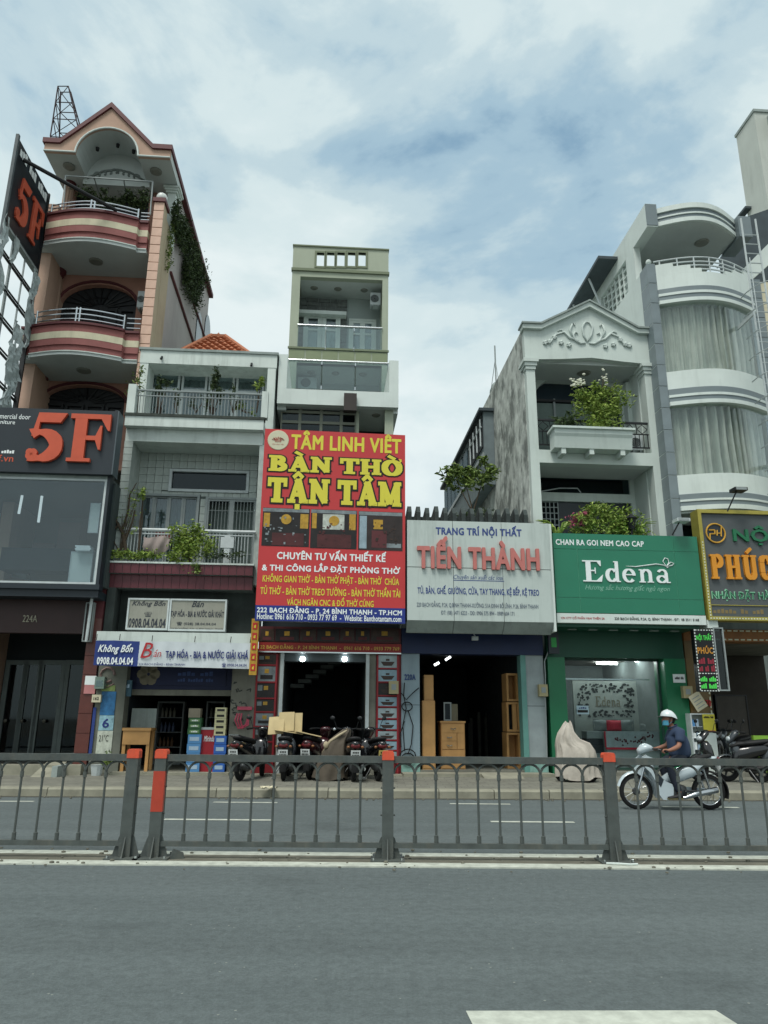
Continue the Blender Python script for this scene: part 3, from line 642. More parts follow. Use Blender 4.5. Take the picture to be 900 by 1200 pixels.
for s_ in (-1, 1):
    for k in range(4):
        p = [(uA+s_*(.1+.17*k+.09*math.cos(t*.5)), W1-.52, zfl-.02+(.3-.05*k)+.09*math.sin(t*.5)+.02*t*(.2)) for t in range(9)]; m_.tube(p, .03, 5)
m_.tube([(uA-.9, W1-.52, zfl+.0), (uA-.4, W1-.52, zfl+.3), (uA, W1-.52, zfl+.38), (uA+.4, W1-.52, zfl+.3), (uA+.9, W1-.52, zfl)], .035, 6); m_.build('relief_ornament', mat('relief', '#79827f', .85), h1, smooth=True)
for x, y in ((80, 196), (182, 203)):
    MB().lathe((U(x, y, V1+.3), V1+.35, zfl-.05), [(.13, 0), (.18, .02), (.18, .06)], 14).build('ceiling_lamp', MATS['lamp_glass'], h1)
for x, z in ((-.5, .62), (.1, .80), (.6, .6)):
    MB().lathe((uA+x, V1+.3, zfl+z*(zA-zfl)/1.0), [(.05, 0), (.06, .1)], 8).build('spot_lamp', BLACKM, h1)
MB().box(uR1-.2, uR1+.06, W1-.3, W1+.05, zt3, zfl-.2).build('pilaster', WHITE, h1)
for k, o_ in enumerate((.05, .09, .13)): MB().box(uR1-.2-o_, uR1+.06+o_, W1-.3-o_, W1+.05+o_, zfl-.2+.07*k-.02, zfl-.2+.07*k+.05).build('pilaster_capital', WHITE, h1)
# side wall: sloping ledge, gothic windows
for (xa, ya), (xb, yb) in (((200, 319), (227, 402)), ((222, 340), (240, 396))):
    v0, z0 = PS(xa, ya, uR1+.03); v1, z1 = PS(xb, yb, uR1+.03); MB().tube([(uR1+.03, v0, z0), (uR1+.03, v1, z1)], .05, 6).build('side_moulding', MAROON, h1)
for xa, xb, yt, yb in ((229, 236, 362, 392), (239, 246, 366, 392)):
    v0, z0 = PS(xa, yb, uR1+.01); v1, z1 = PS(xb, yb, uR1+.01); zt_ = PS((xa+xb)/2, yt, uR1)[1]; n_ = 8
    m_ = MB(); pts = [(v0, min(z0, z1)-.8)] + [((v0+v1)/2-(v1-v0)/2*math.cos(math.pi*i/n_), zt_-.7+.7*math.sin(math.pi*i/n_)) for i in range(n_+1)] + [(v1, min(z0, z1)-.8)]
    m_.prism(pts, 0, .03); m_.v = [(uR1+.002+y, x, z) for x, y, z in m_.v]; m_.build('gothic_window', mat('grey_glass', '#3c464b', .15, .2, 1), h1)
# steel frame with climbing plants on the top balcony
def TB(x0, y0, x1, y1, v, r, nm, m, par, n=6, v1=None):
    a = P(x0, y0, v); b_ = P(x1, y1, v if v1 is None else v1); return MB().tube([(a[0], v, a[1]), (b_[0], v if v1 is None else v1, b_[1])], r, n).build(nm, m, par)
fr = thing('pipe_trellis', 'grey pipe frame standing over the rail of the highest peach balcony', 'trellis', U(128, 235, V1+.2), V1+.1, zt3)
GM = mat('grey_metal', '#8b9494', .5, .15, 5)
TB(77, 206, 179, 213, V1+.1, .025, 'top_bar', GM, fr); TB(77, 206, 74, 247, V1+.1, .025, 'post', GM, fr); TB(179, 213, 176, 252, V1+.1, .025, 'post', GM, fr)
TB(110, 208, 118, 232, V1+.1, .02, 'brace', GM, fr, v1=W1-.1); TB(145, 211, 149, 232, V1+.1, .02, 'brace', GM, fr, v1=W1-.1)
def plant(name, label, cat, u, v, z, sets, mat_, stems=(), group=None, pot=None):
    o = thing(name, label, cat, u, v, z, group); m_ = MB()
    for c, r, n, s_ in sets: leaves(m_, c, r, n, s_)
    m_.build('foliage', mat_, o)
    if stems:
        m_ = MB(); [m_.tube(p, [max(.006, r*(1-.6*i/(len(p)-1))) for i in range(len(p))], 5) for p, r in stems]; m_.build('stem', BARK, o)
    return o
c0 = (U(148, 230, W1-.5), W1-.7, Zp(148, 232, W1-.7))
plant('balcony_shrub', 'row of dark shrubs behind the pipe frame on the highest peach balcony', 'shrub', c0[0], c0[1], zt3-.3, [((c0[0]+k*.5, c0[1], c0[2]-.05), (.4, .25, .42), 260, .13) for k in (-2.0, -1, 0, 1)], LEAFD)
v0, z0 = PS(208, 250, uR1+.2); v1, z1 = PS(232, 330, uR1+.2)
sets = []
for k in range(16):
    t = k/15; px = 209+27*t; py = 250+ (330-250)*t; v_, z_ = PS(px, py, uR1+.25); sets.append(((uR1+.18+.08*t, v_, z_-.1), (.16+.16*t, .3, .6+.3*t), 420, .12))
for k in range(6):
    v_, z_ = PS(222+2.5*k, 318+5*k, uR1+.3); sets.append(((uR1+.22, v_, z_), (.26, .45, .75), 420, .12))
o = plant('hanging_creeper', 'dark shaggy creeper hanging down the right side wall of the peach townhouse', 'creeper', uR1+.2, v0, z0-1, sets, LEAFD)
v_, z_ = PS(196, 262, uR1+.05)
plant('small_creeper', 'small weed hanging beside the globe lamp on the peach pier', 'weed', uR1+.05, V1+.6, z_, [((uR1+.1, V1+.85, z_-.1*k-.2*k), (.12, .25, .3), 60, .09) for k in range(5)], LEAF)
# air conditioner on the peach house
def ac(label, x0, y0, x1, y1, v, group=None, dep=.3):
    u0, u1, z0, z1 = R(x0, y0, x1, y1, v); o = thing('air_conditioner', label, 'air conditioner', (u0+u1)/2, v, z0, group)
    MB().box(u0, u1, v, v+dep, z0, z1).build('casing', WHITEM, o); c = ((u0*.58+u1*.42), v-.012, (z0+z1)/2); r = min(z1-z0, u1-u0)*.4
    m_ = MB()
    for k in range(4): m_.tube([(c[0]+r*(k+1)/4*math.cos(a*math.pi/8), c[1], c[2]+r*(k+1)/4*math.sin(a*math.pi/8)) for a in range(16)], .008, 4, True)
    m_.build('fan_grille', GM, o); MB().lathe((c[0], v-.006, c[2]), [(r*.95, 0), (r*.95, .004)], 16, 'y').build('fan_opening', BLACKM, o)
    MB().box(u0+.05, u0+.09, v-.0, v+dep, z0-.06, z0-.002).box(u1-.09, u1-.05, v, v+dep, z0-.06, z0-.002).build('bracket', GM, o); return o
ac('white air conditioner box beside the arched door of the middle peach balcony', 161, 341, 171, 360, W1-.45)
# wall lanterns
for i, (x, y, lb) in enumerate(((50, 328, 'black wall lantern by the fluted column of the middle peach balcony'), (31, 462, 'black wall lantern beside the column just above the 5F fascia'))):
    u_, z_ = P(x, y, W1-.5); o = thing('wall_lantern', lb, 'lantern', u_, W1-.5, z_)
    MB().tube([(uL1+.2, W1-.4, z_+.15), (u_-.05, W1-.5, z_+.2), (u_, W1-.5, z_+.12)], .02, 5).build('bracket', BLACKM, o); MB().lathe((u_, W1-.5, z_-.12), [(.05, 0), (.11, .1), (.12, .2), (.04, .26)], 8).build('glass', GM, o)
# antenna truss on the roof
tr = thing('roof_truss', 'dark steel lattice tower standing on the roof left of the arched gable', 'tower', U(78, 158, 2.6), 2.6, zE)
RUST = mat('rusty_steel', '#3a2c2e', .8, .3, 8)
Tb = [P(59, 160, 2.6), P(97, 145, 2.6)]; Tt = [P(68, 101, 2.6), P(80, 101, 2.6)]
def tw(s, v, t): a, b_ = Tb[s], Tt[s]; return (a[0]+(b_[0]-a[0])*t, 2.6+v*(1-.7*t), (a[1] if s == 0 else Tb[0][1])+(b_[1]-(a[1] if s == 0 else Tb[0][1]))*t)
for s_ in (0, 1):
    for v_ in (0, .8): MB().tube([tw(s_, v_, 0), tw(s_, v_, 1)], .022, 5).build('leg', RUST, tr)
for t in (0.0, .35, .68, 1.0):
    m_ = MB(); q = [tw(0, 0, t), tw(1, 0, t), tw(1, .8, t), tw(0, .8, t)]; m_.tube(q, .018, 5, True); m_.build('ring_bar', RUST, tr)
for t0, t1 in ((0, .35), (.35, .68), (.68, 1)):
    m_ = MB(); m_.tube([tw(0, 0, t0), tw(1, 0, t1)], .015, 4); m_.tube([tw(1, .8, t0), tw(0, .8, t1)], .015, 4); m_.tube([tw(0, 0, t1), tw(0, .8, t0)], .015, 4); m_.tube([tw(1, 0, t0), tw(1, .8, t1)], .015, 4); m_.build('diagonal_bar', RUST, tr)

# ---- blade billboard, a tall frame standing out from the wall
ub = U(50, 240, 1.2)
def bq(b, pts, th=.12):   # polygon on the plane u=ub given by pixels
    q = [PS(x, y, ub) for x, y in pts]; i = len(b.v); b.v += [(ub, v, z) for v, z in q]+[(ub-th, v, z) for v, z in q]; n = len(q)
    b.f.append(tuple(range(i, i+n))); b.f.append(tuple(range(i+2*n-1, i+n-1, -1))); b.f += [(i+k, i+n+k, i+n+(k+1) % n, i+(k+1) % n) for k in range(n)]; return b
vn, zn = PS(22, 160, ub); vf, zf = PS(58, 231, ub)
ztp = zn; 
def bp(t, z): return (ub, vn+(vf-vn)*t, z)
zbl = Zp(8, 470, vn+.3)
zs1 = PS(5, 258, ub)[1]; zs1 = Zp(4.5, 257, vn)
bb = thing('blade_billboard', 'tall projecting billboard frame with 5F panel and torn plastic sheet at the left edge', 'billboard', ub, vf, zbl)
m_ = MB()
def bbox(t0, t1, z0, z1, th0, th1): return MB().box(ub+th0, ub+th1, vn+(vf-vn)*t0, vn+(vf-vn)*t1, z0, z1)
bbox(-.02, .02, zbl, ztp+.05, -.06, .02).build('front_post', mat('dark_post', '#4c565a', .6), bb); bbox(.97, 1.0, zbl, ztp, -.1, .02).build('rear_post', BLACKM, bb)
bbox(.03, .97, ztp-.5, ztp, -.12, -.02).build('top_panel', DGREY, bb); bbox(.03, .97, zs1, ztp-.52, -.12, 0).build('logo_panel', mat('black_board', '#151b22', .4, .1), bb)
def side_text(fn):
    n0 = set(bpy.data.objects); fn(); 
    for o in set(bpy.data.objects)-n0:   # turn lettering laid in the facade plane onto the side plane
        if o.type == 'MESH':
            for vt in o.data.vertices:
                x, y, z = vt.co; og = ORG[bb.name]; x += og[0]; y += og[1]; vt.co = (ub+.004+(-(y))*1.0-og[0], x-og[1], z)
ORANGE = mat('orange_letter', '#c0563d', .5, .12, 3, spec=.3)
wv = vf-vn
side_text(lambda: letters([('5', ''), ('F', '')], vn+wv*.16, vn+wv*.9, zs1+(ztp-.5-zs1)*.2, zs1+(ztp-.5-zs1)*.83, 0, ORANGE, bb, ext=.05))
side_text(lambda: text('### ### ####', (vn+wv*.08, vn+wv*.92, ztp-.42, ztp-.1), 0, WPR, bb, bold=.02, ext=.01))
for t in (.33, .36, .68): bbox(t, t+.015, zbl, zs1-.02, -.1, -.06).build('upright', GM, bb)
nz = 6
for k in range(1, nz): 
    zz = zs1-(zs1-zbl)*k/nz; bbox(.03, .97, zz, zz+.05, -.1, -.05).build('cross_bar', BLACKM, bb); bbox(.03, .97, zz+.12, zz+.15, -.1, -.06).build('cross_bar', BLACKM, bb)
bbox(.03, .97, zs1-.1, zs1-.02, -.12, .02).build('sill_bar', GM, bb); bbox(.03, .97, zbl, zbl+.08, -.12, .02).build('sill_bar', BLACKM, bb)
tarp = mat('torn_plastic', '#a8b4b4', .45, .3, 4, streak=.4, dirt_or_shade=lin('#6e7d7e'))
def cloth(t0, t1, z0, z1, w0, name, par, m, amp=.05, nu=8, nz_=18):
    b = MB()
    for i in range(nz_):
        for j in range(nu):
            def g(a, c):
                t = t0+(t1-t0)*a/nu+ .10*math.sin(c*.55+a*.3)*(c/nz_); ww = w0+amp*math.sin(a*2.1+c*.9)+amp*.6*math.sin(c*2.3+a)
                return (ub+ww, vn+wv*t, z1+(z0-z1)*c/nz_)
            if random.random() < .06: continue
            b.quad(g(j, i), g(j+1, i), g(j+1, i+1), g(j, i+1))
    return b.build(name, m, par, smooth=True)
cloth(.80, .99, zs1-2.6, zs1-.2, .07, 'torn_sheet', bb, tarp, .035, 6, 16); cloth(.52, .82, zbl+.1, zs1-2.2, .07, 'torn_sheet', bb, tarp, .05, 8, 20); cloth(-.10, .07, zbl+2.8, zs1+.1, .07, 'torn_sheet', bb, tarp, .04, 5, 14); cloth(.2, .36, zs1-.9, zs1-.05, .06, 'torn_sheet', bb, tarp, .02, 4, 6)
a = PS(25, 187, ub); b_ = P(137, 247, V1-.35)
MB().tube([(ub+.05, a[0], a[1]), (b_[0], V1-.35, b_[1])], .055, 8).build('brace_pole', BLACKM, bb)

# ---- the 5F shopfront
VF = -.55
s5 = thing('door_shop', 'dark two storey shopfront numbered 224A with a maroon tiled pier, under the 5F fascia', 'shopfront', U(60, 850, 0), 0, gz)
uX = U(106, 850, 0); uW = -14.0
zg0, zg1 = Zp(60, 684, VF), Zp(60, 560, VF); zh0, zh1 = Zp(60, 742, 0), Zp(60, 703, 0)
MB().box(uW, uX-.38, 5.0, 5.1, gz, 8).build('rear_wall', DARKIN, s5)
MB().box(uX-.12, uX-.02, .35, 5, gz, zg1).build('side_wall', mat('lobby_wall', '#5f6a6a', .8, .2, 1), s5)
MB().box(uW, uX-.13, .1, 5, zh1+.1, zh1+.25).build('ceiling', mat('lobby_ceiling', '#4a5554', .9, .1, 1), s5)
MB().box(uW, uX-.13, .0, 5, .0, gz+.12).build('floor', mat('lobby_floor', '#50504a', .6, .2, 2), s5)
mt = mat('maroon_tile', '#5b2f28', .35, .2, 5, spec=.5)
px0 = U(93.5, 820, 0)
MB().box(px0+.01, uX-.01, .03, .35, gz, zh1+.5).build('pier', MAROON, s5)
zz = gz
for k in range(8):
    h_ = .43; B(px0, uX, .0, .029, zz+.005, zz+h_-.005).build('pier_tile', mt, s5); zz += h_
MB().box(uW, px0-.002, 0, .2, zh0, zh1).build('header', mat('brown_header', '#33201f', .5, .2, 2), s5)
tpx('224A', 27, 721, 44, 729, 0, mat('brass', '#8b8878', .4, metal=.6), s5, ext=.02)
MB().box(uW, uX, VF+.05, 1.0, zh1+.002, zg0-.12).build('floor_band', DGREY, s5); MB().box(uW, uX+.03, VF-.03, VF+.25, zg0-.12, zg0).build('sill', DGREY, s5)
# show window with white frame, room behind
u1 = U(118, 630, VF)
MB().frame(uW, u1, zg0, zg1, VF, VF+.07, .05).build('window_frame', WHITEM, s5)
MB().box(uW+.05, u1-.05, VF+.03, VF+.04, zg0+.05, zg1-.05).build('window_pane', GLASSW, s5)
MB().box(u1, uX+.0, VF, VF+.3, zg0-.002, Zp(60, 478, VF)).build('end_pier', DGREY, s5)
MB().box(uW, u1, VF+.0, VF+.2, zg1, Zp(60, 556, VF)).build('head_band', GREYW, s5)
MB().box(uW, u1, 3.4, 3.5, zg0-.1, zg1+.3).box(u1-.02, u1+.12, VF+.31, 3.4, zg0, zg1).build('room_wall', mat('room_wall', '#414b4b', .9, .2, .8), s5)
MB().box(uW, u1, VF+.2, 3.4, zg1+.05, zg1+.15).box(uW, u1-.05, VF+.26, 3.4, zg0-.1, zg0-.01).build('room_ceiling', MATS['lobby_ceiling'], s5)
for x in (27, 50): TB(x, 575, x-5, 612 if x > 30 else 602, 1.2, .035, 'hanging_tube', mat('dim_tube', '#c2cccb', .4, 0, emit=.5), s5, 6)
MB().prism([P(-60, 660, 2.0), P(30, 672, 2.0), P(30, 678, 2.0), P(-60, 640, 2.0)], 2.0, 2.3).build('stair_flight', GREYW, s5)
for x0_, x1_ in ((3, 20), (-20, -2)): a, b_, c_, d_ = R(x0_, 601, x1_, 627, 2.2); MB().box(a, b_, 2.2, 2.25, c_, d_).build('wall_sample', WHITE2, s5)
for x0_, x1_, y_ in ((66, 92, 612), (36, 62, 636)): a, b_, c_, d_ = R(x0_, y_, x1_, 668, 2.6); MB().box(a, b_, 2.6, 3.1, c_, d_).build('door_sample', mat('brown_sample', '#4c3631', .4, .2, 3), s5)
u_, v_, z_, z2 = R(0, 642, 83, 668, 1.0); MB().box(u_, v_, 1.0, 1.6, z_, z2).build('room_counter', DARKIN, s5)
for i, (x0, y0, x1, y1, lb) in enumerate(((82, 647, 107, 682, 'white sheet of board standing inside the corner of the upper shop window'), (105, 590, 116, 624, 'narrow white board hung inside the upper shop window near its right frame'))):
    a, b_, c_, d_ = R(x0, y0, x1, y1, VF+.3); o = thing('white_board', lb, 'board', (a+b_)/2, VF+.3, c_); MB().box(a, b_, VF+.3, VF+.34, c_, d_).build('panel', WHITE2, o); MB().frame(a-.01, b_+.01, c_-.01, d_+.01, VF+.29, VF+.35, .02).build('edge', WHITEM, o)
a, b_, c_, d_ = R(90, 641, 110, 647, VF+.3); o = thing('paper_stack', 'flat stack of papers on top of the white board in the upper shop window', 'papers', a, VF+.35, c_)
for k in range(4): MB().box(a+random.uniform(0, .04), b_-random.uniform(0, .05), VF+.12, VF+.42, c_+(d_-c_)*k/4, c_+(d_-c_)*(k+.9)/4).build('paper', WPR, o)
# fascia sign
s = thing('fascia_sign', 'black fascia board with big raised orange letters 5F', 'sign', U(60, 515, VF-.6), VF-.1, zg1)
a, b_, c_, d_ = R(-90, 478, 135, 553, VF-.15); MB().box(a, b_, VF-.15, VF-.002, c_, d_).build('board', DGREY, s)
MB().box(b_+.002, b_+.03, VF-.17, VF+.25, c_, d_).build('edge_strip', mat('sign_edge', '#4b565c', .5, .1), s)
_, _, c2, d2 = R(34, 486, 128, 542, VF-.15)
letters([('5', ''), ('F', '')], U(32, 515, VF-.15), U(130, 515, VF-.15), c2, d2, VF-.15, ORANGE, s, ext=.09, gap=-.02)
tpx('commercial door', -12, 485, 36, 491, VF-.15, WPR, s, bold=.01); tpx('furniture', -8, 492, 18, 497, VF-.15, WPR, s, bold=.01); tpx('5f.vn', -8, 533, 16, 541, VF-.15, ORANGE, s, bold=.02); tpx('#### #####', -14, 527, 17, 531, VF-.15, WPR, s)
# glazed doors inside the lobby
WF = mat('dull_frame', '#5d6765', .6, .2, 3)
for i, (x0, x1) in enumerate(((5, 21), (27, 40), (44, 66), (76, 94))):
    a, b_, c_, d_ = R(x0, 778, x1, 882, 2.6); o = MB().frame(a-.12, b_+.12, gz+.12, d_+.1, 2.6, 2.7, .12).build('glazed_door', WF, s5); MB().box(a, b_, 2.64, 2.65, gz+.24, d_-.02).build('door_pane', GLASSD, o)
    if i < 3: MB().ball((b_-.25, 2.55, 1.25), .05, 8).build('door_knob', mat('dull_brass', '#6a6960', .4, metal=.5), o)
MB().box(uW, uX-.13, 2.7, 2.8, gz, zh1).build('partition', mat('partition_dark', '#1b2226', .8, .2, 2), s5)
MB().tube([(uW, .1, gz+.32), (px0-.02, .12, gz+.4)], .03, 6).build('threshold_bar', WF, s5)
# narrow wall box sign at the top of the pier
o = thing('pier_lightbox', 'narrow upright brown box with a grey frame high on the maroon pier', 'lightbox', U(103, 730, -.1), -.12, Zp(100, 752, -.1))
a, b_, c_, d_ = R(98.5, 706, 108.5, 752, -.12); MB().box(a+.04, b_-.04, -.11, -.001, c_+.04, d_-.04).build('panel', MATS['brown_header'], o); MB().frame(a, b_, c_, d_, -.14, -.002, .025).build('frame', GM, o)
o = thing('rain_pipe', 'thin pale rain pipe running down between the black shop and the white house', 'pipe', U(112, 740, -.2), -.2, 3)
TB(121, 600, 101, 752, -.25, .035, 'pipe', WHITEM, o, 8); TB(119.5, 612, 118.9, 617, -.25, .05, 'collar', GM, o, 8); TB(111, 680, 110.3, 685, -.25, .05, 'collar', GM, o, 8)
for x0, y0, x1, y1, nm, lb, m in ((100, 792, 113, 813, 'notice_card', 'white and pink notice card fixed on the maroon pier', 'card'), (102, 794, 112, 807, 'meter_box', 'green grey meter box on the corner of the maroon pier', 'meter box'), (98, 813, 107, 823, 'meter_box', 'small white plate reading 162 on the maroon pier', 'plate')):
    pass
o = thing('notice_card', 'white and pink notice card fixed on the maroon pier', 'card', U(100, 800, -.01), -.02, 2); a, b_, c_, d_ = R(89+10, 792, 112, 813, -.03)
MB().box(a, b_, -.03, -.002, (c_+d_)/2, d_).build('card', WPR, o); MB().box(a, b_, -.03, -.002, c_, (c_+d_)/2-.002).build('lower_card', mat('pink_card', '#b77b7b', .6), o)
o = thing('meter_box', 'green grey meter box on the corner between the pier and the poster column', 'meter box', U(117, 800, -.1), -.15, 2); a, b_, c_, d_ = R(111, 793, 122, 807, -.18); MB().box(a, b_, -.18, -.01, c_, d_).build('case', mat('meter_green', '#71857c', .5), o); MB().box(a+.03, b_-.03, -.19, -.181, c_+.05, d_-.08).build('window', GLASSW, o)
o = thing('number_plate', 'small pale plate with a number under the green meter box', 'plate', U(110, 818, -.1), -.15, 2); a, b_, c_, d_ = R(107.5, 814, 118, 823, -.12); MB().box(a, b_, -.12, -.01, c_, d_).build('plate', CREAM, o); text('162', (a+.04, b_-.04, c_+.05, d_-.05), -.12, BLK, o, bold=.03)
# ramp and step in front
o = thing('concrete_ramp', 'small concrete ramp running from the black shop down to the pavement', 'ramp', U(45, 905, -.6), -.8, .142)
m_ = MB(); a, b_ = U(38, 905, -.8), U(62, 905, -.8); m_.prism([(-.9, .0), (0, .0), (0, .26)], a, b_); m_.v = [(y, x, z+.142) for x, y, z in m_.v]; m_.build('slope', KERB, o); MB().box(b_+.002, b_+.12, -.9, 0, .142, .36).build('cheek', GREYW, o)
MB().box(uW, uX, -.35, -.002, .12, gz+.2).build('step', KERB, s5)

# small plants by the step
o = plant('potted_weed', 'bushy green weed in a white tub at the foot of the poster column', 'potted plant', U(122, 905, -.35), -.4, .142, [((U(122, 898, -.4), -.4, .42), (.2, .15, .2), 260, .08)], LEAF)
MB().lathe((U(113, 905, -.4), -.4, .142), [(.1, 0), (.14, .22), (.15, .22)], 10).build('tub', WHITEM, o)
# ================================================================ house 2: white tiled house with plants
V2, W2 = 0.0, 1.05
u2L, u2R = U(145.5, 500, V2), U(297, 850, 0)
h2 = thing('shophouse', 'narrow white tiled three storey shophouse with two planted balconies and an orange tiled roof', 'building', (u2L+u2R)/2, 0, gz)
TILEW = mat('white_wall_tile', '#a9b3ae', .45, .22, 6, streak=.5, dirt_or_shade=lin('#5b655f'))
JOINT = mat('tile_joint', '#59625f', .9, .2, 4)
# roof fascia
a, b_, c_, d_ = R(164, 413, 322, 428, 1.0); zr = d_; zrb = c_
MB().box(a, u2R+.02, 1.0, 9, c_, d_).build('roof_slab', WHITE, h2); MB().box(a-.04, u2R+.06, .96, 9.04, d_+.001, d_+.07).build('roof_edge', GREYW, h2)
for x, y in ((190, 418), (295, 426)):
    MB().tube([(U(x, y, 1), 1.0, Zp(x, y, 1)), (U(x, y, 1), .9, Zp(x, y, 1)-.12)], .03, 6).build('spout', BLACKM, h2)
# top floor window wall
uw0, uw1 = U(176, 450, 1.75), U(311, 450, 1.75); zb3f = Zp(228, 486, V2); zf3 = Zp(228, 491, V2)
MB().wall(a+.1, u2R, zf3, zrb, 1.7, 1.9, [(uw0, uw1, zf3-.1, Zp(240, 437, 1.7))]).build('top_wall', WHITE, h2)
MB().box(u2R-.22, u2R, 1.01, 1.7, zf3, zrb).box(a+.02, a+.24, 1.01, 1.7, zf3, zrb).build('side_pier', WHITE, h2)
zw = Zp(240, 438, 1.75); zm = Zp(240, 459, 1.75)
for k, (x0, x1) in enumerate(((177, 211), (213, 243), (245, 275), (277, 310))):
    p0, p1 = U(x0, 450, 1.75), U(x1, 450, 1.75)
    f = MB().wall(p0, p1, zf3, zw, 1.72, 1.78, [(p0+.06, p1-.06, zf3+.1, zm-.05), (p0+.06, p1-.06, zm+.05, zw-.05)]).build('window', WHITEM, h2)
    MB().box(p0+.06, p1-.06, 1.745, 1.755, zf3+.1, zw-.05).build('pane', GLASSW, f)
def curtain(p0, p1, z0, z1, v, m, par, amp=.04, per=.16, path=None, name='curtain'):
    n_ = int(abs(p1-p0)/.03); pts = []
    ph = [random.uniform(0, 6) for _ in range(5)]
    for i in range(n_+1):
        t = i/n_; x = p0+(p1-p0)*t; vv = v if path is None else path(t)
        w_ = math.sin(x/per*6.28+1.5*math.sin(x*2.1+ph[0]))*amp*(.7+.5*math.sin(x*1.7+ph[1]))+math.sin(x/per*2.3*6.28+ph[2])*amp*.3
        pts.append((x, vv+w_))
    b = MB(); i0 = 0; nz_ = 4
    for j in range(nz_+1):
        zj = z1+(z0-z1)*j/nz_
        b.v += [(x+.025*math.sin(j*1.3+x*3)*j/nz_, y*1.0+(.012*math.sin(x*9+j) if j else 0), zj) for x, y in pts]
    for j in range(nz_):
        for i in range(n_):
            q = j*(n_+1)+i; b.f.append((q, q+1, q+n_+2, q+n_+1))
    return b.build(name, m, par, smooth=True)
curtain(uw0, uw1, zf3, zw, 2.0, CURT2, h2); MB().box(uw0-.1, uw1+.1, 2.6, 2.7, zf3, zw+.2).build('room_wall', DARKIN, h2)
# top balcony slab and rail
a, b_, c_, d_ = R(146, 489.5, 309, 501, V2); MB().box(a, b_, V2, 1.9, c_, d_).build('balcony_slab', WHITE, h2); MB().box(a-.02, b_+.02, V2-.03, V2+.2, d_, d_+.07).build('balcony_edge', mat('mossy_edge', '#3e4540', .9, .4, 8), h2)
zt = Zp(228, 459.5, V2+.1); ze = d_+.07
MB().box(a, a+.2, V2, V2+.25, ze, zt+.12).build('end_post', WHITE, h2); MB().box(b_-.08, b_+.08, V2, V2+.2, ze, zt+.05).build('end_post', WHITE, h2)
MB().tube([(a+.2, V2+.1, zt), (b_-.05, V2+.1, zt)], .03, 6).build('top_rail', GM, h2); MB().tube([(a+.2, V2+.1, zt-.15), (b_-.05, V2+.1, zt-.15)], .018, 6).build('lower_rail', GM, h2)
bar = MB().tube([(a+.3, V2+.1, ze), (a+.3, V2+.1, zt)], .011, 4).build('baluster', GM, h2); nb = 36; dd = (b_-a-.5)/nb; rep(bar, [(dd*k, 0, 0) for k in range(1, nb)])
a2, b2, c2, d2 = R(146, 506, 308, 519, V2+.2); MB().box(a2+.02, b2, V2+.2, W2, c2, c_-.003).build('beam', WHITE, h2)
zb_ = c2      # soffit of the middle loggia
zp2 = Zp(210, 658, V2)
# loggia fins
MB().box(u2L+.0, u2L+.2, V2+.21, W2, zp2-.5, zb_).build('left_fin', TILEW, h2); MB().box(u2R-.24, u2R-.02, V2+.21, W2, zp2-.5, zb_).build('right_fin', TILEW, h2)
st = (zb_-zp2+.5)/20
t_ = B(u2L-.005, u2L+.205, V2+.19, V2+.209, zp2-.5+.006, zp2-.5+st-.006).build('fin_tile', TILEW, h2); rep(t_, [(random.uniform(-.002, .002), random.uniform(-.003, .003), st*k) for k in range(1, 20)])
# tiled back wall with openings
tr0, tr1, tr2, tr3 = R(200.5, 553, 289.7, 575, W2)
wl0, wl1 = U(162, 600, W2), U(231, 600, W2); wr0, wr1 = U(241, 610, W2), U(300, 610, W2); zwt = Zp(196, 581, W2); zwr = Zp(270, 585, W2)
zfl2 = zp2-.35
MB().wall(u2L+.2, u2R-.24, zfl2, zb_, W2+.02, W2+.22, [(tr0, tr1, tr2, tr3), (wl0, wl1, zfl2-.1, zwt), (wr0, wr1, zfl2-.1, zwr)]).build('loggia_wall', JOINT, h2)
tw_ = .205; nx = int((u2R-.24-u2L-.2)/tw_); proto = None; offs = []
for i in range(nx+1):
    for j in range(int((zb_-zfl2)/tw_)):
        x0, z0 = u2L+.2+i*tw_, zb_-(j+1)*tw_; x1, z1 = x0+tw_, z0+tw_
        if x1 > u2R-.2: continue
        cut = False
        for A, Bb, Cc, Dd in ((tr0-.05, tr1+.05, tr2-.05, tr3+.05), (wl0-.04, wl1+.04, -9, zwt+.05), (wr0-.04, wr1+.04, -9, zwr+.05)):
            if x1 > A and x0 < Bb and z1 > Cc and z0 < Dd:
                cut = True; c4_ = [(x0, min(x1, A), z0, z1), (max(x0, Bb), x1, z0, z1), (x0, x1, max(z0, Dd), z1), (x0, x1, z0, min(z1, Cc))]
                x0, x1, z0, z1 = max(c4_, key=lambda q: max(0, q[1]-q[0])*max(0, q[3]-q[2]))
        if cut:
            if x1-x0 > .03 and z1-z0 > .03: B(x0+.005, x1-.005, W2, W2+.021, z0+.005, z1-.005).build('wall_tile', TILEW, h2)
            continue
        if proto is None: proto = B(x0+.005, x1-.005, W2, W2+.021, z0+.005, z1-.005).build('wall_tile', TILEW, h2); p0_ = (x0, z0)
        else: offs.append((x0-p0_[0], random.uniform(-.003, .002), z0-p0_[1]))
rep(proto, offs)
MB().frame(tr0-.05, tr1+.05, tr2-.05, tr3+.05, W2-.04, W2+.1, .07).build('transom_frame', WHITEM, h2); MB().box(tr0, tr1, W2+.05, W2+.06, tr2, tr3).build('transom_pane', GLASSD, h2)
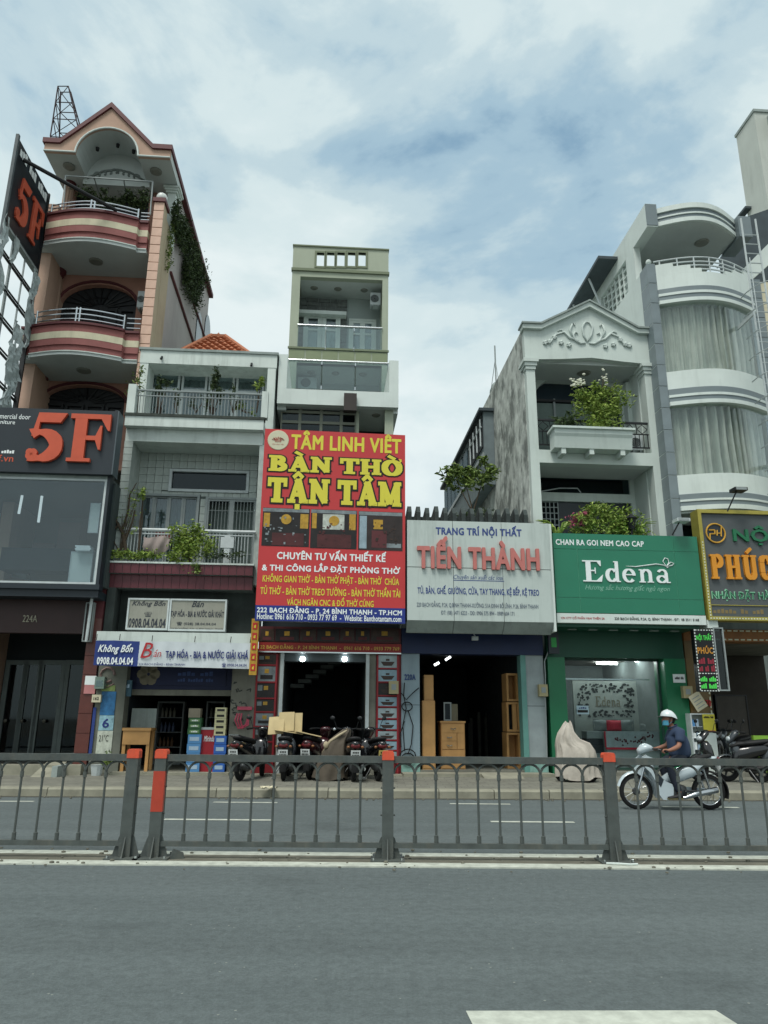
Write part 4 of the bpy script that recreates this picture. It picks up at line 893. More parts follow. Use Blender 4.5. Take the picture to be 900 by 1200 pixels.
for k in range(4):
    w_ = (wl1-wl0)/4; f = MB().frame(wl0+k*w_, wl0+(k+1)*w_, zfl2, zwt, W2+.04+.02*(k % 2), W2+.09+.02*(k % 2), .05).build('sliding_window', GM, h2); MB().box(wl0+k*w_+.05, wl0+(k+1)*w_-.05, W2+.07+.02*(k % 2), W2+.08+.02*(k % 2), zfl2+.05, zwt-.05).build('pane', GLASSW, f)
for k in range(2):
    w_ = (wr1-wr0)/2; f = MB().frame(wr0+k*w_, wr0+(k+1)*w_, zfl2, zwr, W2+.0, W2+.05, .06).build('folding_gate', GM, h2)
    m_ = MB(); [m_.tube([(wr0+k*w_+.06+j*.085, W2+.02, zfl2), (wr0+k*w_+.06+j*.085, W2+.02, zwr-.06)], .011, 4) for j in range(int(w_/.085))]
    for zz in (.35, .62, .86): m_.tube([(wr0+k*w_+.06, W2+.02, zfl2+(zwr-zfl2)*zz), (wr0+(k+1)*w_-.06, W2+.02, zfl2+(zwr-zfl2)*zz)], .012, 4)
    m_.build('gate_bars', GM, f)
MB().frame(wl0-.04, wl1+.04, zfl2, zwt+.05, W2-.02, W2+.12, .06).build('window_surround', GM, h2); MB().frame(wr0-.04, wr1+.04, zfl2, zwr+.05, W2-.02, W2+.12, .06).build('gate_surround', GM, h2)
curtain(wl0, wl1, zfl2, zwt, W2+.35, CURT2, h2, .03); curtain(wr0, wr1, zfl2, zwr, W2+.4, CURT2, h2, .03)
MB().box(u2L+.2, u2R-.2, W2+.9, W2+1.0, zfl2, zb_).build('room_wall', DARKIN, h2)
# planter parapet with red tiles
REDT = mat('red_wall_tile', '#5e2b33', .4, .22, 5, streak=.4, dirt_or_shade=lin('#3f3033'))
a, b_, c_, d_ = R(124, 661, 296.5, 673, V2-.02); MB().box(a, b_, V2+.0, V2+.35, c_, d_).build('planter', JOINT, h2); MB().box(a-.02, b_+.02, V2-.05, V2+.37, d_, d_+.04).build('planter_rim', WHITE, h2)
nt_ = 18; w_ = (b_-a)/nt_; t_ = B(a+.006, a+w_-.006, V2-.02, V2-.001, c_+.006, d_-.006).build('planter_tile', REDT, h2); rep(t_, [(w_*k, random.uniform(-.003, .003), 0) for k in range(1, nt_)])
_, _, c3, d3 = R(122, 679, 295, 690, V2+.12); t_ = B(a+.0, a+w_-.008, V2+.10, V2+.119, c3, c_-.004).build('soffit_tile', REDT, h2); rep(t_, [(w_*k, random.uniform(-.003, .003), 0) for k in range(1, nt_)])
MB().box(a, b_, V2+.12, W2+.3, c3, c_-.001).build('floor_slab', JOINT, h2)
zr1 = Zp(222, 622, V2+.15); MB().tube([(a+.25, V2+.15, zr1), (b_-.0, V2+.15, zr1)], .045, 8).build('top_rail', WHITEM, h2); MB().tube([(a+.3, V2+.15, zr1-.1), (b_-.05, V2+.15, zr1-.1)], .018, 6).build('lower_rail', WHITEM, h2)
bar = MB().tube([(a+.4, V2+.15, d_+.04), (a+.4, V2+.15, zr1)], .011, 4).build('baluster', WHITEM, h2); nb = 38; dd = (b_-a-.5)/nb; rep(bar, [(dd*k, 0, 0) for k in range(1, nb) if k not in (29, 30)])
x_ = U(266, 645, V2+.15); MB().box(x_-.07, x_+.07, V2+.1, V2+.14, d_+.04, zr1-.1).box(x_-.16, x_+.16, V2+.09, V2+.139, zr1-.42, zr1-.15).build('gate_lock_plate', WHITEM, h2)
# hip roof of orange tiles
rf = thing('tiled_hip_roof', 'small hipped roof of orange clay tiles rising behind the parapet of the white house', 'roof', U(255, 412, 3), 3, zr)
rv0, rv1 = 2.6, 5.4; ra, rb = U(207, 409, rv0), U(297, 415, rv0); zb0 = Zp(252, 413, rv0)-.15; zap = Zp(256, 396, 4.0); ap0, ap1 = (U(248, 394, 4.0), 4.0, zap), (U(264, 394, 4.0), 4.0, zap)
c4 = [(ra, rv0, zb0), (rb, rv0, zb0), (rb, rv1, zb0), (ra, rv1, zb0)]
m_ = MB(); m_.quad(c4[0], c4[1], ap1, ap0); m_.tri(c4[1], c4[2], ap1); m_.quad(c4[2], c4[3], ap0, ap1); m_.tri(c4[3], c4[0], ap0); m_.build('roof_deck', MAROON, rf)
nr = 9
for j in range(nr):
    t0, t1 = j/nr, (j+1.25)/nr
    L0 = Vector(c4[0]).lerp(Vector(ap0), t0); R0 = Vector(c4[1]).lerp(Vector(ap1), t0); up = (Vector(ap0)+Vector(ap1)-Vector(c4[0])-Vector(c4[1]))/2/nr*1.15
    n_ = max(2, round((R0-L0).length/.24)); 
    for i in range(n_):
        p = L0.lerp(R0, i/n_); q = L0.lerp(R0, (i+1)/n_); x = (q-p)
        m_ = MB(); nn = Vector((0, -.05, .04)); 
        sec = [(0, .0), (.12, .5), (.35, 1.0), (.6, .9), (.8, .3), (1, .0)]
        for (s0, h0), (s1, h1_) in zip(sec, sec[1:]): m_.quad(tuple(p+x*s0+nn*(h0+.6)), tuple(p+x*s1+nn*(h1_+.6)), tuple(p+x*s1+up+nn*(h1_*.8)), tuple(p+x*s0+up+nn*(h0*.8)))
        m_.quad(tuple(p+nn*1.6+x*.1), tuple(q+nn*1.4-x*.2), tuple(q+nn*.1), tuple(p+nn*.1))
        m_.build('roof_tile', TERR, rf)
for s_, e_ in ((c4[0], ap0), (c4[1], ap1), (ap0, ap1)):
    s_, e_ = Vector(s_), Vector(e_); n_ = max(2, int((e_-s_).length/.3))
    for k in range(n_): MB().tube([tuple(s_.lerp(e_, k/n_)+Vector((0, -.02, .04))), tuple(s_.lerp(e_, (k+1.1)/n_)+Vector((0, -.02, .06)))], [.09, .075], 6).build('ridge_tile', TERR, rf)
MB().lathe(((ap0[0]+ap1[0])/2, 4.0, zap), [(.07, 0), (.04, .07), (.07, .11), (.02, .17), (.005, .2)], 8).build('finial', TERR, rf)
# body of the house behind
MB().box(u2L+.25, u2R-.0, 2.75, 9, zb_+.3, zrb-.001).build('body_wall', WHITE, h2)

# ---- plants of the white house
def stemplant(label, x0, y0, x1, y1, v, n, size, m, group, jit=.15, sp=4, cat='plant', name='balcony_plant', yb=None, pot=True):
    """thin plant whose leafy part fills the pixel box; yb is the row of its foot"""
    a, b_, c_, d_ = R(x0, y0, x1, y1, v); uc = (a+b_)/2; zft = Zp((x0+x1)/2, yb or y1, v)
    sets = []; stems = []
    for k in range(sp):
        cx, cz = random.uniform(a, b_), c_+(d_-c_)*(.25+.75*(k+.5)/sp*random.uniform(.8, 1.1)); sets.append(((cx, v+random.uniform(-.1, .1), cz), ((b_-a)*.32, .15, (d_-c_)*.26), n//sp, size))
        mid = ((uc+cx)/2+random.uniform(-.05, .05), v, (zft+cz)/2); stems.append(([(uc, v, zft), mid, (cx, v, cz)], .018))
    o = plant(name, label, cat, uc, v, zft, sets, m, stems, group)
    if pot: MB().lathe((uc, v, zft-.02), [(.07, 0), (.1, .15), (.11, .15), (.09, .12)], 10).build('pot', mat('clay_pot', '#453a33', .8, .3), o)
    return o
g = 'plants on the balconies of the white house'
for i, (x0, y0, x1, y1, n, s_, m, lb) in enumerate((
    (150, 432, 178, 470, 120, .10, LEAF, 'sparse reddish-stemmed shrub at the left end of the top balcony, reaching past the parapet'), (180, 443, 196, 466, 60, .16, LEAFD, 'small upright plant with broad leaves right of the left end shrub on the top balcony'),
    (203, 455, 213, 482, 70, .09, LEAFD, 'thin dark plant in front of the first white window post of the top balcony'), (243, 438, 258, 484, 330, .11, LEAFD, 'tallest dense dark green plant in the middle of the top balcony'),
    (268, 455, 280, 486, 70, .09, LEAFD, 'slim plant in front of the third window post of the top balcony'), (298, 440, 307, 460, 50, .14, LEAFY, 'single tall stem with a yellow-green tuft at the right end of the top balcony'),
    (220, 462, 240, 484, 90, .07, LEAFD, 'low dry twiggy plant left of the tall dark one on the top balcony'), (278, 472, 300, 488, 110, .08, LEAF, 'low trailing weed near the right end of the top balcony'))):
    stemplant(lb, x0, y0, x1, y1, V2+.35, int(n*1.5), s_, m, g, yb=484, pot=i in (1, 3))
for lb, x0, y0, x1, y1, n, s_, m, sp in (('bare branching shrub with a few leaves climbing the left fin of the middle balcony', 124, 575, 165, 640, 120, .09, LEAFY, 6), ('leafy twig tuft hanging high beside the left fin above the bare shrub', 160, 572, 178, 590, 90, .09, LEAFY, 3)):
    o = stemplant(lb, x0, y0, x1, y1, V2+.1, n, s_, m, g, sp=sp, yb=648, pot=False)
o = thing('bare_branch', 'bare brown branch rising from the planter beside the left fin', 'branch', U(148, 648, V2+.1), V2+.1, zp2, g)
m_ = MB(); q = [(148, 648), (144, 625), (136, 610), (130, 600)]; m_.tube([(P(x, y, V2+.1)[0], V2+.1, P(x, y, V2+.1)[1]) for x, y in q], [.05, .04, .03, .02], 6)
for q in ([(143, 622), (150, 600), (152, 580), (160, 566)], [(146, 635), (155, 612), (158, 598)], [(140, 615), (131, 622), (120, 620)]): m_.tube([(P(x, y, V2+.1)[0], V2+.1, P(x, y, V2+.1)[1]) for x, y in q], [.03, .025, .02, .01][:len(q)], 5)
m_.build('branch', BARK, o)
o = plant('planter_bush', 'round bushy green plant in the red tiled planter, right of the hung blanket', 'bush', U(222, 648, .1), .05, zp2, [((U(x, y, .1), .05, Zp(x, y, .1)), (.42, .25, .42), 420, .10) for x, y in ((215, 632), (228, 628), (222, 645), (236, 642), (208, 648))], LEAFY, [([(U(222, 655, .1), .1, zp2), (U(222, 640, .1), .08, zp2+.4)], .03)])
o = plant('ground_creeper', 'low green creeper spilling along the left part of the red tiled planter', 'creeper', U(150, 655, .1), .0, zp2, [((U(x, 651, .1), .0, Zp(x, 651, .1)), (.35, .15, .14), 130, .09) for x in (134, 146, 158, 168, 176)], LEAFY)
o = plant('planter_weed', 'dry brownish weed in the planter under the gate lock', 'weed', U(255, 655, .1), .0, zp2, [((U(x, 651, .1), .0, Zp(x, 651, .1)), (.3, .12, .16), 90, .08) for x in (250, 262, 275)], LEAFD)
o = plant('hanging_weed', 'small weed hanging over the red tiles below the round bush', 'weed', U(228, 665, 0), -.05, zp2-.3, [((U(229, y, -.05), -.08, Zp(229, y, -.05)), (.15, .05, .12), 45, .08) for y in (663, 669)], LEAF)
# blanket over the rail
a, b_, c_, d_ = R(167, 629, 199, 652, V2+.1); o = thing('hung_blanket', 'pinkish grey blanket hung sagging over the lower rail of the middle balcony', 'blanket', (a+b_)/2, V2+.12, c_)
b = MB(); nx, nz_ = 16, 10
for j in range(nz_+1):
    for i in range(nx+1):
        s_, t = i/nx, j/nz_; b.v.append((a+(b_-a)*(s_+.06*math.sin(t*3)*(0.5-s_)), V2+.1+.035*math.sin(s_*14+t*4)-.05*math.sin(t*3.1), d_+(c_-d_)*t*(.55+.45*math.sin(s_*3.1))-.03*math.sin(s_*7)))
b.f = [(j*(nx+1)+i, j*(nx+1)+i+1, (j+1)*(nx+1)+i+1, (j+1)*(nx+1)+i) for j in range(nz_) for i in range(nx)]; b.build('cloth', mat('blanket', '#8f8480', .95, .15, 6), o, smooth=True)
a, b_, c_, d_ = R(180, 623, 199, 633, V2+.3); o2 = thing('plastic_crate', 'reddish plastic crate behind the hung blanket', 'crate', a, V2+.35, c_)
MB().frame(a, b_, c_, d_, V2+.35, V2+.6, .03).build('rim', mat('dull_red_plastic', '#6f3b36', .6), o2); m_ = MB(); [m_.box(a+.05+k*.07, a+.09+k*.07, V2+.36, V2+.38, c_, d_) for k in range(int((b_-a)/.07))]; m_.build('slat', MATS['dull_red_plastic'], o2)

# ---- ground floor of house 2
zc0 = Zp(204, 752, -.8); zc1_ = Zp(204, 741, -.8)
cw = (U(113, 745, -.8), U(295, 745, -.8))
MB().box(cw[0], cw[1], -.8, .3, zc0-.05, zc1_).build('canopy', WHITE, h2)
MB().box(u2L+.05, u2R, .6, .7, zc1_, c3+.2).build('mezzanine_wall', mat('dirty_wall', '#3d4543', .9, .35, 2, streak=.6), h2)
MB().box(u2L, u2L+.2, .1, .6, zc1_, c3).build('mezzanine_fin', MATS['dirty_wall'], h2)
# grey lightbox sign in the recess
sg = thing('box_sign', 'faded beige two part signboard in the recess under the red tiled balcony', 'sign', U(206, 737, .1), .1, zc1_+.02)
BEI = mat('faded_beige', '#8f9086', .7, .15, 2, streak=.4)
for x0, x1 in ((148.5, 197.5), (198, 265)):
    a, b_, c_, d_ = R(x0, 701 if x0 < 160 else 702, x1, 738 if x0 < 160 else 739.5, .1); MB().box(a+.03, b_-.03, .12, .3, c_+.03, d_-.03).build('panel', BEI, sg); MB().frame(a, b_, c_, d_, .1, .31, .04).build('frame', WHITEM, sg)
FN = mat('faded_navy', '#30363f', .7, .2, 5)
tpx('Không Bốn', 155, 703.5, 194, 711.5, .12, FN, sg, shear=.35, bold=.015); tpx('☎', 169, 717, 178, 723, .12, FN, sg); tpx('0908.04.04.04', 150.5, 724.5, 194, 736, .12, FN, sg, bold=.04)
tpx('Bán', 225, 704, 239, 711.5, .12, FN, sg, shear=.35, bold=.015); tpx('TẠP HÓA - BIA & NƯỚC GIẢI KHÁT', 200, 714, 262.5, 725, .12, FN, sg, bold=.04); tpx('☎ (028) 38.04.04.04', 207, 729, 253, 733.5, .12, FN, sg, bold=.02); tpx('224 BẠCH ĐẰNG - P.24 - Q. BÌNH THẠNH - TP.HCM', 200, 735, 261, 738, .12, FN, sg)
# cloth banner
bn = thing('cloth_banner', 'wrinkled blue and white cloth banner tied along the canopy of the white house', 'banner', U(200, 780, -.86), -.86, zc0-.6)
BW = mat('banner_white', '#c3cbcf', .7, .08, 3); BBL = mat('banner_blue', '#253a7a', .7, .12, 3)
def banner(x0, x1, y0l, y0r, y1l, y1r, m, nm):
    a, b_ = U(x0, 765, -.86), U(x1, 765, -.86); zt0, zt1, zb0_, zb1 = Zp(x0, y0l, -.86), Zp(x1, y0r, -.86), Zp(x0, y1l, -.86), Zp(x1, y1r, -.86)
    b = MB(); nx, nz_ = 40, 6
    for j in range(nz_+1):
        for i in range(nx+1):
            s_, t = i/nx, j/nz_; x = a+(b_-a)*s_; z0, z1 = zt0+(zt1-zt0)*s_, zb0_+(zb1-zb0_)*s_
            b.v.append((x, -.86+.008*math.sin(x*7)+.006*math.sin(x*17+t*3), z0+(z1-z0)*t-.012*abs(math.sin(x*2.6))*(1-t)))
    b.f = [(j*(nx+1)+i, (j+1)*(nx+1)+i, (j+1)*(nx+1)+i+1, j*(nx+1)+i+1) for j in range(nz_) for i in range(nx)]; b.build(nm, m, bn, smooth=True)
banner(111, 163, 750, 751, 779.5, 781, BBL, 'blue_cloth'); banner(162.5, 294, 751, 753.5, 780.5, 784, BW, 'white_cloth')
tpx('Không Bốn', 115, 754, 156, 767, -.885, WPR, bn, shear=.35, bold=.03); tpx('0908.04.04.04', 113.5, 770, 156, 779, -.885, WPR, bn, bold=.045)
RED = mat('red_print', '#a8262c', .6, .08)
tpx('B', 165, 753, 179, 771, -.885, RED, bn, shear=.3, bold=.0); tpx('án', 180, 761, 189, 770, -.885, RED, bn, shear=.3); tpx('TẠP HÓA - BIA & NƯỚC GIẢI KHÁ', 194, 760.5, 291, 774, -.885, NAVY, bn, bold=.04)
tpx('224 BẠCH ĐẰNG - BÌNH THẠNH', 162.5, 776, 217, 780.5, -.885, NAVY, bn, bold=.02); tpx('☎ 0908.04.04.04', 260, 777, 289, 782, -.885, NAVY, bn, bold=.03)
for x, y in ((113, 750), (140, 750), (178, 751.5), (228, 752.5), (270, 753), (293, 753.5)):
    TB(x, y, x+1, y-7, -.87, .008, 'tie_string', BLK, bn, 4)
# shop interior
uo0, uo1 = U(143, 850, 0), U(268, 850, 0); zlin = Zp(204, 812, .4)
CONC = mat('stained_concrete', '#78786e', .9, .3, 2, .2, 20, streak=.6)
for (x0, x1) in ((108, 143), (268, 297.4)):
    MB().box(U(x0, 850, 0)+.01, U(x1, 850, 0), 0, .4, gz, zc0-.051).build('shop_pier', CONC if x0 > 200 else mat('dull_pier', '#6c6f66', .9, .3, 2), h2)
MB().box(uo0, uo1, .3, .45, Zp(204, 803, .3)-.1, zc0-.05).build('lintel', mat('navy_board', '#131d40', .6, .2, 2), h2)
MB().box(uo0, uo1, .28, .46, Zp(204, 815, .28), Zp(204, 803, .3)-.104).build('lintel_beam', CONC, h2)
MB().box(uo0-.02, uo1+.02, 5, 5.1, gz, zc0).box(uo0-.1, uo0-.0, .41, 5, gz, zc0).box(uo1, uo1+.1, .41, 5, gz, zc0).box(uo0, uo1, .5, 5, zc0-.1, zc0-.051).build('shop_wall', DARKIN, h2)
MB().box(uo0-.1, uo1+.1, -.3, 5, .1, .2).build('shop_step', KERB, h2)
lg = thing('emblem_board', 'dim navy board with a cream flower emblem inside the white house shop', 'sign', U(210, 800, .25), .25, zc0-.6); a, b_, c_, d_ = R(160, 783, 265, 803, .27); MB().box(a, b_, .27, .298, c_, d_).build('board', MATS['navy_board'], lg)
m_ = MB(); cx, cz = P(174, 790, .26)
for k in range(6): m_.lathe((cx+.15*math.cos(k*1.047), .262, cz+.15*math.sin(k*1.047)), [(.12, 0), (.12, .004+.001*k)], 10, 'y')
m_.build('flower_emblem', mat('dull_cream', '#77715f', .7), lg); tpx('#### ###', 208, 787, 250, 792, .27, mat('dim_blue', '#34497a', .6), lg, bold=.03); tpx('### ###### ###', 208, 795, 250, 799, .27, MATS['dim_blue'], lg)
# shelves with goods deep inside
for i, (x0, x1, lb) in enumerate(((182, 214, 'dim shelf of bottles at the left back of the grocery'), (240, 262, 'dim shelf of bottles at the right back of the grocery'))):
    a, b_, c_, d_ = R(x0, 822, x1, 890, 2.5); o = thing('goods_shelf', lb, 'shelf', (a+b_)/2, 2.5, .2); MB().frame(a, b_, .2, d_, 2.5, 2.9, .04).build('shelf_frame', GM, o)
    for k in range(4):
        z_ = .25+k*(d_-.3)/4; MB().box(a+.04, b_-.04, 2.52, 2.88, z_, z_+.02).build('shelf_board', GM, o)
        q = MB().lathe((a+.12, 2.62, z_+.02), [(.035, 0), (.04, .14), (.015, .2), (.015, .24)], 7).build('bottle', mat('bottle_'+str(k), ('#3a5a3a', '#6a4a2a', '#4a5a7a', '#7a7a6a')[k], .3), o); rep(q, [(.1*j, 0, 0) for j in range(1, int((b_-a-.2)/.1))])
a, b_, c_, d_ = R(142, 853, 176, 893, .0); o = thing('wooden_counter', 'light wooden counter with a grey back board at the left of the grocery', 'counter', (a+b_)/2, .2, .2)
MB().box(a, b_, -.05, .5, d_-.06, d_).box(a+.02, b_-.02, -.02, 0, d_-.36, d_-.061).build('counter_top', WOOD, o); [MB().box(x, x+.07, y, y+.07, .2, d_-.061).build('leg', WOOD, o) for x in (a+.02, b_-.09) for y in (.001, .42)]
_, _, _, z2 = R(142, 830, 176, 853, .3); MB().box(a+.05, b_-.02, .45, .5, d_, z2).build('back_board', GREYW, o)
# drink cases
def cases(label, x0, x1, v, rows, group='stacked drink cases outside the grocery'):
    """rows: (top row, bottom row, material, logo text, text material)"""
    for k, (yt, yb, m, tx, tm, n) in enumerate(rows):
        a, b_, c_, d_ = R(x0, yt, x1, yb, v); c_ = max(c_, .142 if k else .142) if yb < 884 else .2
        for j in range(n):
            z0, z1 = c_+(d_-c_)*j/n, c_+(d_-c_)*(j+1)/n; o = thing('drink_case', label+(' '+ORD(j, n)+' of its colour' if n > 1 else ''), 'drink case', (a+b_)/2, v, z0, group)
            MB().box(a+random.uniform(0, .015), b_-random.uniform(0, .015), v, v+.28, z0+.003, z1-.003).build('carton', m, o); MB().box(a+.05, b_-.05, v-.004, v-.001, z0+(z1-z0)*.3, z0+(z1-z0)*.72).build('logo_band', tm, o)
            if tx: text(tx, (a+.08, b_-.08, z0+(z1-z0)*.36, z0+(z1-z0)*.66), v-.004, WPR, o, bold=.02)
def ORD(j, n): return 'lowest' if j == 0 else ('topmost' if j == n-1 else ('second from bottom', 'third from bottom', 'fourth from bottom')[j-1])
G1 = mat('case_green', '#2c5a35', .5, .15, 4); B1_ = mat('case_blue', '#4f86b8', .5, .15, 4); R1 = mat('case_red', '#9c1f2b', .45, .12, 4); Y1 = mat('case_cream', '#c9c59c', .5, .15, 4); B2_ = mat('case_deep_blue', '#2c5fae', .5, .15, 4); T1 = mat('case_tan', '#8b8372', .7); LB = mat('case_logo', '#9fb6c9', .5, .2, 9); DKL = mat('case_logo_dark', '#2b2b26', .5)
cases('tan carton on top of the left drink stack', 220.5, 235, -.1, [(830, 841, T1, '', T1, 1)])
cases('green beer case on the left drink stack,', 220, 236, -.1, [(841, 860.5, G1, '####', mat('case_logo_green', '#7fa06a', .5), 3)])
cases('light blue drink case on the left drink stack,', 219, 235.5, -.1, [(860.5, 886, B1_, '', LB, 4)])
cases('cream case with dark caps, right drink stack,', 251, 265, -.12, [(829, 862, Y1, '', DKL, 5)])
cases('deep blue case on the right drink stack,', 250.5, 265, -.12, [(862, 886, B2_, '', LB, 4)])
a, b_, c_, d_ = R(234, 855, 251, 886, .0); o = thing('ice_chest', 'red drinks chest with white script between the two drink stacks', 'chest', (a+b_)/2, .0, .2); MB().box(a, b_, .0, .5, .2, d_).build('body', R1, o); MB().box(a-.01, b_+.01, -.01, .51, d_, d_+.05).build('lid', WHITEM, o); tpx('Mirinda', 239, 862, 251, 869, .0, WPR, o, shear=.3, bold=.03)
# posters on the left pier
po = thing('poster_strip', 'tall blue and white drinks poster on the left pier of the grocery', 'poster', U(122, 840, -.02), -.02, gz)
def pst(x0, y0, x1, y1, v, m, par, nm='poster_panel'): a, b_, c_, d_ = R(x0, y0, x1, y1, v); return MB().box(a, b_, v, v+.012, c_, d_).build(nm, m, par)
PB = mat('poster_blue', '#2f6c9c', .5, .5, 7); PC = mat('poster_cyan', '#8fb7c4', .5, .45, 8); PWh = mat('poster_white', '#b9bfb2', .5, .35, 9)
pst(119, 803, 135, 810, -.02, mat('poster_green', '#7c8f52', .5, .3, 6), po); pst(118, 810.4, 135, 838, -.02, PB, po); pst(116, 838.4, 133, 856, -.02, PC, po); pst(113, 856.4, 131, 887, -.02, PWh, po)
tpx('6', 120, 842, 128, 853, -.022, NAVY, po, bold=.03); tpx('21°C', 116, 861, 127, 869, -.022, BLK, po); 
o = thing('blue_strip_sign', 'thin blue strip with white marks on the edge of the maroon pier', 'sign', U(110, 850, -.05), -.05, gz); pst(106.5, 829, 110, 884, -.04, BBL, o, 'strip')
o = thing('hanging_shield_sign', 'small teal lightbox hanging at the left inside the grocery opening', 'sign', U(148, 805, .2), .1, 2); a, b_, c_, d_ = R(141, 797, 154, 816, .05); MB().box(a, b_, .05, .12, c_, d_).build('panel', mat('teal_box', '#2d5160', .5), o); tpx('###', 143, 802, 152, 806, .05, LB, o, bold=.02); TB(147, 789, 147, 797, .08, .008, 'hanger', BLACKM, o, 4)
o = thing('faded_wall_logo', 'faded round painted ornament high on the left pier of the grocery', 'painting', U(126, 795, -.01), -.01, 2.2); m_ = MB(); cx, cz = P(126, 791, -.01); m_.tube([(cx+.16*math.cos(k*.6), -.01, cz+.16*math.sin(k*.6)) for k in range(10)], .03, 4); m_.tube([(cx-.15, -.01, cz-.2), (cx+.02, -.01, cz-.28), (cx+.16, -.01, cz-.2)], .025, 4); m_.build('scroll', mat('faded_pink', '#7d6a66', .8), o)
o = thing('graffiti', 'thin grey spray graffiti on the right concrete pier of the grocery', 'graffiti', U(283, 830, -.01), -.01, 1.5)
m_ = MB()
for s_ in range(9):
    x, y = 274+random.uniform(0, 14), 800+s_*6; q = []
    for k in range(7): x += random.uniform(-3, 4); y += random.uniform(-3, 3.4); x = min(max(x, 271), 294); q.append((U(x, y, -.006), -.006, Zp(x, y, -.006)))
    m_.tube(q, .012, 4)
m_.build('spray_line', mat('spray_grey', '#474c49', .8), o)
o = thing('pink_ornament', 'pink plastic stool hung on the right pier of the grocery', 'stool', U(284, 845, -.1), -.1, 1.2); PKM = mat('pink_plastic', '#b3485e', .5)
a, b_, c_, d_ = R(278, 828, 295, 836, -.1); MB().box(a, b_, -.12, -.02, (c_+d_)/2, d_).build('seat', PKM, o); m_ = MB(); cx, cz = P(285, 843, -.1)
for k in range(3): m_.tube([(cx-.14+.05*k, -.1, cz+.13), (cx-.18+.06*k, -.13, cz-.02), (cx-.1+.05*k, -.1, cz-.2), (cx+.06+.03*k, -.1, cz-.12), (cx+.12, -.1, cz+.1)], .02, 5)
m_.build('leg', PKM, o)
# ================================================================ house 3: narrow green tower behind the red signboard
V3 = 5.0
OLIVE = mat('olive_paint', '#9da694', .7, .07, 1.5, .05, 30, streak=.12); OLIVED = mat('olive_trim', '#6d7760', .7, .1, 2); OLIVEM = mat('olive_panel', '#7f8a6d', .7, .1, 2)
t3L, t3R = U(341, 350, V3), U(455, 350, V3)
h3 = thing('townhouse', 'narrow olive green tower house with five slots under its flat top', 'building', (t3L+t3R)/2, 0, gz)
zT, zM, zO = Zp(400, 291, V3), Zp(400, 318.5, V3), Zp(400, 326, V3)
zF, zF2, zFb = Zp(400, 410.5, V3), Zp(400, 413.5, V3), Zp(400, 425, V3)
o0, o1 = U(350.5, 360, V3), U(448, 360, V3)
sl_ = []
for x in (375.5, 387.5, 399.5, 412, 424.3): c_ = U(x, 303, V3); sl_.append((c_-.13, c_+.13, Zp(x, 312.2, V3), Zp(x, 296.5, V3)))
MB().wall(t3L, t3R, zM, zT, V3, V3+.15, sl_).build('parapet', OLIVE, h3)
for a, b_, c_, d_ in sl_: MB().frame(a-.07, b_+.07, c_-.07, d_+.07, V3-.03, V3+.1, .07).build('slot_frame', OLIVED, h3)
MB().box(t3L-.02, t3R+.02, V3-.04, V3+.19, zT, zT+.05).build('top_edge', OLIVED, h3); MB().box(t3L-.03, t3R+.03, V3-.06, V3+.1, zM-.05, zM+.05).build('moulding', OLIVED, h3)
zB3 = Zp(400, 462, V3)
MB().wall(t3L, t3R, zB3-.6, zM-.051, V3, V3+.22, [(o0, o1, zF, zO), (o0, o1, zB3-.55, zFb-.05)]).build('front_frame', OLIVE, h3)
MB().box(t3L-.03, t3R+.03, V3-.05, V3-.001, zF-.02, zF+.05).build('moulding', OLIVED, h3)
for k in range(6): w_ = (t3R-t3L)/6; MB().box(t3L+w_*k+.025, t3L+w_*(k+1)-.025, V3-.02, V3-.001, zFb, zF-.06).build('fascia_panel', OLIVEM, h3)
W3 = V3+1.3
MB().box(t3L, t3L+.2, V3+.221, 14, zB3-.6, zM).box(t3R-.2, t3R, V3+.221, 14, zB3-.6, zM).build('side_wall', OLIVE, h3)
MB().box(o0, o1, V3+.22, W3, zO+.0, zO+.15).box(o0-.1, o1+.1, V3+.22, 13, zO+.15, zM-.06).build('ceiling', SOFFIT, h3)
MB().box(o0-.1, o1+.1, V3+.05, W3, zFb-.05, zF).build('floor_slab', SOFFIT, h3)
for x in (368, 396, 427):
    MB().lathe((U(x, 337, V3+.6), V3+.7, zO-.03), [(.1, 0), (.14, .03)], 12).build('ceiling_lamp', MATS['lamp_glass'], h3)
    MB().lathe((U(x, 337, V3+.6), V3+.7, zFb-.1), [(.1, 0), (.14, .03)], 12).build('ceiling_lamp', MATS['lamp_glass'], h3)
MB().box(o0-.1, o1+.1, W3, W3+.2, zF, zO).build('back_wall', mat('pale_grey_wall', '#9aa6a4', .8, .08, 1), h3)
STONE = mat('stone_cladding', '#6b7270', .8, .45, 5, .5, 18)
us = U(406, 400, W3); zl0, zl1 = Zp(380, 369.5, W3-.3), Zp(380, 365.5, W3-.3)
sb = MB(); random.seed(3)
rows = int((zO-zF)/.16)
for j in range(rows):
    x = o0-.08
    while x < us:
        w_ = random.uniform(.2, .5); x2 = min(us, x+w_); sb.box(x+.006, x2-.006, W3-.02-random.uniform(.02, .06), W3-.001, zF+j*.16+.005, zF+(j+1)*.16-.005); x = x2
sb.build('stone_cladding', STONE, h3, kind='stuff')
MB().box(o0-.05, U(406, 368, W3-.3), W3-.4, W3-.085, zl0, zl1).build('door_canopy', WHITE2, h3)
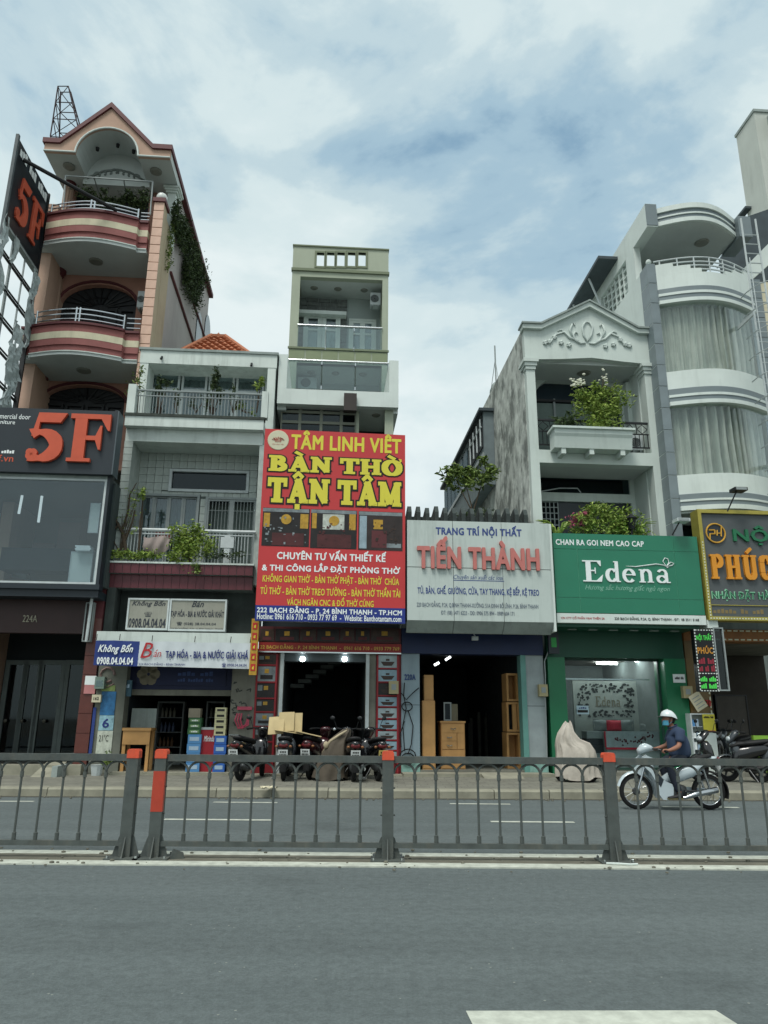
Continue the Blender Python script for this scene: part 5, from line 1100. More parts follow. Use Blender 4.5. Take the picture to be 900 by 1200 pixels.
def door(x0, x1, yt, par, v, zf, leafs, nm='glazed_door'):
    a, b_ = U(x0, yt+20, v), U(x1, yt+20, v); zt_ = Zp((x0+x1)/2, yt, v)
    MB().frame(a-.08, b_+.08, zf, zt_+.08, v-.06, v+.02, .08).build('door_frame', WHITE2, par)
    for k in range(leafs):
        w_ = (b_-a)/leafs; zm_ = zf+(zt_-zf)*.72
        f = MB().wall(a+w_*k, a+w_*(k+1), zf, zt_, v-.04, v+.01, [(a+w_*k+.09, a+w_*(k+1)-.09, zf+.2, zm_-.04), (a+w_*k+.09, a+w_*(k+1)-.09, zm_+.04, zt_-.09)]).build(nm, WHITE2, par)
        MB().box(a+w_*k+.09, a+w_*(k+1)-.09, v-.02, v-.01, zf+.2, zt_-.09).build('pane', GLASSW, f)
        curtain(a+w_*k+.09, a+w_*(k+1)-.09, zf+.1, zm_, v+.02, CURT, f, .015)
door(358, 375, 371, h3, W3-.11, zF, 1); door(379, 396, 371.5, h3, W3-.11, zF, 1); door(411, 438, 377, h3, W3-.02, zF, 2)
# rails
def glassrail(x0, x1, yt, yb, v, par, n_):
    a, b_ = U(x0, (yt+yb)/2, v), U(x1, (yt+yb)/2, v); xm = (x0+x1)/2; zt_, zb_ = Zp(xm, yt, v), Zp(xm, yb, v); w_ = (b_-a)/n_
    MB().tube([(a, v, zt_), (b_, v, zt_)], .045, 8).build('hand_rail', STEEL, par)
    for k in range(n_): MB().box(a+w_*k+.02, a+w_*(k+1)-.02, v-.006, v+.006, zb_, zt_-.05).build('glass_panel', GLASSC, par)
    for k in range(1, n_): MB().box(a+w_*k-.015, a+w_*k+.015, v-.03, v+.03, zb_, zb_+.12).box(a+w_*k-.015, a+w_*k+.015, v-.03, v+.03, zt_-.14, zt_-.03).build('clamp', STEEL, par)
glassrail(348, 448, 383, 411, V3-.02, h3, 3); glassrail(337, 455.5, 424, 457, V3-.35, h3, 3)
TB(455.3, 427, 454, 459, V3-.35, .035, 'rail_post', STEEL, h3)
ac('white air conditioner hung under the ceiling of the top balcony of the green tower', 434, 343, 446, 357, V3+.5)
ac('air conditioner on the floor behind the lower glass rail of the green tower', 349, 442, 371, 455, V3+.8)
MB().box(o0-.1, o1+.1, W3+.3, W3+.4, zB3-.6, zFb).build('lower_back_wall', MATS['pale_grey_wall'], h3); MB().box(o0-.1, o1+.1, V3+.22, W3+.3, zFb-.051, zFb-.001).build('lower_ceiling', SOFFIT, h3)
# white parapet box in front
Vp = 1.1
a, b_, c_, d_ = R(324.5, 457.5, 466, 475, Vp); zw0, zw1 = Zp(330, 415, Vp), Zp(462, 422.5, Vp)
a = U(325.5, 450, Vp); b_ = U(467, 450, Vp)
MB().box(a, b_, Vp, Vp+.2, c_, d_).build('parapet_band', WHITE2, h3)
MB().box(a, a+.24, Vp+.201, V3, c_-.1, zw0).box(a, a+.24, Vp, Vp+.2, d_+.001, zw0).build('parapet_side', WHITE2, h3); MB().box(b_-.26, b_, Vp+.201, V3, c_-.1, zw1).box(b_-.26, b_, Vp, Vp+.2, d_+.001, zw1).build('parapet_side', WHITE2, h3)
MB().box(a+.245, b_-.265, Vp+.2, V3+.5, c_, c_+.12).build('terrace_floor', SOFFIT, h3)
e0, e1, e2, e3 = R(403, 461, 418, 481, Vp-.2); MB().box(e0, e1, Vp-.22, Vp-.003, e2, e3).build('vent_box', mat('dark_brown_box', '#332c28', .5, .2), h3)
# window wall under it
Vw = 1.45; zwb = Zp(380, 520, Vw)
g0, g1 = U(329, 485, Vw), U(417, 485, Vw); gzt = Zp(372, 475, Vw)+.25
MB().box(U(421, 485, Vw), b_-.02, 3.0, 3.2, 3.2, c_-.001).box(U(417.5, 485, Vw), U(421, 485, Vw)-.001, Vw, 3.0, 3.2, c_-.001).build('recess_wall', OLIVE, h3)
xs_ = [329, 351.5, 376.5, 400, 417.5]; ys_ = [471, 483.5, 495.5, 508, 522]
for i in range(4):
    for j in range(4):
        p0, p1 = U(xs_[i], 490, Vw), U(xs_[i+1], 490, Vw); q1, q0 = Zp(372, ys_[j], Vw), Zp(372, ys_[j+1], Vw)
        f = MB().frame(p0, p1, q0, min(q1, gzt), Vw-.02, Vw+.06, .04).build('window_frame', mat('beige_frame', '#6f7468', .6, .1), h3); MB().box(p0+.045, p1-.045, Vw+.02, Vw+.03, q0+.045, q1-.045).build('pane', GLASSD, f)
MB().box(a, b_, Vw+1.5, Vw+1.6, 3, c_).build('room_wall', DARKIN, h3)
MB().box(U(451, 490, 1.3), U(461, 490, 1.3), 1.3, 1.5, 3.2, c_-.0).build('column', OLIVE, h3)
MB().lathe((U(441, 480, 1.6), 1.7, c_-.03), [(.1, 0), (.13, .03)], 10).build('ceiling_lamp', MATS['lamp_glass'], h3)
MB().box(U(298, 850, 0), U(470, 850, 0), .7, 1.0, 3.0, 6.0).build('lower_wall', DARKIN, h3)
# shop 222 on the ground
s3L, s3R = U(298, 850, 0), U(470, 850, 0); zs3 = Zp(384, 765, 0)
sh = thing('altar_shop', 'altar furniture shop front with photo panels down both sides, under the red signboard', 'shopfront', (s3L+s3R)/2, 0, gz)
so0, so1 = U(329, 850, 0), U(428, 850, 0)
for x0, x1 in ((324, 329), (428, 440)): MB().box(U(x0, 850, 0), U(x1, 850, 0), .02, .5, gz, zs3).build('pier', CONC, sh)
MB().box(s3L, U(324, 850, 0)-.002, .05, .5, gz, zs3).box(U(440, 850, 0)+.002, s3R, .05, .5, gz, zs3).build('side_panel', mat('shop_red', '#7d1f24', .5, .15), sh)
for x in (327.5, 430): u_ = U(x, 850, -.02); MB().box(u_-.04, u_+.04, -.03, .019, gz, zs3).build('shutter_guide', WHITEM, sh)
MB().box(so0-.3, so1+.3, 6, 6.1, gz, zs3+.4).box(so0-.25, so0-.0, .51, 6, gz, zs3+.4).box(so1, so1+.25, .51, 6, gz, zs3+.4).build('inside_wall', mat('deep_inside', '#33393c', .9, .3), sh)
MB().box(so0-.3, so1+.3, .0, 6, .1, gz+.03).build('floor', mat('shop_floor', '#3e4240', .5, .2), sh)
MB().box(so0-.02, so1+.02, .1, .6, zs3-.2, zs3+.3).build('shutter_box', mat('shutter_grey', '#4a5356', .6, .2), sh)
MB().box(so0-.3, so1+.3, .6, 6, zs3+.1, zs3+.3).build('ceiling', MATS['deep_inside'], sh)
LAMP = mat('spot_glow', '#e8f2f2', .5, 0, emit=16)
for x in (354.5, 404): c = P(x, 772.3, .08); MB().lathe((c[0], .06, c[1]), [(.055, 0), (.06, .035)], 12, 'y').build('spotlight', LAMP, sh)
STM = mat('stair_grey', '#8d9795', .8, .2)
for k in range(8): x = U(341+8.5*k, 805, 3.5); z_ = Zp(345+8.5*k, 802-5.5*k, 3.5); MB().box(x, x+.36, 3.2, 4.2, z_-.10, z_).build('stair_step', STM, sh)
# header: photo strip and red address band
a, b_, c_, d_ = R(303, 735, 470, 753, -.1); MB().box(a, b_, -.08, .1, c_, d_).build('header_board', mat('header_red', '#4c1c1f', .5, .1), sh)
edges = [304, 322, 351, 371, 398, 416, 434, 468]
PHD = mat('dark_photo', '#1e1a1a', .4, .6, 6); PHB = mat('brown_photo', '#3a2a22', .4, .6, 7); GOLD = mat('gold_print', '#b08a2e', .45, .3, 12); PHL = mat('grey_photo', '#7c868a', .4, .5, 5)
for k in range(7):
    p0, p1, q0, q1 = R(edges[k]+.8, 737, edges[k+1]-.8, 751.5, -.1); f = MB().box(p0, p1, -.1, -.081, q0, q1).build('photo_panel', PHD if k % 2 else PHB, sh)
    MB().box(p0+(p1-p0)*.38, p0+(p1-p0)*.6, -.106, -.101, q0+(q1-q0)*.45, q0+(q1-q0)*.8).build('photo_gold', GOLD, f); MB().box(p0+(p1-p0)*.2, p0+(p1-p0)*.8, -.105, -.101, q0+(q1-q0)*.1, q0+(q1-q0)*.35).build('photo_altar', MAROON, f)
a, b_, c_, d_ = R(303, 753.5, 470, 764, -.1); MB().box(a, b_, -.12, .1, c_, d_-.004).build('address_band', mat('band_red', '#8c2420', .5, .1), sh)
tpx('22 BẠCH ĐẰNG - P. 24 BÌNH THẠNH  -  0961 616 710 - 0933 779 769', 305, 755, 468, 762.5, -.12, mat('dull_yellow', '#c8a54a', .5), sh, bold=.035)
MB().box(a, b_, -.125, .1, c_-.03, c_-.002).build('band_edge', STEEL, sh)
REDF = mat('red_frame', '#8e1f28', .5, .1)
def photocol(x0, x1, ys, v, rows):
    a, b_ = U(x0, 830, v), U(x1, 830, v)
    MB().box(a-.04, a, v-.02, .049, gz, zs3-.05).box(b_, b_+.04, v-.02, .049, gz, zs3-.05).build('photo_frame', REDF, sh)
    for (yt, yb, base, kind) in rows:
        xm = (x0+x1)/2; q0, q1 = Zp(xm, yb, v), Zp(xm, yt, v); w_ = b_-a
        f = MB().box(a, b_, v, v+.02, q0+.03, q1-.02).build('photo_panel', base, sh)
        if kind == 'altar':
            MB().box(a+w_*.15, a+w_*.85, v-.006, v-.001, q0+.08, q0+(q1-q0)*.45).build('photo_altar', PHD, f); MB().box(a+w_*.38, a+w_*.62, v-.008, v-.001, q0+(q1-q0)*.55, q0+(q1-q0)*.8).build('photo_gold', GOLD, f)
            MB().box(a+w_*.04, a+w_*.3, v-.005, v-.001, q0+(q1-q0)*.5, q1-.06).build('photo_window', PHL, f)
        else:
            zz = q0+(q1-q0)*.5; MB().prism([(a+w_*.12, zz), (a+w_*.88, zz), (a+w_*.72, zz-(q1-q0)*.28), (a+w_*.28, zz-(q1-q0)*.28)], v-.006, v-.001).build('photo_shelf', PHB, f); MB().box(a+w_*.4, a+w_*.6, v-.006, v-.001, zz+.02, zz+(q1-q0)*.2).build('photo_bowl', PHB, f)
        MB().box(a, b_, v-.01, .045, q0, q0+.028).build('shelf_strip', REDF, sh)
ys = [766, 780, 800, 819, 835, 852, 870, 887]
photocol(300, 321, None, .0, [(ys[k], ys[k+1], (PHB, PHL, PHD, PHD, PHL, PHB, PHB)[k], 'altar') for k in range(7)])
ys = [767, 784, 800, 816, 829, 843, 856, 868, 880, 891]; PHW = mat('pale_photo', '#9fb0b4', .4, .35, 5); PHC = mat('blue_photo', '#8aa6b4', .4, .3, 5)
photocol(443, 465, None, .0, [(ys[k], ys[k+1], (PHW, PHC, PHD, PHC, PHW, PHC, PHW, PHC, PHW)[k], 'shelf') for k in range(9)])
MB().box(s3L-.0, s3R, -.45, -.0, .12, gz+.02).build('step', KERB, sh)
# meter and cables near the right photo column
def smallbox(name, label, cat, x0, y0, x1, y1, v, m, dep=.14, inner=None):
    a, b_, c_, d_ = R(x0, y0, x1, y1, v); o = thing(name, label, cat, (a+b_)/2, v, c_); MB().box(a, b_, v, v+dep, c_, d_).build('case', m, o); MB().box(a+(b_-a)*.25, b_-(b_-a)*.25, v-.01, v-.001, c_+(d_-c_)*.3, c_+(d_-c_)*.75).build('window', inner or GM, o); return o
METER = mat('meter_beige', '#a39a76', .6, .15)
smallbox('electric_meter', 'beige electric meter box over the right photo column of the altar shop', 'meter', 456, 798, 467, 813, -.2, METER)
# the big red signboard
rs = thing('red_signboard', 'tall red and navy banner signboard for altar furniture with yellow lettering and three photos', 'signboard', U(390, 615, -1.2), -1.1, Zp(388, 730, -1.2), turn=rad(2.0))
VS = -1.2
SRED = mat('sign_red', '#b83638', .45, .06, 1.5, streak=.0)
a, b_, c_, d_ = R(304.5, 506, 475, 729, VS); zn1 = Zp(388, 711, VS)
MB().box(a, b_, VS, VS+.06, zn1, d_).build('red_sheet', SRED, rs); MB().box(a, b_, VS, VS+.06, c_, zn1-.001).build('navy_sheet', NAVYV, rs)
m_ = MB().frame(a, b_, c_, d_, VS+.061, VS+.14, .06); [m_.box(a+.06, b_-.06, VS+.08, VS+.13, c_+(d_-c_)*k/6-.03, c_+(d_-c_)*k/6+.03) for k in range(1, 6)]; m_.build('steel_frame', GM, rs)
for x in (a+.3, b_-.3):
    for z_ in (c_+.3, d_-.5): MB().tube([(x, VS+.14, z_), (x, -.05 if z_ < d_-1 else 1.0, z_+.05)], .03, 6).build('bracket', GM, rs)
def w(x0, y0, x1, y1): return R(x0, y0, x1, y1, VS)
def zx(p, q): return 290+p/4.5, 490+q/4.5
def rt(body, x0, y0, x1, y1, m, par=rs, **k):   # coordinates in the 4.5x enlargement
    A = zx(x0, y0); Bq = zx(x1, y1); sh_ = (x0+x1)/2; return text(body, R(A[0], A[1], Bq[0], Bq[1], VS), VS, m, par, **k)
rt('TÂM LINH VIỆT', 230, 72, 812, 197, mat('sign_yellow', '#cfc640', .5, .04), bold=.05)
YS = MATS['sign_yellow']
def slabtext(items, x0, y0, x1, y1, grow):
    A = zx(x0, y0); Bq = zx(x1, y1); r_ = R(A[0], A[1], Bq[0], Bq[1], VS)
    letters(items, r_[0], r_[1], r_[2], r_[3], VS, BLK, rs, grow=grow+.075, ext=.006, name='letter_outline'); letters(items, r_[0], r_[1], r_[2], r_[3], VS, YS, rs, grow=grow, ext=.014)
slabtext([('B', ''), ('A', '`'), ('N', ''), (' ', ''), ('T', ''), ('H', ''), ('O', '`,')], 112, 212, 812, 290, .03)
slabtext([('T', ''), ('A', '^.'), ('N', ''), (' ', ''), ('T', ''), ('A', '^'), ('M', '')], 108, 330, 812, 452, .035)
rt('CHUYÊN TƯ VẤN THIẾT KẾ', 155, 695, 732, 752, WPR, bold=.045); rt('& THI CÔNG LẮP ĐẶT PHÒNG THỜ', 76, 765, 806, 822, WPR, bold=.045)
rt('KHÔNG GIAN THỜ - BÀN THỜ PHẬT - BÀN THỜ  CHÚA', 80, 825, 800, 882, YS, bold=.03); rt('TỦ THỜ - BÀN THỜ TREO TƯỜNG - BÀN THỜ THẦN TÀI', 68, 882, 806, 938, YS, bold=.03); rt('VÁCH NGĂN CNC & ĐỒ THỜ CÚNG', 208, 942, 665, 992, YS, bold=.03)
rt('222 BẠCH ĐẰNG - P. 24 BÌNH THẠNH - TP.HCM', 50, 992, 815, 1040, WPR, bold=.045); rt('Hotline: 0961 616 710 - 0933 77 97 69  -  Website: Banthotantam.com', 50, 1036, 812, 1068, WPR, bold=.03)
# round logo
lc = P(*zx(162, 120), VS); MB().lathe((lc[0], VS-.012, lc[1]), [(.24, 0), (.25, .011)], 28, 'y').build('round_logo', mat('logo_cream', '#c3c0a6', .5, .05), rs)
m_ = MB()
for k in range(-3, 4):
    a_ = k*.42; m_.tube([(lc[0]+.02*k, VS-.017, lc[1]-.05), (lc[0]+.11*math.sin(a_*.8)-.015, VS-.017, lc[1]+.05), (lc[0]+.15*math.sin(a_), VS-.017, lc[1]-.03+.11*math.cos(a_)), (lc[0]+.11*math.sin(a_*.8)+.02, VS-.017, lc[1]+.0)], .006, 4)
m_.build('lotus_mark', mat('lotus_red', '#a8453f', .5), rs); text('TÂM LINH VIỆT', (lc[0]-.14, lc[0]+.14, lc[1]-.13, lc[1]-.09), VS-.013, MATS['lotus_red'], rs)
# three printed photos
def pbox(x0, y0, x1, y1, m, par, nm, e=.006): A = zx(x0, y0); Bq = zx(x1, y1); a, b_, c_, d_ = R(*A, *Bq, VS); return MB().box(a, b_, VS-e, VS-e+.004, c_, d_).build(nm, m, par)
for i, (x0, x1, y0, y1) in enumerate(((78, 326, 478, 678), (332, 576, 484, 688), (584, 818, 492, 696))):
    f = pbox(x0, y0, x1, y1, (PHD, PHD, mat('photo_brown', '#2e2422', .4, .5, 5))[i], rs, 'photo')
    pbox(x0+4, y0+2, x1-2, y0+20, PHL, f, 'photo_ceiling', .009)
    wd = x1-x0
    if i < 2:
        pbox(x0+8, y0+(25 if i == 0 else 18), x0+40-(i*8), y0+98, GOLD, f, 'photo_couplet', .009); pbox(x1-48+(i*8), y0+(30 if i == 0 else 18), x1-6, y0+106, GOLD, f, 'photo_couplet', .009)
        if i: pbox(x0+64, y0+24, x1-66, y0+104, mat('photo_pale', '#b7bdb4', .5, .4, 9), f, 'photo_panel', .009)
        c = P(*zx((x0+x1)/2+2, y0+58), VS); MB().lathe((c[0], VS-.014, c[1]), [(.12, 0), (.12, .004)], 20, 'y').build('photo_disc', GOLD, f)
        pbox(x0+(50 if i == 0 else 34), y0+130, x1-30, y1-4, mat('photo_altar_red', '#4a1f20', .4, .3, 6), f, 'photo_altar', .009)
    else:
        pbox(x0+6, y0+22, x0+44, y1-10, mat('photo_glass', '#8fa3ae', .3, .4, 4), f, 'photo_window', .009); pbox(x0+80, y0+42, x0+130, y0+92, GOLD, f, 'photo_panel', .009); pbox(x0+70, y0+100, x0+150, y1-14, MAROON, f, 'photo_altar', .009); pbox(x0+150, y1-36, x1-8, y1-14, PHL, f, 'photo_bench', .009)
random.seed(12)
for i, (x0, x1, y0, y1) in enumerate(((86, 318, 520, 672), (342, 566, 530, 682), (660, 810, 540, 690))):
    b = MB()
    for k in range(26):
        x, y = random.uniform(x0, x1-14), random.uniform(y0, y1-10); A = zx(x, y); Bq = zx(x+random.uniform(4, 16), y+random.uniform(3, 12)); a, b_, c_, d_ = R(*A, *Bq, VS); e_ = .0102+.0003*k; b.box(a, b_, VS-e_-.0002, VS-e_, c_, d_)
    b.build('photo_detail', (PHL, MATS['photo_altar_red'], PHB)[i], rs, kind='stuff')
# projecting red and yellow vertical sign
o = thing('vertical_sign', 'narrow vertical red and yellow sign standing out between the white banner and the altar shop', 'sign', U(297, 760, -.9), -.9, 2.2)
a, b_, c_, d_ = R(293.3, 725, 302, 791, -.9); MB().box(a, b_, -.9, -.82, c_, d_).build('board', GOLD, o); zz = d_-.06; hh_ = (d_-c_-.1)/5
for k in range(5): MB().box(a+.03, b_-.03, -.908, -.901, zz-hh_+.05, zz-.03).build('red_square', mat('sign_red_dark', '#b02a22', .5), o); text('##', (a+.06, b_-.06, zz-hh_+.08, zz-.06), -.908, YS, o); zz -= hh_
MB().tube([((a+b_)/2, -.85, d_-.3), ((a+b_)/2, .0, d_-.3)], .02, 5).build('bracket', GM, o)

# ================================================================ house 4: Tien Thanh furniture shop, low building
s4L, s4R = U(470.3, 850, 0), U(640, 850, 0)
h4 = thing('furniture_shop', 'low furniture shop with light blue piers and navy fascia below the weathered white signboard', 'building', (s4L+s4R)/2, 0, gz)
BLUEG = mat('light_blue_panel', '#8497a0', .45, .12, 1.2, streak=.3); zb4 = Zp(556, 767, 0); zt4 = Zp(556, 605, 0)
p0, p1 = U(492, 850, 0), U(612.5, 850, 0)
BP = Zp(480, 826, 0)
for x0, x1, mm in ((s4L, p0, BLUEG), (p1+.13, s4R, mat('poster_marked_panel', '#95a0a2', .5, .2, 2, streak=.3))):
    MB().box(x0, x1, 0, .4, .5, BP-.006).build('pier_panel', mm, h4); MB().box(x0, x1, 0, .4, BP+.006, zb4).build('pier_panel', mm, h4); MB().box(x0-.0, x1, -.02, .4, gz, .5).build('pier_base', mat('teal_tile_base', '#7fa69d', .6, .3, 8), h4); MB().box(x0+.01, x1-.01, .02, .39, .5, zb4).build('pier_core', DGREY, h4)
MB().box(p1, p1+.125, -.03, .3, gz, zb4).build('roller_guide', mat('teal_frame', '#5f9189', .5, .15), h4)
MB().box(s4L, s4R, -.06, .4, zb4+.001, Zp(556, 738, 0)).build('navy_fascia', mat('navy_fascia', '#15264a', .5, .1), h4); MB().box(s4L, s4R, .1, .4, Zp(556, 738, 0)+.001, zt4-.4).build('upper_wall', GREYW, h4)
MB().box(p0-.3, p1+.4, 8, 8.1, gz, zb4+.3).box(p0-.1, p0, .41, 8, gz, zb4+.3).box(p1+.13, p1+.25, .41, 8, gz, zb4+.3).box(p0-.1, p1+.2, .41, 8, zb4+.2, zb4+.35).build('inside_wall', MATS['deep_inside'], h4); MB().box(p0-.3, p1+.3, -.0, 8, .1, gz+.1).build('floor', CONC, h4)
MB().box(s4L, s4R, .4, 9, zt4-.75, zt4-.6).build('terrace_slab', GREYW, h4); MB().box(s4L, s4R, 8.9, 9, gz, zt4-.75).build('rear_wall', GREYW, h4)
tpx('220A', 474, 790, 487, 797, 0, mat('blue_letter', '#24417a', .5), h4, ext=.02, bold=.03)
for (x0, y0, x1, y1) in ((509, 779.5, 514.5, 776.5), (522, 773.5, 528, 769.5)):
    TB(x0, y0, x1, y1, 2.2 if x0 < 515 else 3.0, .03, 'tube_light', mat('tube_glow', '#f0f6f6', .5, 0, emit=2), h4, 6)
MB().box(s4L, s4R, -.55, -.03, .12, gz+.06).build('step', KERB, h4)
m_ = MB(); a, b_ = U(566, 903, -.8), U(612, 903, -.8); m_.prism([(-1.0, .0), (-.56, .0), (-.56, .08)], a, b_); m_.v = [(y, x, z+.142) for x, y, z in m_.v]; m_.build('access_ramp', KERB, h4)
# pergola fins above the sign
pg = thing('pergola', 'row of dark slanted concrete fins standing along the roof edge behind the white signboard', 'pergola', U(540, 605, 0), .3, zt4-.4)
FIN = mat('dark_fin', '#3c4544', .9, .35, 5, streak=.4)
ub0, ub1 = U(472, 604, .3), U(615, 606, .3); zf_ = Zp(545, 606, .3); nf = 13
MB().box(ub0, ub1, .2, .4, zf_-.35, zf_-.05).build('edge_beam', FIN, pg)
def fin(x, par):
    m_ = MB(); q = [(.0, zf_-.3), (.0, zf_+.02), (.12, zf_+.20), (.6, zf_+.08), (2.6, zf_+.08), (2.6, zf_-.05), (.3, zf_-.08)]
    m_.prism(q, x, x+.1); m_.v = [(y+(x_-0)*0, x_+.02, z) for x_, y, z in m_.v]; return m_.build('fin', FIN, par)
f0 = fin(ub0+.1, pg); rep(f0, [((ub1-ub0-.2)/nf*k, random.uniform(-.03, .03), random.uniform(-.02, .02)) for k in range(1, nf+1)])
for k in range(2): MB().box(ub0, ub1, 2.3+k*.5, 2.4+k*.5, zf_-.08, zf_+.02).build('cross_beam', FIN, pg)
# small tree and weeds
tu, tz = P(552, 608, 2.2)
o = plant('rooftop_tree', 'small leafy tree with drooping broad leaves on the roof behind the concrete fins', 'tree', tu, 2.2, zt4-.6, [((U(x, y, 2.2), 2.2+random.uniform(-.3, .3), Zp(x, y, 2.2)), (.36, .35, .26), 62, .2) for x, y in ((526, 556), (538, 553), (549, 560), (560, 550), (570, 546), (577, 553), (533, 566), (545, 549), (568, 560), (556, 566))], LEAF,
          [([(tu, 2.2, zt4-.6), (tu+.02, 2.2, tz+.4), (U(547, 572, 2.2), 2.2, Zp(547, 572, 2.2))], .03), ([(tu, 2.2, tz), (U(562, 575, 2.2), 2.2, Zp(562, 575, 2.2)), (U(570, 555, 2.2), 2.2, Zp(570, 555, 2.2))], .025), ([(tu, 2.2, tz+.3), (U(535, 565, 2.2), 2.2, Zp(535, 565, 2.2))], .02)])
o = plant('roof_weeds', 'low dark weeds growing among the concrete fins', 'weeds', U(555, 602, 1), 1.0, zt4-.5, [((U(x, 600, 1), 1.0, Zp(x, 603, 1)), (.3, .3, .16), 70, .09) for x in (540, 550, 560, 572)], LEAFD)
# white signboard, nine panels leaning out a little
ws = thing('white_signboard', 'large weathered white panel signboard with faded pink raised letters TIẾN THÀNH', 'signboard', U(562, 670, -1.2), -1.1, Zp(560, 742, -1.2))
PANW = mat('sign_panel_white', '#b4bfbb', .5, .08, 1.2, streak=.55, dirt_or_shade=lin('#6f7b76'))
a, b_, c_, d_ = R(477, 611.5, 646, 728, VS); xj = [a, U(531.3, 670, VS), U(589.2, 670, VS), b_]; zj = Zp(560, 666, VS)
for i in range(3):
    for z0, z1 in ((c_, zj-.008), (zj+.008, d_)): MB().box(xj[i]+.006, xj[i+1]-.006, VS, VS+.05, z0, z1).build('panel', PANW, ws)
    m_ = MB(); zb_ = Zp(560, 741, VS); m_.prism([(VS, c_-.004), (VS+.05, c_-.004), (VS+.35, zb_+.0), (VS+.25, zb_)], xj[i]+.006, xj[i+1]-.006); m_.v = [(y, x, z) for x, y, z in m_.v]; m_.build('lower_panel', GREYW, ws)
MB().box(a, b_, VS+.05, VS+.4, c_, d_-.02).build('core', DGREY, ws); MB().box(b_+.002, b_+.06, VS+.02, VS+.42, c_-.2, d_).build('side_strip', WHITE2, ws)
for x in (a+.15, b_-.15): MB().tube([(x, VS+.4, c_+.5), (x, .05, c_+.5)], .03, 6).tube([(x, VS+.4, d_-.3), (x, .05, d_-.5)], .03, 6).build('bracket', GM, ws)
def z4(p, q): return 460+p/4.5, 590+q/4.5
def wt(body, x0, y0, x1, y1, m, **k): return text(body, R(*z4(x0, y0), *z4(x1, y1), VS), VS, m, ws, **k)
NV = mat('sign_navy', '#33467f', .6, .1); PKL = mat('faded_pink_letter', '#b9706a', .6, .12, 5)
wt('TRANG TRÍ NỘI THẤT', 228, 112, 680, 180, NV, bold=.05); 
_, _, q0, q1 = R(*z4(128, 225), *z4(770, 345), VS)
wt('TIẾN THÀNH', 128, 176, 770, 352, PKL, bold=.055, ext=.07)
wt('Chuyên sản xuất các loại', 322, 374, 584, 408, NV, shear=.3, bold=.0); MB().box(*R(*z4(320, 404), *z4(588, 407), VS)[:2], VS-.004, VS-.001, *R(*z4(320, 405.5), *z4(588, 409), VS)[2:]).build('underline', NV, ws)
wt('TỦ, BÀN, GHẾ, GIƯỜNG, CỬA, TAY THANG, KỆ BẾP, KỆ TREO', 132, 432, 772, 490, NV, bold=.03)
FN2 = mat('thin_grey_print', '#5b6878', .6)
wt('220 BẠCH ĐẰNG, P.24, Q.BÌNH THẠNH-XƯỞNG: 51A ĐINH BỘ LĨNH, P.26, BÌNH THẠNH', 128, 516, 768, 556, FN2, bold=.01); wt('ĐT: (08) 5471 6223 - DĐ: 0906 575 894 - 0989 604 171', 256, 568, 642, 596, FN2, bold=.01)
# floodlight below the sign
o = thing('floodlight', 'tiny white floodlight hanging under the weathered white signboard', 'floodlight', U(557, 747, -.5), -.5, Zp(557, 748, -.5)); u_, z_ = P(557, 748, -.5); MB().box(u_-.08, u_+.06, -.56, -.46, z_-.05, z_+.04).build('head', WHITEM, o); MB().tube([(u_, -.5, z_+.04), (u_-.05, -.4, z_+.2)], .015, 5).build('arm', WHITEM, o)
# goods inside shop 4
def woodbox(label, name, cat, x0, y0, x1, y1, v, dep, m=WOOD, bottom=None):
    a, b_, c_, d_ = R(x0, y0, x1, y1, v); c_ = gz+.1 if bottom is None else bottom
    return thing(name, label, cat, (a+b_)/2, v, c_), a, b_, c_, d_
o, a, b_, c_, d_ = woodbox('tall plank cabinet standing at the left of the furniture shop door', 'wooden_cabinet', 'cabinet', 495, 821, 510, 893, .15, .4); MB().box(a, b_, .15, .55, c_, d_).build('side', WOOD, o); MB().box(a+.02, b_-.02, .14, .149, c_+.03, d_-.03).build('door', WOOD, o)
o, a, b_, c_, d_ = woodbox('small upright wooden box stacked on the tall plank cabinet', 'wooden_box', 'box', 497, 791, 508, 820.5, .2, .3, bottom=d_+.005); MB().box(a, b_, .2, .5, c_, d_).build('body', WOOD, o); MB().box(a+.02, b_-.02, .19, .199, c_+.03, d_-.03).build('panel', WOOD, o)
o, a, b_, c_, d_ = woodbox('pale wooden chest of drawers standing in the middle of the furniture shop door', 'chest_of_drawers', 'chest of drawers', 517, 845, 545, 893, .3, .5)
MB().box(a, b_, .32, .85, c_, d_-.04).build('body', WOOD, o); MB().box(a-.02, b_+.02, .29, .87, d_-.04, d_).build('top', WOOD, o); H = d_-.06-c_
for z0, z1, w0, w1 in ((.80, .99, 0, 1), (.62, .79, 0, .66), (.44, .61, 0, .66), (.02, .42, 0, 1)):
    x0_, x1_ = a+.02+(b_-a-.04)*w0, a+.02+(b_-a-.04)*w1; dr = MB().box(x0_, x1_, .295, .319, c_+H*z0, c_+H*z1).build('drawer', WOOD, o); MB().tube([((x0_+x1_)/2-.06, .27, c_+H*(z0+z1)/2), ((x0_+x1_)/2, .255, c_+H*(z0+z1)/2-.02), ((x0_+x1_)/2+.06, .27, c_+H*(z0+z1)/2)], .012, 5).build('handle', STEEL, dr)
MB().box(a+(b_-a)*.68, b_-.02, .296, .319, c_+H*.44, c_+H*.79).build('cupboard_door', WOOD, o)
zch = d_
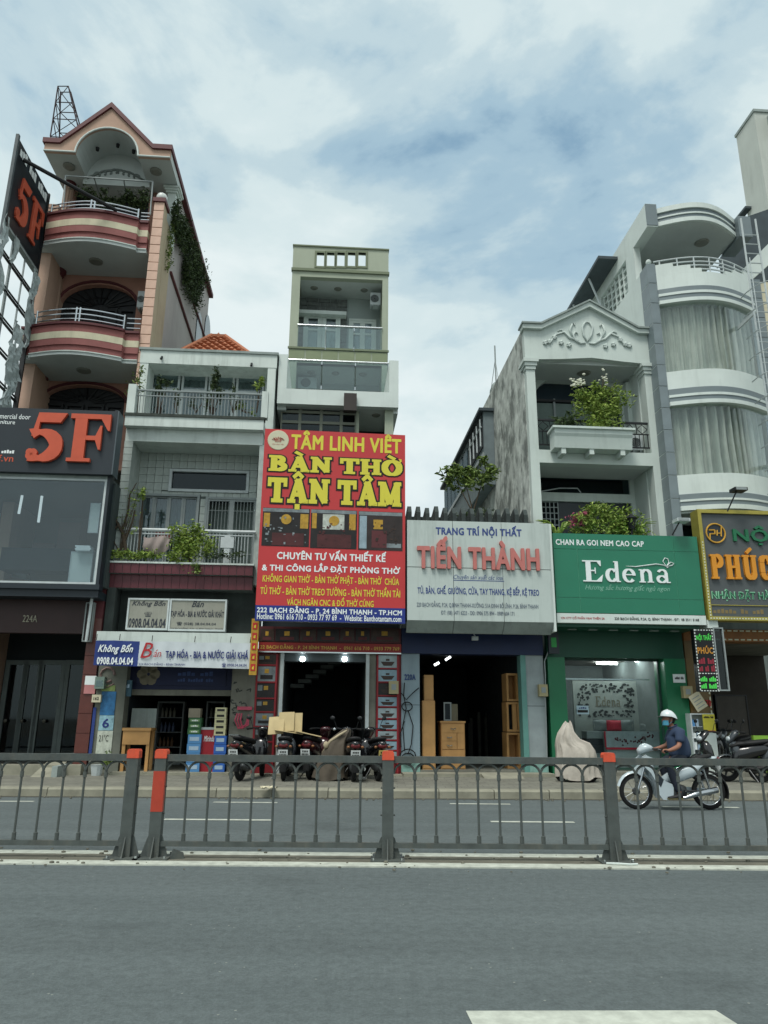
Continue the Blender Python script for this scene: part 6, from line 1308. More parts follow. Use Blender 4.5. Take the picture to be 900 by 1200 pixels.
for i, (x0, x1, yt, lb, mm) in enumerate(((520, 529, 823, 'leaning narrow mirror frame on top of the chest of drawers', GM), (529, 537, 825, 'leaning pale board behind the narrow mirror on the chest of drawers', mat('dusty_board', '#75705c', .7, .2)))):
    a, b_, c_, d_ = R(x0, yt, x1, 843, .6); o = thing('leaning_panel', lb, 'panel', (a+b_)/2, .6, zch); MB().frame(a, b_, zch+.005, d_, .6+.08*i, .63+.08*i, .03).build('frame', mm, o); MB().box(a+.03, b_-.03, .61+.08*i, .62+.08*i, zch+.035, d_-.03).build('panel', mm if i else DARKIN, o)
o = thing('open_shelving', 'tall pale wooden shelving at the right inside the furniture shop', 'shelving', U(601, 840, .6), .6, gz+.1)
a, b_, c_, d_ = R(593, 789, 609, 893, .6)
for k in range(3):
    z0, z1 = gz+.1+(d_-gz-.1)*(0, .38, .70)[k], gz+.1+(d_-gz-.1)*(.37, .69, 1)[k]; MB().frame(a+.02*k, b_, z0, z1, .6, 1.1, .05).build('shelf_box', WOOD, o)
    if k != 1: MB().box(a+.07, b_-.05, 1.0, 1.04, z0+.05, z1-.05).build('back_panel', WOOD, o)
    else: MB().box((a+b_)/2, (a+b_)/2+.1, .62, .7, z0+.05, z1-.05).build('upright', WOOD, o)
for i, (x0, x1, yt, v) in enumerate(((549, 557, 838, 4.5), (560, 566, 826, 4.2), (568, 578, 832, 4.6), (580, 588, 822, 4.0))):
    a, b_, c_, d_ = R(x0, yt, x1, 885, v); o = thing('stacked_boards', ('first', 'second', 'third', 'fourth')[i]+' dim upright board from the left in the dark of the furniture shop', 'board', (a+b_)/2, v, gz+.1); [MB().box(a+.05*k, a+.04+.05*k, v+.03*k, v+.06+.03*k, gz+.1, d_-random.uniform(0, .3)).build('board', mat('dim_board', '#3c3f38', .8, .3), o) for k in range(max(2, int((b_-a)/.06)))]
# cables on the left pier
o = thing('cable_coil', 'black cables looped against the light blue pier numbered 220A', 'cable', U(477, 830, -.05), -.05, .4); m_ = MB()
for q in ([(474, 800), (473, 815), (476, 830), (472, 850), (474, 880)], [(470, 812), (476, 820), (484, 812), (491, 806)], [(478, 832), (484, 850), (482, 872), (478, 884)], [(474, 845), (469, 860), (470, 876)]):
    m_.tube([(P(x, y, -.05)[0], -.05, P(x, y, -.05)[1]) for x, y in q], .012, 5)
for cx, cy, r in ((477, 828, .1), (478, 886, .15), (478, 889, .12)):
    c = P(cx, cy, -.06); m_.tube([(c[0]+r*1.2*math.cos(k*.5), -.06, c[1]+r*math.sin(k*.5)) for k in range(13)], .014, 5, True)
m_.build('cable', RUB, o)
smallbox('electric_meter', 'beige electric meter box between the white marked pier and the green pier', 'meter', 632, 802, 642, 816, -.14, METER)
o = thing('wall_conduit', 'thin conduit running up from the meter between the white and green piers', 'conduit', U(641, 790, -.05), -.05, 1); m_ = MB(); m_.tube([(P(x, y, -.05)[0], -.05, P(x, y, -.05)[1]) for x, y in [(639, 802), (639, 790), (638, 775), (642, 765), (647, 752), (647, 742)]], .016, 5); m_.tube([(P(x, y, -.05)[0], -.05, P(x, y, -.05)[1]) for x, y in [(639, 817), (640, 850), (641, 890)]], .016, 5); m_.build('pipe', GM, o)
# ================================================================ house 5: white gabled house over the green shop
V5 = .4; W5 = V5+1.25
u5L, u5R = U(614.5, 405, V5), U(765, 405, V5)
uw5 = u5L
h5 = thing('townhouse', 'white gabled house with floral relief in its pediment, over the green shop', 'building', (u5L+u5R)/2, 0, gz)
W5M = mat('house_white', '#c0cbc6', .75, .07, 1.3, .1, 30, streak=.3, dirt_or_shade=lin('#6f7a76'))
pp = lambda x, y: P(x, y, V5)
zgb, zgk = Zp(690, 424, V5), Zp(690, 418, V5); zge = Zp(690, 385, V5); zgp = pp(689, 356)[1]; ug = pp(689, 356)[0]; us0, us1 = U(633, 382, V5), U(745, 382, V5)
MB().prism([(u5L, zgb), (ug-.9, zgb+.05), (ug, zgb+.13), (ug+.9, zgb+.05), (u5R, zgb), (u5R, zge-.1), (us1, zge-.1), (ug, zgp-.12), (us0, zge-.1), (u5L, zge-.1)], V5, V5+.2).build('pediment', W5M, h5)
def cor(o_, y0, m, nm): MB().prism([(u5L-o_, zge-.13), (u5L-o_, zge), (us0-.02, zge), (ug, zgp), (us1+.02, zge), (u5R+o_, zge), (u5R+o_, zge-.13), (us1, zge-.13), (ug, zgp-.15), (us0, zge-.13)], V5-y0, V5+.22).build(nm, m, h5)
cor(.05, .12, W5M, 'cornice')
MB().prism([(u5L-.08, zge), (u5L-.08, zge+.05), (us0-.02, zge+.05), (ug, zgp+.05), (us1+.02, zge+.05), (u5R+.08, zge+.05), (u5R+.08, zge), (us1, zge), (ug, zgp), (us0, zge)], V5-.17, V5+.3).build('cornice_cap', GREYW, h5)
# floral relief
RLM = mat('relief_white', '#b9c4c0', .7, .05); m_ = MB()
def zz5(p, q): return P(500+p/3, 350+q/3, V5-.02)
def rl(pts, r): m_.tube([(zz5(*p)[0], V5-.02, zz5(*p)[1]) for p in pts], r, 6)
def spl(s, pts, r): rl([(565+s*p[0], p[1]+ (s*p[0]*.035)) for p in pts], r)
for s in (-1, 1):
    spl(s, [(2, 150), (14, 128), (18, 100), (8, 84), (0, 82)], [.02, .03, .035, .03, .015]); spl(s, [(6, 156), (24, 158), (44, 146), (50, 130), (42, 118), (34, 124)], [.02, .035, .04, .035, .03, .02])
    spl(s, [(30, 150), (62, 140), (82, 120), (110, 130), (128, 156), (145, 160)], [.03, .04, .035, .03, .03, .02]); spl(s, [(50, 140), (62, 112), (54, 92), (46, 88), (44, 98)], [.03, .03, .03, .025, .015]); spl(s, [(80, 122), (92, 112), (104, 118)], .02)
    for cx, cy in ((92, 158), (134, 156), (148, 160), (64, 165), (116, 140)):
        for k in range(5): a_ = k*1.257; rl([(565+s*cx, cy+s*cx*.035), (565+s*cx+8*math.cos(a_), cy+s*cx*.035+8*math.sin(a_))], [.02, .035])
m_.build('floral_relief', RLM, h5, smooth=True)
# columns with capitals
cL = (u5L, U(627.5, 430, V5)); cRr = (U(754.5, 440, V5), u5R); zlow = 4.9
for x0, x1 in (cL, cRr):
    MB().box(x0+.02, x1-.02, V5+.005, V5+.4, zlow, zgb-.3).build('column', W5M, h5)
    for k, g_ in enumerate((.0, .03, .07)): MB().box(x0-g_, x1+g_, V5-.03-g_, V5+.4+g_, zgb-.3+.1*k+.001, zgb-.3+.1*(k+1)).build('capital', W5M, h5)
zfa, zfb = Zp(700, 529, V5), Zp(700, 544, V5); zfc = Zp(700, 527, V5)
MB().box(cL[1]-.02, cRr[0]+.02, V5, V5+.3, zfb, zfa).build('floor_beam', W5M, h5)
MB().box(u5L+.21, u5R-.02, V5+.3, W5+.0, zfb, zfa-.05).build('floor_slab', SOFFIT, h5); MB().box(u5L+.21, u5R-.02, V5+.2, W5+.3, zgb+.001, zgb+.15).build('soffit', SOFFIT, h5)
zb5 = 4.8; sd0, sd1 = U(630, 470, W5), U(730, 470, W5)
# recess wall, upper: big arched dark window
n_ = 14; ua, ub_ = U(627, 460, W5), U(727, 460, W5); zs_, zk_ = Zp(680, 466, W5), Zp(675, 443, W5); uc_ = (ua+ub_)/2-.4; 
pts = [(ua-.3, zfa-.05)] + [(uc_-(uc_-ua)*1.0*math.cos(math.pi*i/n_) if i <= 7 else uc_+(ub_-uc_)*(-math.cos(math.pi*i/n_)), zs_+(zk_-zs_)*math.sin(math.pi*i/n_)) for i in range(n_+1)] + [(ub_, zfa-.05), (u5R-.1, zfa-.05), (u5R-.1, zgb), (ua-.3, zgb)]
MB().prism(pts, W5, W5+.2).build('recess_wall', W5M, h5)
MB().box(ua-.3, ub_+.1, W5+.22, W5+.26, zfa-.1, zk_+.1).build('arched_glazing', mat('blue_dark_glass', '#22303a', .12, .2, 1, spec=.6), h5)
for x in (650, 673, 700): u_ = U(x, 480, W5+.15); MB().box(u_-.03, u_+.03, W5+.14, W5+.21, zfa-.05, zs_).build('mullion', GM, h5)
MB().box(ua, ub_, W5+.13, W5+.2, zs_-.1, zs_-.03).build('transom_bar', BLACKM, h5); MB().box(ua+.05, U(700, 480, W5), W5+.205, W5+.215, zfa, zs_-.12).build('curtain', CURT2, h5)
MB().box(u5R-.35, u5R-.0, V5+.41, 9, zb5, zgb).build('right_wall', W5M, h5)
MB().box(U(735, 470, W5-.3), U(742, 470, W5-.3), W5-.3, W5-.001, zfa, zgb-.1).build('pilaster', W5M, h5)
MB().lathe((ug, V5+.7, zgb-.03), [(.16, 0), (.2, .03)], 14).build('ceiling_lamp', MATS['lamp_glass'], h5)
# lower recess
lt0, lt1, lt2, lt3 = R(630, 560, 738, 578, W5); lb3 = Zp(684, 588, W5); g0, g1 = U(631, 600, W5), U(655, 600, W5)
MB().wall(u5L+.21, u5R-.35, zb5, zfb, W5, W5+.2, [(lt0, lt1, lt2, lt3), (g0, lt1, zb5-.1, lb3)]).build('lower_recess_wall', W5M, h5)
MB().box(lt0, lt1, W5+.08, W5+.1, lt2, lt3).build('transom_pane', GLASSD, h5); MB().box(g1, lt1, W5+.08, W5+.14, zb5, lb3).build('dark_door', mat('dark_teal_door', '#1f2c30', .4, .2), h5); MB().box(g0, lt1, W5+.5, W5+.6, zb5, lt3+.1).build('room_wall', DARKIN, h5)
m_ = MB()
for k in range(6): m_.tube([(g0+(g1-g0)*k/5, W5+.06, zb5), (g0+(g1-g0)*k/5, W5+.06, lb3)], .014, 4)
for k in range(8): z_ = lb3-.17*k; m_.tube([(g0, W5+.06, z_), (g1, W5+.06, z_)], .014, 4)
m_.build('window_grille', WHITEM, h5)
m_ = MB(); m_.tube([(g0, W5-.06, lt2-.02), (U(655, 574, W5), W5-.08, Zp(655, 573, W5)), (U(676, 574, W5), W5-.06, Zp(677, 573, W5)), (U(680, 578, W5), W5-.06, Zp(680, 578, W5))], .015, 5); m_.build('loose_cable', WHITEM, h5)
# side walls and body
STAIN = mat('stained_side_wall', '#c2c8c2', .95, .4, 2.6, .4, 14, streak=.72, sthr=.75, smap=(1.6, 2.2, 1.4), dirt_or_shade=lin('#3c4441'))
MB().box(u5L, u5L+.2, V5+.21, 15.2, 2.5, zge-.02).build('left_side_wall', STAIN, h5)
MB().box(u5L+.21, u5R-.36, W5+.9, 15, zb5, zge-.2).build('body', W5M, h5); 
# railing
zr0, zr1 = Zp(690, 527, V5+.12), Zp(690, 493.5, V5+.12); x0, x1 = cL[1]-.02, cRr[0]+.02; yv = V5+.1
rl_ = thing('balcony_railing', 'black wrought iron railing with diamond panels on the gabled house balcony', 'railing', (x0+x1)/2, yv, zr0)
MB().box(x0, x1, yv-.03, yv+.03, zr1-.05, zr1).build('top_rail', BLACKM, rl_); MB().box(x0, x1, yv-.02, yv+.02, zr0+.08, zr0+.11).build('bottom_rail', BLACKM, rl_); zmm = zr1-.36; MB().box(x0, x1, yv-.015, yv+.015, zmm, zmm+.025).build('middle_rail', BLACKM, rl_)
nb = 9; dx = (x1-x0)/nb
dm = MB(); cx, cz = x0+dx/2, (zmm+zr1-.04)/2; dm.tube([(cx-dx*.42, yv, cz), (cx, yv, cz+.13), (cx+dx*.42, yv, cz), (cx, yv, cz-.13)], .014, 4, True); dm.tube([(cx-dx*.5, yv, cz+.15), (cx-dx*.42, yv, cz), (cx-dx*.5, yv, cz-.15)], .012, 4); d0 = dm.build('diamond', BLACKM, rl_); rep(d0, [(dx*k, 0, 0) for k in range(1, nb)])
b0 = MB().tube([(x0+.03, yv, zr0+.1), (x0+.03, yv, zmm)], .012, 4).build('baluster', BLACKM, rl_); rep(b0, [((x1-x0-.06)/26*k, 0, 0) for k in range(1, 27)])
# trough with flowering shrub
a, b_, c_, d_ = R(650, 504, 741, 527, V5-.45); pl = thing('flower_trough', 'long moulded white flower trough fixed before the black railing', 'trough', (a+b_)/2, V5-.4, c_)
sec = [(V5-.02, c_+.05), (V5-.40, c_+.05), (V5-.46, d_-.2), (V5-.50, d_-.12), (V5-.50, d_), (V5-.02, d_)]; m_ = MB(); m_.prism(sec, a, b_); m_.v = [(y, x, z) for x, y, z in m_.v]; m_.build('trough', W5M, pl); MB().box(a-.06, b_+.06, V5-.56, V5-.02, d_+.001, d_+.06).build('rim', W5M, pl)
for t in (.12, .48, .88): MB().box(a+(b_-a)*t-.06, a+(b_-a)*t+.06, V5-.38, V5-.01, c_-.1, c_+.049).build('bracket', W5M, pl)
cu_ = lambda x, y, v=V5-.25: (U(x, y, v), v, Zp(x, y, v))
o = plant('flowering_shrub', 'big yellow-green shrub with white blossoms in the flower trough', 'shrub', cu_(702, 500)[0], V5-.25, d_, [(cu_(x, y), (.42, .36, .4), 300, .11) for x, y in ((694, 474), (710, 472), (702, 486), (690, 484), (718, 480), (702, 464), (712, 496), (698, 498), (684, 470), (720, 468))], LEAFY, [([cu_(702, 505), cu_(700, 480)], .05), ([cu_(700, 490), cu_(706, 460), cu_(707, 440)], .03), ([cu_(700, 490), cu_(684, 462), cu_(680, 450)], .03), ([cu_(702, 490), cu_(715, 458), cu_(722, 448)], .02)])
m_ = MB(); 
for x, y, n_ in ((680, 448, 42), (707, 440, 12), (673, 450, 8), (710, 450, 6)):
    for _ in range(n_): c = cu_(x+random.gauss(0, 3), y+random.gauss(0, 3)); m_.ball((c[0], c[1]+random.uniform(-.1, .1), c[2]), random.uniform(.025, .05), 6, (1, 1, .7))
m_.build('blossom', mat('white_blossom', '#d9dccb', .8), o)
o = plant('trough_agave', 'spiky dark green plant at the left end of the flower trough', 'plant', cu_(662, 500)[0], V5-.25, d_, [(cu_(x, 496), (.2, .2, .22), 40, .2) for x in (655, 663, 670)], LEAFD)
m_ = MB()
for k in range(16):
    a_ = random.uniform(0, 6.28); b0_ = cu_(662, 502); L_ = random.uniform(.3, .55); m_.tube([b0_, (b0_[0]+L_*.45*math.cos(a_), b0_[1]+L_*.4*math.sin(a_), b0_[2]+L_*.7), (b0_[0]+L_*.9*math.cos(a_), b0_[1]+L_*.7*math.sin(a_), b0_[2]+L_*.8)], [.03, .02, .004], 4)
m_.build('blade', LEAFD, o)
ac('dark grey condenser unit behind the black railing at the right of the gabled house balcony', 739, 510, 753, 527, V5+.35)
# plants just above the green sign
VE = -1.0
cf = lambda x, y, v=-.3: (U(x, y, v), v, Zp(x, y, v))
o = plant('roof_garden_bush', 'broad yellow-green bush growing behind the top edge of the green signboard', 'bush', cf(708, 625)[0], -.3, Zp(700, 632, -.3), [(cf(x, y), (.5, .35, .36), 330, .11) for x, y in ((690, 608), (705, 603), (720, 606), (735, 612), (715, 616), (695, 620), (728, 622), (745, 620), (682, 618))], LEAFY, [([cf(705, 640), cf(705, 610)], .04)])
o = plant('pink_flowers', 'pink bougainvillea sprig at the left of the bush above the green signboard', 'flowers', cf(680, 625)[0], -.35, Zp(680, 632, -.35), [(cf(678+random.uniform(-4, 5), y, -.4), (.25, .15, .14), 70, .08) for y in (604, 608, 613)], mat('bougainvillea', '#a04a62', .7, .3, 9), [([cf(685, 628, -.4), cf(678, 606, -.4)], .02)])
for i, (x, lb) in enumerate(((654, 'spiky yellow-green plant at the left corner above the green signboard'), (746, 'spiky dull green plant behind the right end of the bush above the green signboard'))):
    o = thing('spiky_plant', lb, 'plant', cf(x, 625)[0], -.3, Zp(x, 632, -.3)); m_ = MB()
    for k in range(26):
        a_ = random.uniform(0, 6.28); b0_ = cf(x, 629); L_ = random.uniform(.35, .7); m_.tube([b0_, (b0_[0]+L_*.45*math.cos(a_), b0_[1]+L_*.3*math.sin(a_), b0_[2]+L_*.6), (b0_[0]+L_*.9*math.cos(a_), b0_[1]+L_*.5*math.sin(a_), b0_[2]+L_*.62)], [.03, .022, .004], 4)
    m_.build('blade', LEAFY if i == 0 else LEAF, o)
o = thing('garden_lantern', 'black lantern standing above the right part of the green signboard', 'lantern', cf(740, 620, -.5)[0], -.5, Zp(740, 627, -.5)); c = cf(740, 612, -.5); MB().lathe((c[0], c[1], c[2]-.18), [(.07, 0), (.12, .25), (.17, .27), (.02, .4)], 6).build('head', BLACKM, o); MB().tube([(c[0], c[1], c[2]-.18), (c[0]-.03, c[1], c[2]-.4)], .02, 5).build('stem', BLACKM, o)
# green shop
GS = mat('green_shop_paint', '#1d6b48', .4, .1, 1, spec=.4); GSD = mat('green_shop_dark', '#134a38', .5, .1, 1)
s5L, s5R = U(645.5, 850, 0), U(810, 850, 0); q0, q1 = U(666, 850, 0), U(785, 850, 0); zt5 = Zp(725, 771.5, .1)
gs = thing('mattress_shop', 'deep green mattress shop front with a glazed display of pillows and a bedspread', 'shopfront', (s5L+s5R)/2, 0, gz)
MB().box(s5L+.0, q0, 0, .6, gz, zt5).build('left_pier', GS, gs); MB().box(q1, s5R, 0, .6, gz, zt5).build('right_pier', GS, gs); MB().box(s5L, s5R, .02, .6, zt5+.001, Zp(725, 700, 0)).build('header', GSD, gs); MB().box(s5L, s5R, -.9, -.0, Zp(735, 738, -.5), Zp(735, 738, -.5)+.08).build('soffit', GSD, gs)
for k in range(6): u_ = s5L+.5+k*(s5R-s5L-.9)/5; MB().box(u_-.1, u_+.1, -.5, -.4, Zp(735, 738, -.5)-.02, Zp(735, 738, -.5)-.002).build('soffit_lamp', mat('dim_lamp', '#9aa5a3', .4), gs)
MB().frame(q0, q1, gz+.1, zt5, .3, .36, .05).build('glass_frame', mat('green_frame', '#27443c', .4), gs)
for k in range(2): x0_, x1_ = q0+.05+(q1-q0-.1)*k/2, q0+.05+(q1-q0-.1)*(k+1)/2; MB().box(x0_+.004, x1_-.004, .325, .335, gz+.15, zt5-.05).build('glass_pane', glass('shop_glass', (.86, .9, .9), .008, .03), gs)
MB().box(q0-.1, q1+.1, 4.2, 4.3, gz, zt5+.2).build('rear_wall', mat('grey_inside', '#6a7473', .9, .15), gs); MB().box(q0-.12, q0-.0, .601, 4.2, gz, zt5+.2).box(q1, q1+.12, .601, 4.2, gz, zt5+.2).build('inside_wall', MATS['grey_inside'], gs); MB().box(q0-.1, q1+.1, .4, 4.2, zt5+.1, zt5+.2).box(q0-.1, q1+.1, -.2, 4.2, .1, gz+.08).build('inside_slab', CONC, gs)
MB().box(q0+.1, q1-.1, .7, .76, Zp(725, 797, .7), Zp(725, 795.5, .7)).build('curtain_rail', STEEL, gs)
TG = mat('shop_or_fill_tube', '#f2f6f4', .5, 0, emit=26)
for x_, y_, v_ in ((687, 773.5, 1.0), (733, 778, 1.3), (758, 781, 1.5), (712, 781, 2.6), (745, 783, 3.2)): c = P(x_, y_, v_); MB().box(c[0]-.28, c[0]+.28, v_, v_+.08, zt5+.04, zt5+.09).build('ceiling_or_fill_tube', TG, gs)  # real ceiling lights plus extra tubes added to brighten the display
# back panel with damask and the name
dp = thing('damask_panel', 'pale display panel with a dark floral border and the name Edena inside the green shop', 'panel', U(710, 820, 1.8), 1.8, gz+.5); a, b_, c_, d_ = R(672, 798, 748, 842, 1.8); MB().box(a, b_, 1.8, 1.86, gz+.1, d_).build('panel', mat('damask_ground', '#868f8a', .8, .1), dp)
m_ = MB(); random.seed(5)
for _ in range(230):
    x = random.uniform(677, 743); y = random.uniform(802, 840)
    if 692 < x < 731 and 811 < y < 832: continue
    cx, cz = P(x, y, 1.79); r = random.uniform(.02, .05); a_ = random.uniform(0, 6.28); m_.prism([(cx+r*math.cos(a_+k)*random.uniform(.5, 1.4), cz+r*math.sin(a_+k)*random.uniform(.5, 1.3)) for k in (0, 1.2, 2.4, 3.8, 5.1)], 1.788, 1.795-random.random()*.002)
m_.build('floral_border', mat('damask_ink', '#1e2626', .7), dp, kind='stuff'); 
_, _, z0_, z1_ = R(697, 816, 726, 828, 1.8); letters([(c, '') for c in 'Edena'], U(697, 822, 1.8), U(727, 822, 1.8), z0_, z1_, 1.795, mat('dull_gold_ink', '#6d6a5a', .6), dp, ext=.006)
a, b_, c_, d_ = R(676, 827, 690, 837, .28); o = thing('window_notice', 'small white notice stuck on the left of the green shop glass', 'notice', a, .28, c_); MB().box(a, b_, .29, .299, c_, d_).build('sheet', mat('notice_blue_white', '#a9c3cf', .5), o); MB().box(a+.02, b_-.02, .284, .289, c_+.04, c_+.1).build('print_line', BLK, o); text('####', (a+.05, b_-.05, c_+.13, d_-.03), .289, NAVY, o)
# bed, bedspread, pillows
bd = thing('display_bed', 'display bed with red edged grey floral bedspread in the green shop window', 'bed', U(745, 880, .8), .8, gz+.1); a, b_, c_, d_ = R(711, 857, 778, 893, .7)
_, _, c2, d2 = R(712, 857, 778, 876, .65)
MB().box(a, b_, .7, 2.3, gz+.1, d_-.02).build('mattress', mat('mattress_white', '#9aa3a2', .8, .1), bd); MB().box(a-.02, b_+.02, .66, .698, c2, d2).build('bedspread', mat('bedspread_grey', '#909c9f', .8, .25, 6), bd); MB().box(a-.03, b_+.03, .65, .699, c2-.05, c2-.001).box(a-.05, a-.021, .65, .699, c2, d2).build('red_edge', mat('crimson_cloth', '#b0263a', .8, .1), bd)
m_ = MB()
for cx_, cy_ in ((724, 866), (746, 868), (763, 863), (735, 869), (755, 866)):
    for _ in range(7): c = P(cx_+random.gauss(0, 3), cy_+random.gauss(0, 2.2), .65); m_.ball((c[0], .657, c[1]), .025, 6, (1, .2, 1))
m_.build('flower_print', mat('print_dark_red', '#4a2229', .8), bd)
def pillow(label, x0, y0, x1, y1, v, m, nm='pillow'):
    a, b_, c_, d_ = R(x0, y0, x1, y1, v); o = thing(nm, label, nm, (a+b_)/2, v, c_); b = MB(); n_ = 10
    for s in (-1, 1):
        i0 = len(b.v)
        for j in range(n_+1):
            for i in range(n_+1):
                s_, t = i/n_*2-1, j/n_*2-1; k = (1-s_**4)*(1-t**4); b.v.append(((a+b_)/2+(b_-a)/2*s_*(1-.1*(1-abs(t))), v+.12+s*.13*k**.5, (c_+d_)/2+(d_-c_)/2*t*(1-.1*(1-abs(s_)))))
        b.f += [tuple(i0+q for q in ((j*(n_+1)+i, j*(n_+1)+i+1, (j+1)*(n_+1)+i+1, (j+1)*(n_+1)+i) if s < 0 else (j*(n_+1)+i, (j+1)*(n_+1)+i, (j+1)*(n_+1)+i+1, j*(n_+1)+i+1))) for j in range(n_) for i in range(n_)]
    b.build('cover', m, o, smooth=True); MB().frame(a, b_, c_, d_, v+.11, v+.13, .02).build('piping', m, o); return o
CRM = MATS['crimson_cloth']; PGM = mat('pillow_grey', '#727c7b', .8, .2, 5)
pillow('plump crimson pillow, the left of two red ones on the display bed', 713, 844, 730, 857, 1.0, CRM); pillow('crimson pillow at the right end of the display bed, partly behind the rider', 767, 848, 779, 857, 1.0, CRM); pillow('grey patterned pillow behind the left crimson one', 697, 843, 745, 858, 1.4, PGM); pillow('grey pillow behind the right crimson one', 752, 848, 775, 858, 1.4, PGM)
a, b_, c_, d_ = R(687, 857, 709, 890, .9); o = thing('bedding_stack', 'dark folded bedding stack left of the display bed', 'bedding', (a+b_)/2, .9, gz+.1); [MB().box(a+random.uniform(0, .04), b_-random.uniform(0, .04), .9, 1.3, gz+.1+(d_-gz-.1)*k/5+.005, gz+.1+(d_-gz-.1)*(k+1)/5).build('folded_sheet', (DGREY, GM, DGREY, DGREY, GM)[k], o) for k in range(5)]
pc = thing('mannequin', 'dim dressed display figure standing behind the right crimson pillow', 'mannequin', U(754, 840, 2.5), 2.5, gz+.1); c = P(754, 812, 2.5); MB().lathe((c[0], 2.5, gz+.1), [(.16, 0), (.05, .03), (.04, .7), (.2, .75), (.24, 1.0), (.2, 1.35), (.26, 1.6), (.08, 1.72), (.06, 1.78)], 12).build('body', DGREY, pc, smooth=True); MB().ball((c[0], 2.5, gz+2.0), .12, 10, (1, 1, 1.25)).build('head', DGREY, pc)
for i, y in enumerate((812, 832, 852)):
    a, b_, c_, d_ = R(773, y-7, 783, y+7, 1.5); o = thing('framed_picture', ('upper', 'middle', 'lower')[i]+' dim framed picture at the right inside the green shop', 'picture', a, 1.5, c_); MB().frame(a, b_, c_, d_, 1.5, 1.53, .03).build('frame', WHITEM, o); MB().box(a+.03, b_-.03, 1.51, 1.52, c_+.03, d_-.03).build('print', DGREY, o)
# green signboard
es = thing('green_signboard', 'wide green panel signboard with white name Edena and a butterfly', 'signboard', U(735, 680, VE), VE+.1, Zp(735, 730, VE)); EG = mat('sign_green', '#1c7156', .4, .07, 1.5, spec=.5)
a, b_, c_, d_ = R(650, 626.5, 821.5, 719.5, VE); xj = [a, U(678, 670, VE), U(792, 670, VE), b_]; zj = [c_, Zp(735, 701.5, VE), Zp(735, 645, VE), d_]
for i in range(3):
    for j in range(3): MB().box(xj[i]+.007, xj[i+1]-.007, VE, VE+.05, zj[j]+.007, zj[j+1]-.007).build('panel', EG, es)
MB().box(a+.01, b_-.01, VE+.012, VE+.35, c_+.01, d_-.01).build('core', mat('joint_pale', '#5aa287', .6), es)
c2, d2 = Zp(740, 731, VE), Zp(740, 720, VE); MB().box(a, b_, VE-.01, VE+.4, c2, d2).build('address_strip', WHITE2, es)
def z5(p, q): return 640+p/4.5, 590+q/4.5
def et(body, x0, y0, x1, y1, m, dv=0, **k): return text(body, R(*z5(x0, y0), *z5(x1, y1), VE), VE-dv, m, es, **k)
et('CHAN RA GOI NEM CAO CAP', 50, 193, 514, 224, WPR, bold=.04)
_, _, z0_, z1_ = R(*z5(182, 305), *z5(650, 416), VE); letters([(c, '') for c in 'Edena'], U(*z5(186, 360), VE), U(*z5(652, 360), VE), z0_, z1_, VE, WPR, es, ext=.02)
m_ = MB(); m_.tube([(P(*z5(x, y), VE)[0], VE-.012, P(*z5(x, y), VE)[1]) for x, y in ((418, 330), (470, 334), (530, 326), (580, 320), (618, 326), (640, 336))], [.003, .012, .012, .012, .01, .006], 5)
for q in ([(628, 326), (614, 306), (624, 288), (640, 292), (646, 312), (636, 328)], [(636, 328), (656, 310), (672, 318), (664, 326), (650, 330)], [(630, 330), (636, 340), (646, 336)]): m_.tube([(P(*z5(x, y), VE)[0], VE-.014, P(*z5(x, y), VE)[1]) for x, y in q], .01, 5, True)
m_.build('butterfly_mark', WPR, es); et('Hương sắc hương giấc ngủ ngon', 205, 428, 652, 466, mat('thin_green_print', '#7fb49f', .5), shear=.35)
et('CN CTY CỔ PHẦN VẠN THIÊN SA', 78, 594, 308, 614, RED, .01, bold=.02); et('220 BẠCH ĐẰNG, P.24, Q. BÌNH THẠNH - ĐT:  08 3511 5168', 360, 597, 804, 622, BLK, .01, bold=.03)
def floodl(label, x, y, xb, yb, m, v):
    u_, z_ = P(x, y, v); o = thing('floodlight', label, 'floodlight', u_, v, z_); MB().box(u_-.16, u_+.16, v-.15, v+.12, z_-.03, z_+.05).build('head', m, o); MB().box(u_-.13, u_+.13, v-.16, v-.151, z_-.02, z_+.04).build('lamp_glass', GM, o); b2 = P(xb, yb, v); MB().tube([(u_-.05, v, z_-.03), (b2[0], v+.1, b2[1])], .018, 5).build('arm', BLACKM, o)
floodl('flat white floodlight on a thin arm above the green signboard right end', 798, 611, 790, 626, WHITEM, -1.2); floodl('black floodlight on a bent arm above the gold framed signboard', 865, 575, 855, 598, BLACKM, -1.3)
smallbox('small_led_sign', 'small green and red LED box sign fixed at the top left of the green pier', 'LED sign', 643, 741, 655, 766, -.3, DGREY, .1, mat('led_green', '#2f9a4a', .5))
a, b_, c_, d_ = R(789, 790, 803, 800, -.02); o = thing('paper_notice', 'white paper notice on the right green pier', 'notice', a, -.02, c_); MB().box(a, b_, -.015, -.002, c_, d_).build('sheet', WPR, o); text('##### ###', (a+.04, b_-.04, c_+.08, d_-.06), -.015, BLK, o)
smallbox('electric_meter', 'beige electric meter box at the right edge of the green pier', 'meter', 801, 804, 812, 818, -.14, METER)
o = thing('hanging_notice', 'tilted paper notice hanging below the meter on the right edge of the green pier', 'notice', U(818, 822, -.2), -.2, 1.6); c = P(818, 822, -.2); m_ = MB(); m_.v = []; b = MB().box(-.15, .15, -.006, .006, -.2, .2); b.xf(Matrix.Translation((c[0], -.2, c[1])) @ Matrix.Rotation(rad(-30), 4, 'Y')); b.build('sheet', CREAM, o); b = MB(); [b.box(-.1, .1, -.012, -.0065, .1-.08*k, .12-.08*k) for k in range(4)]; b.xf(Matrix.Translation((c[0], -.2, c[1])) @ Matrix.Rotation(rad(-30), 4, 'Y')); b.build('print_line', GM, o)
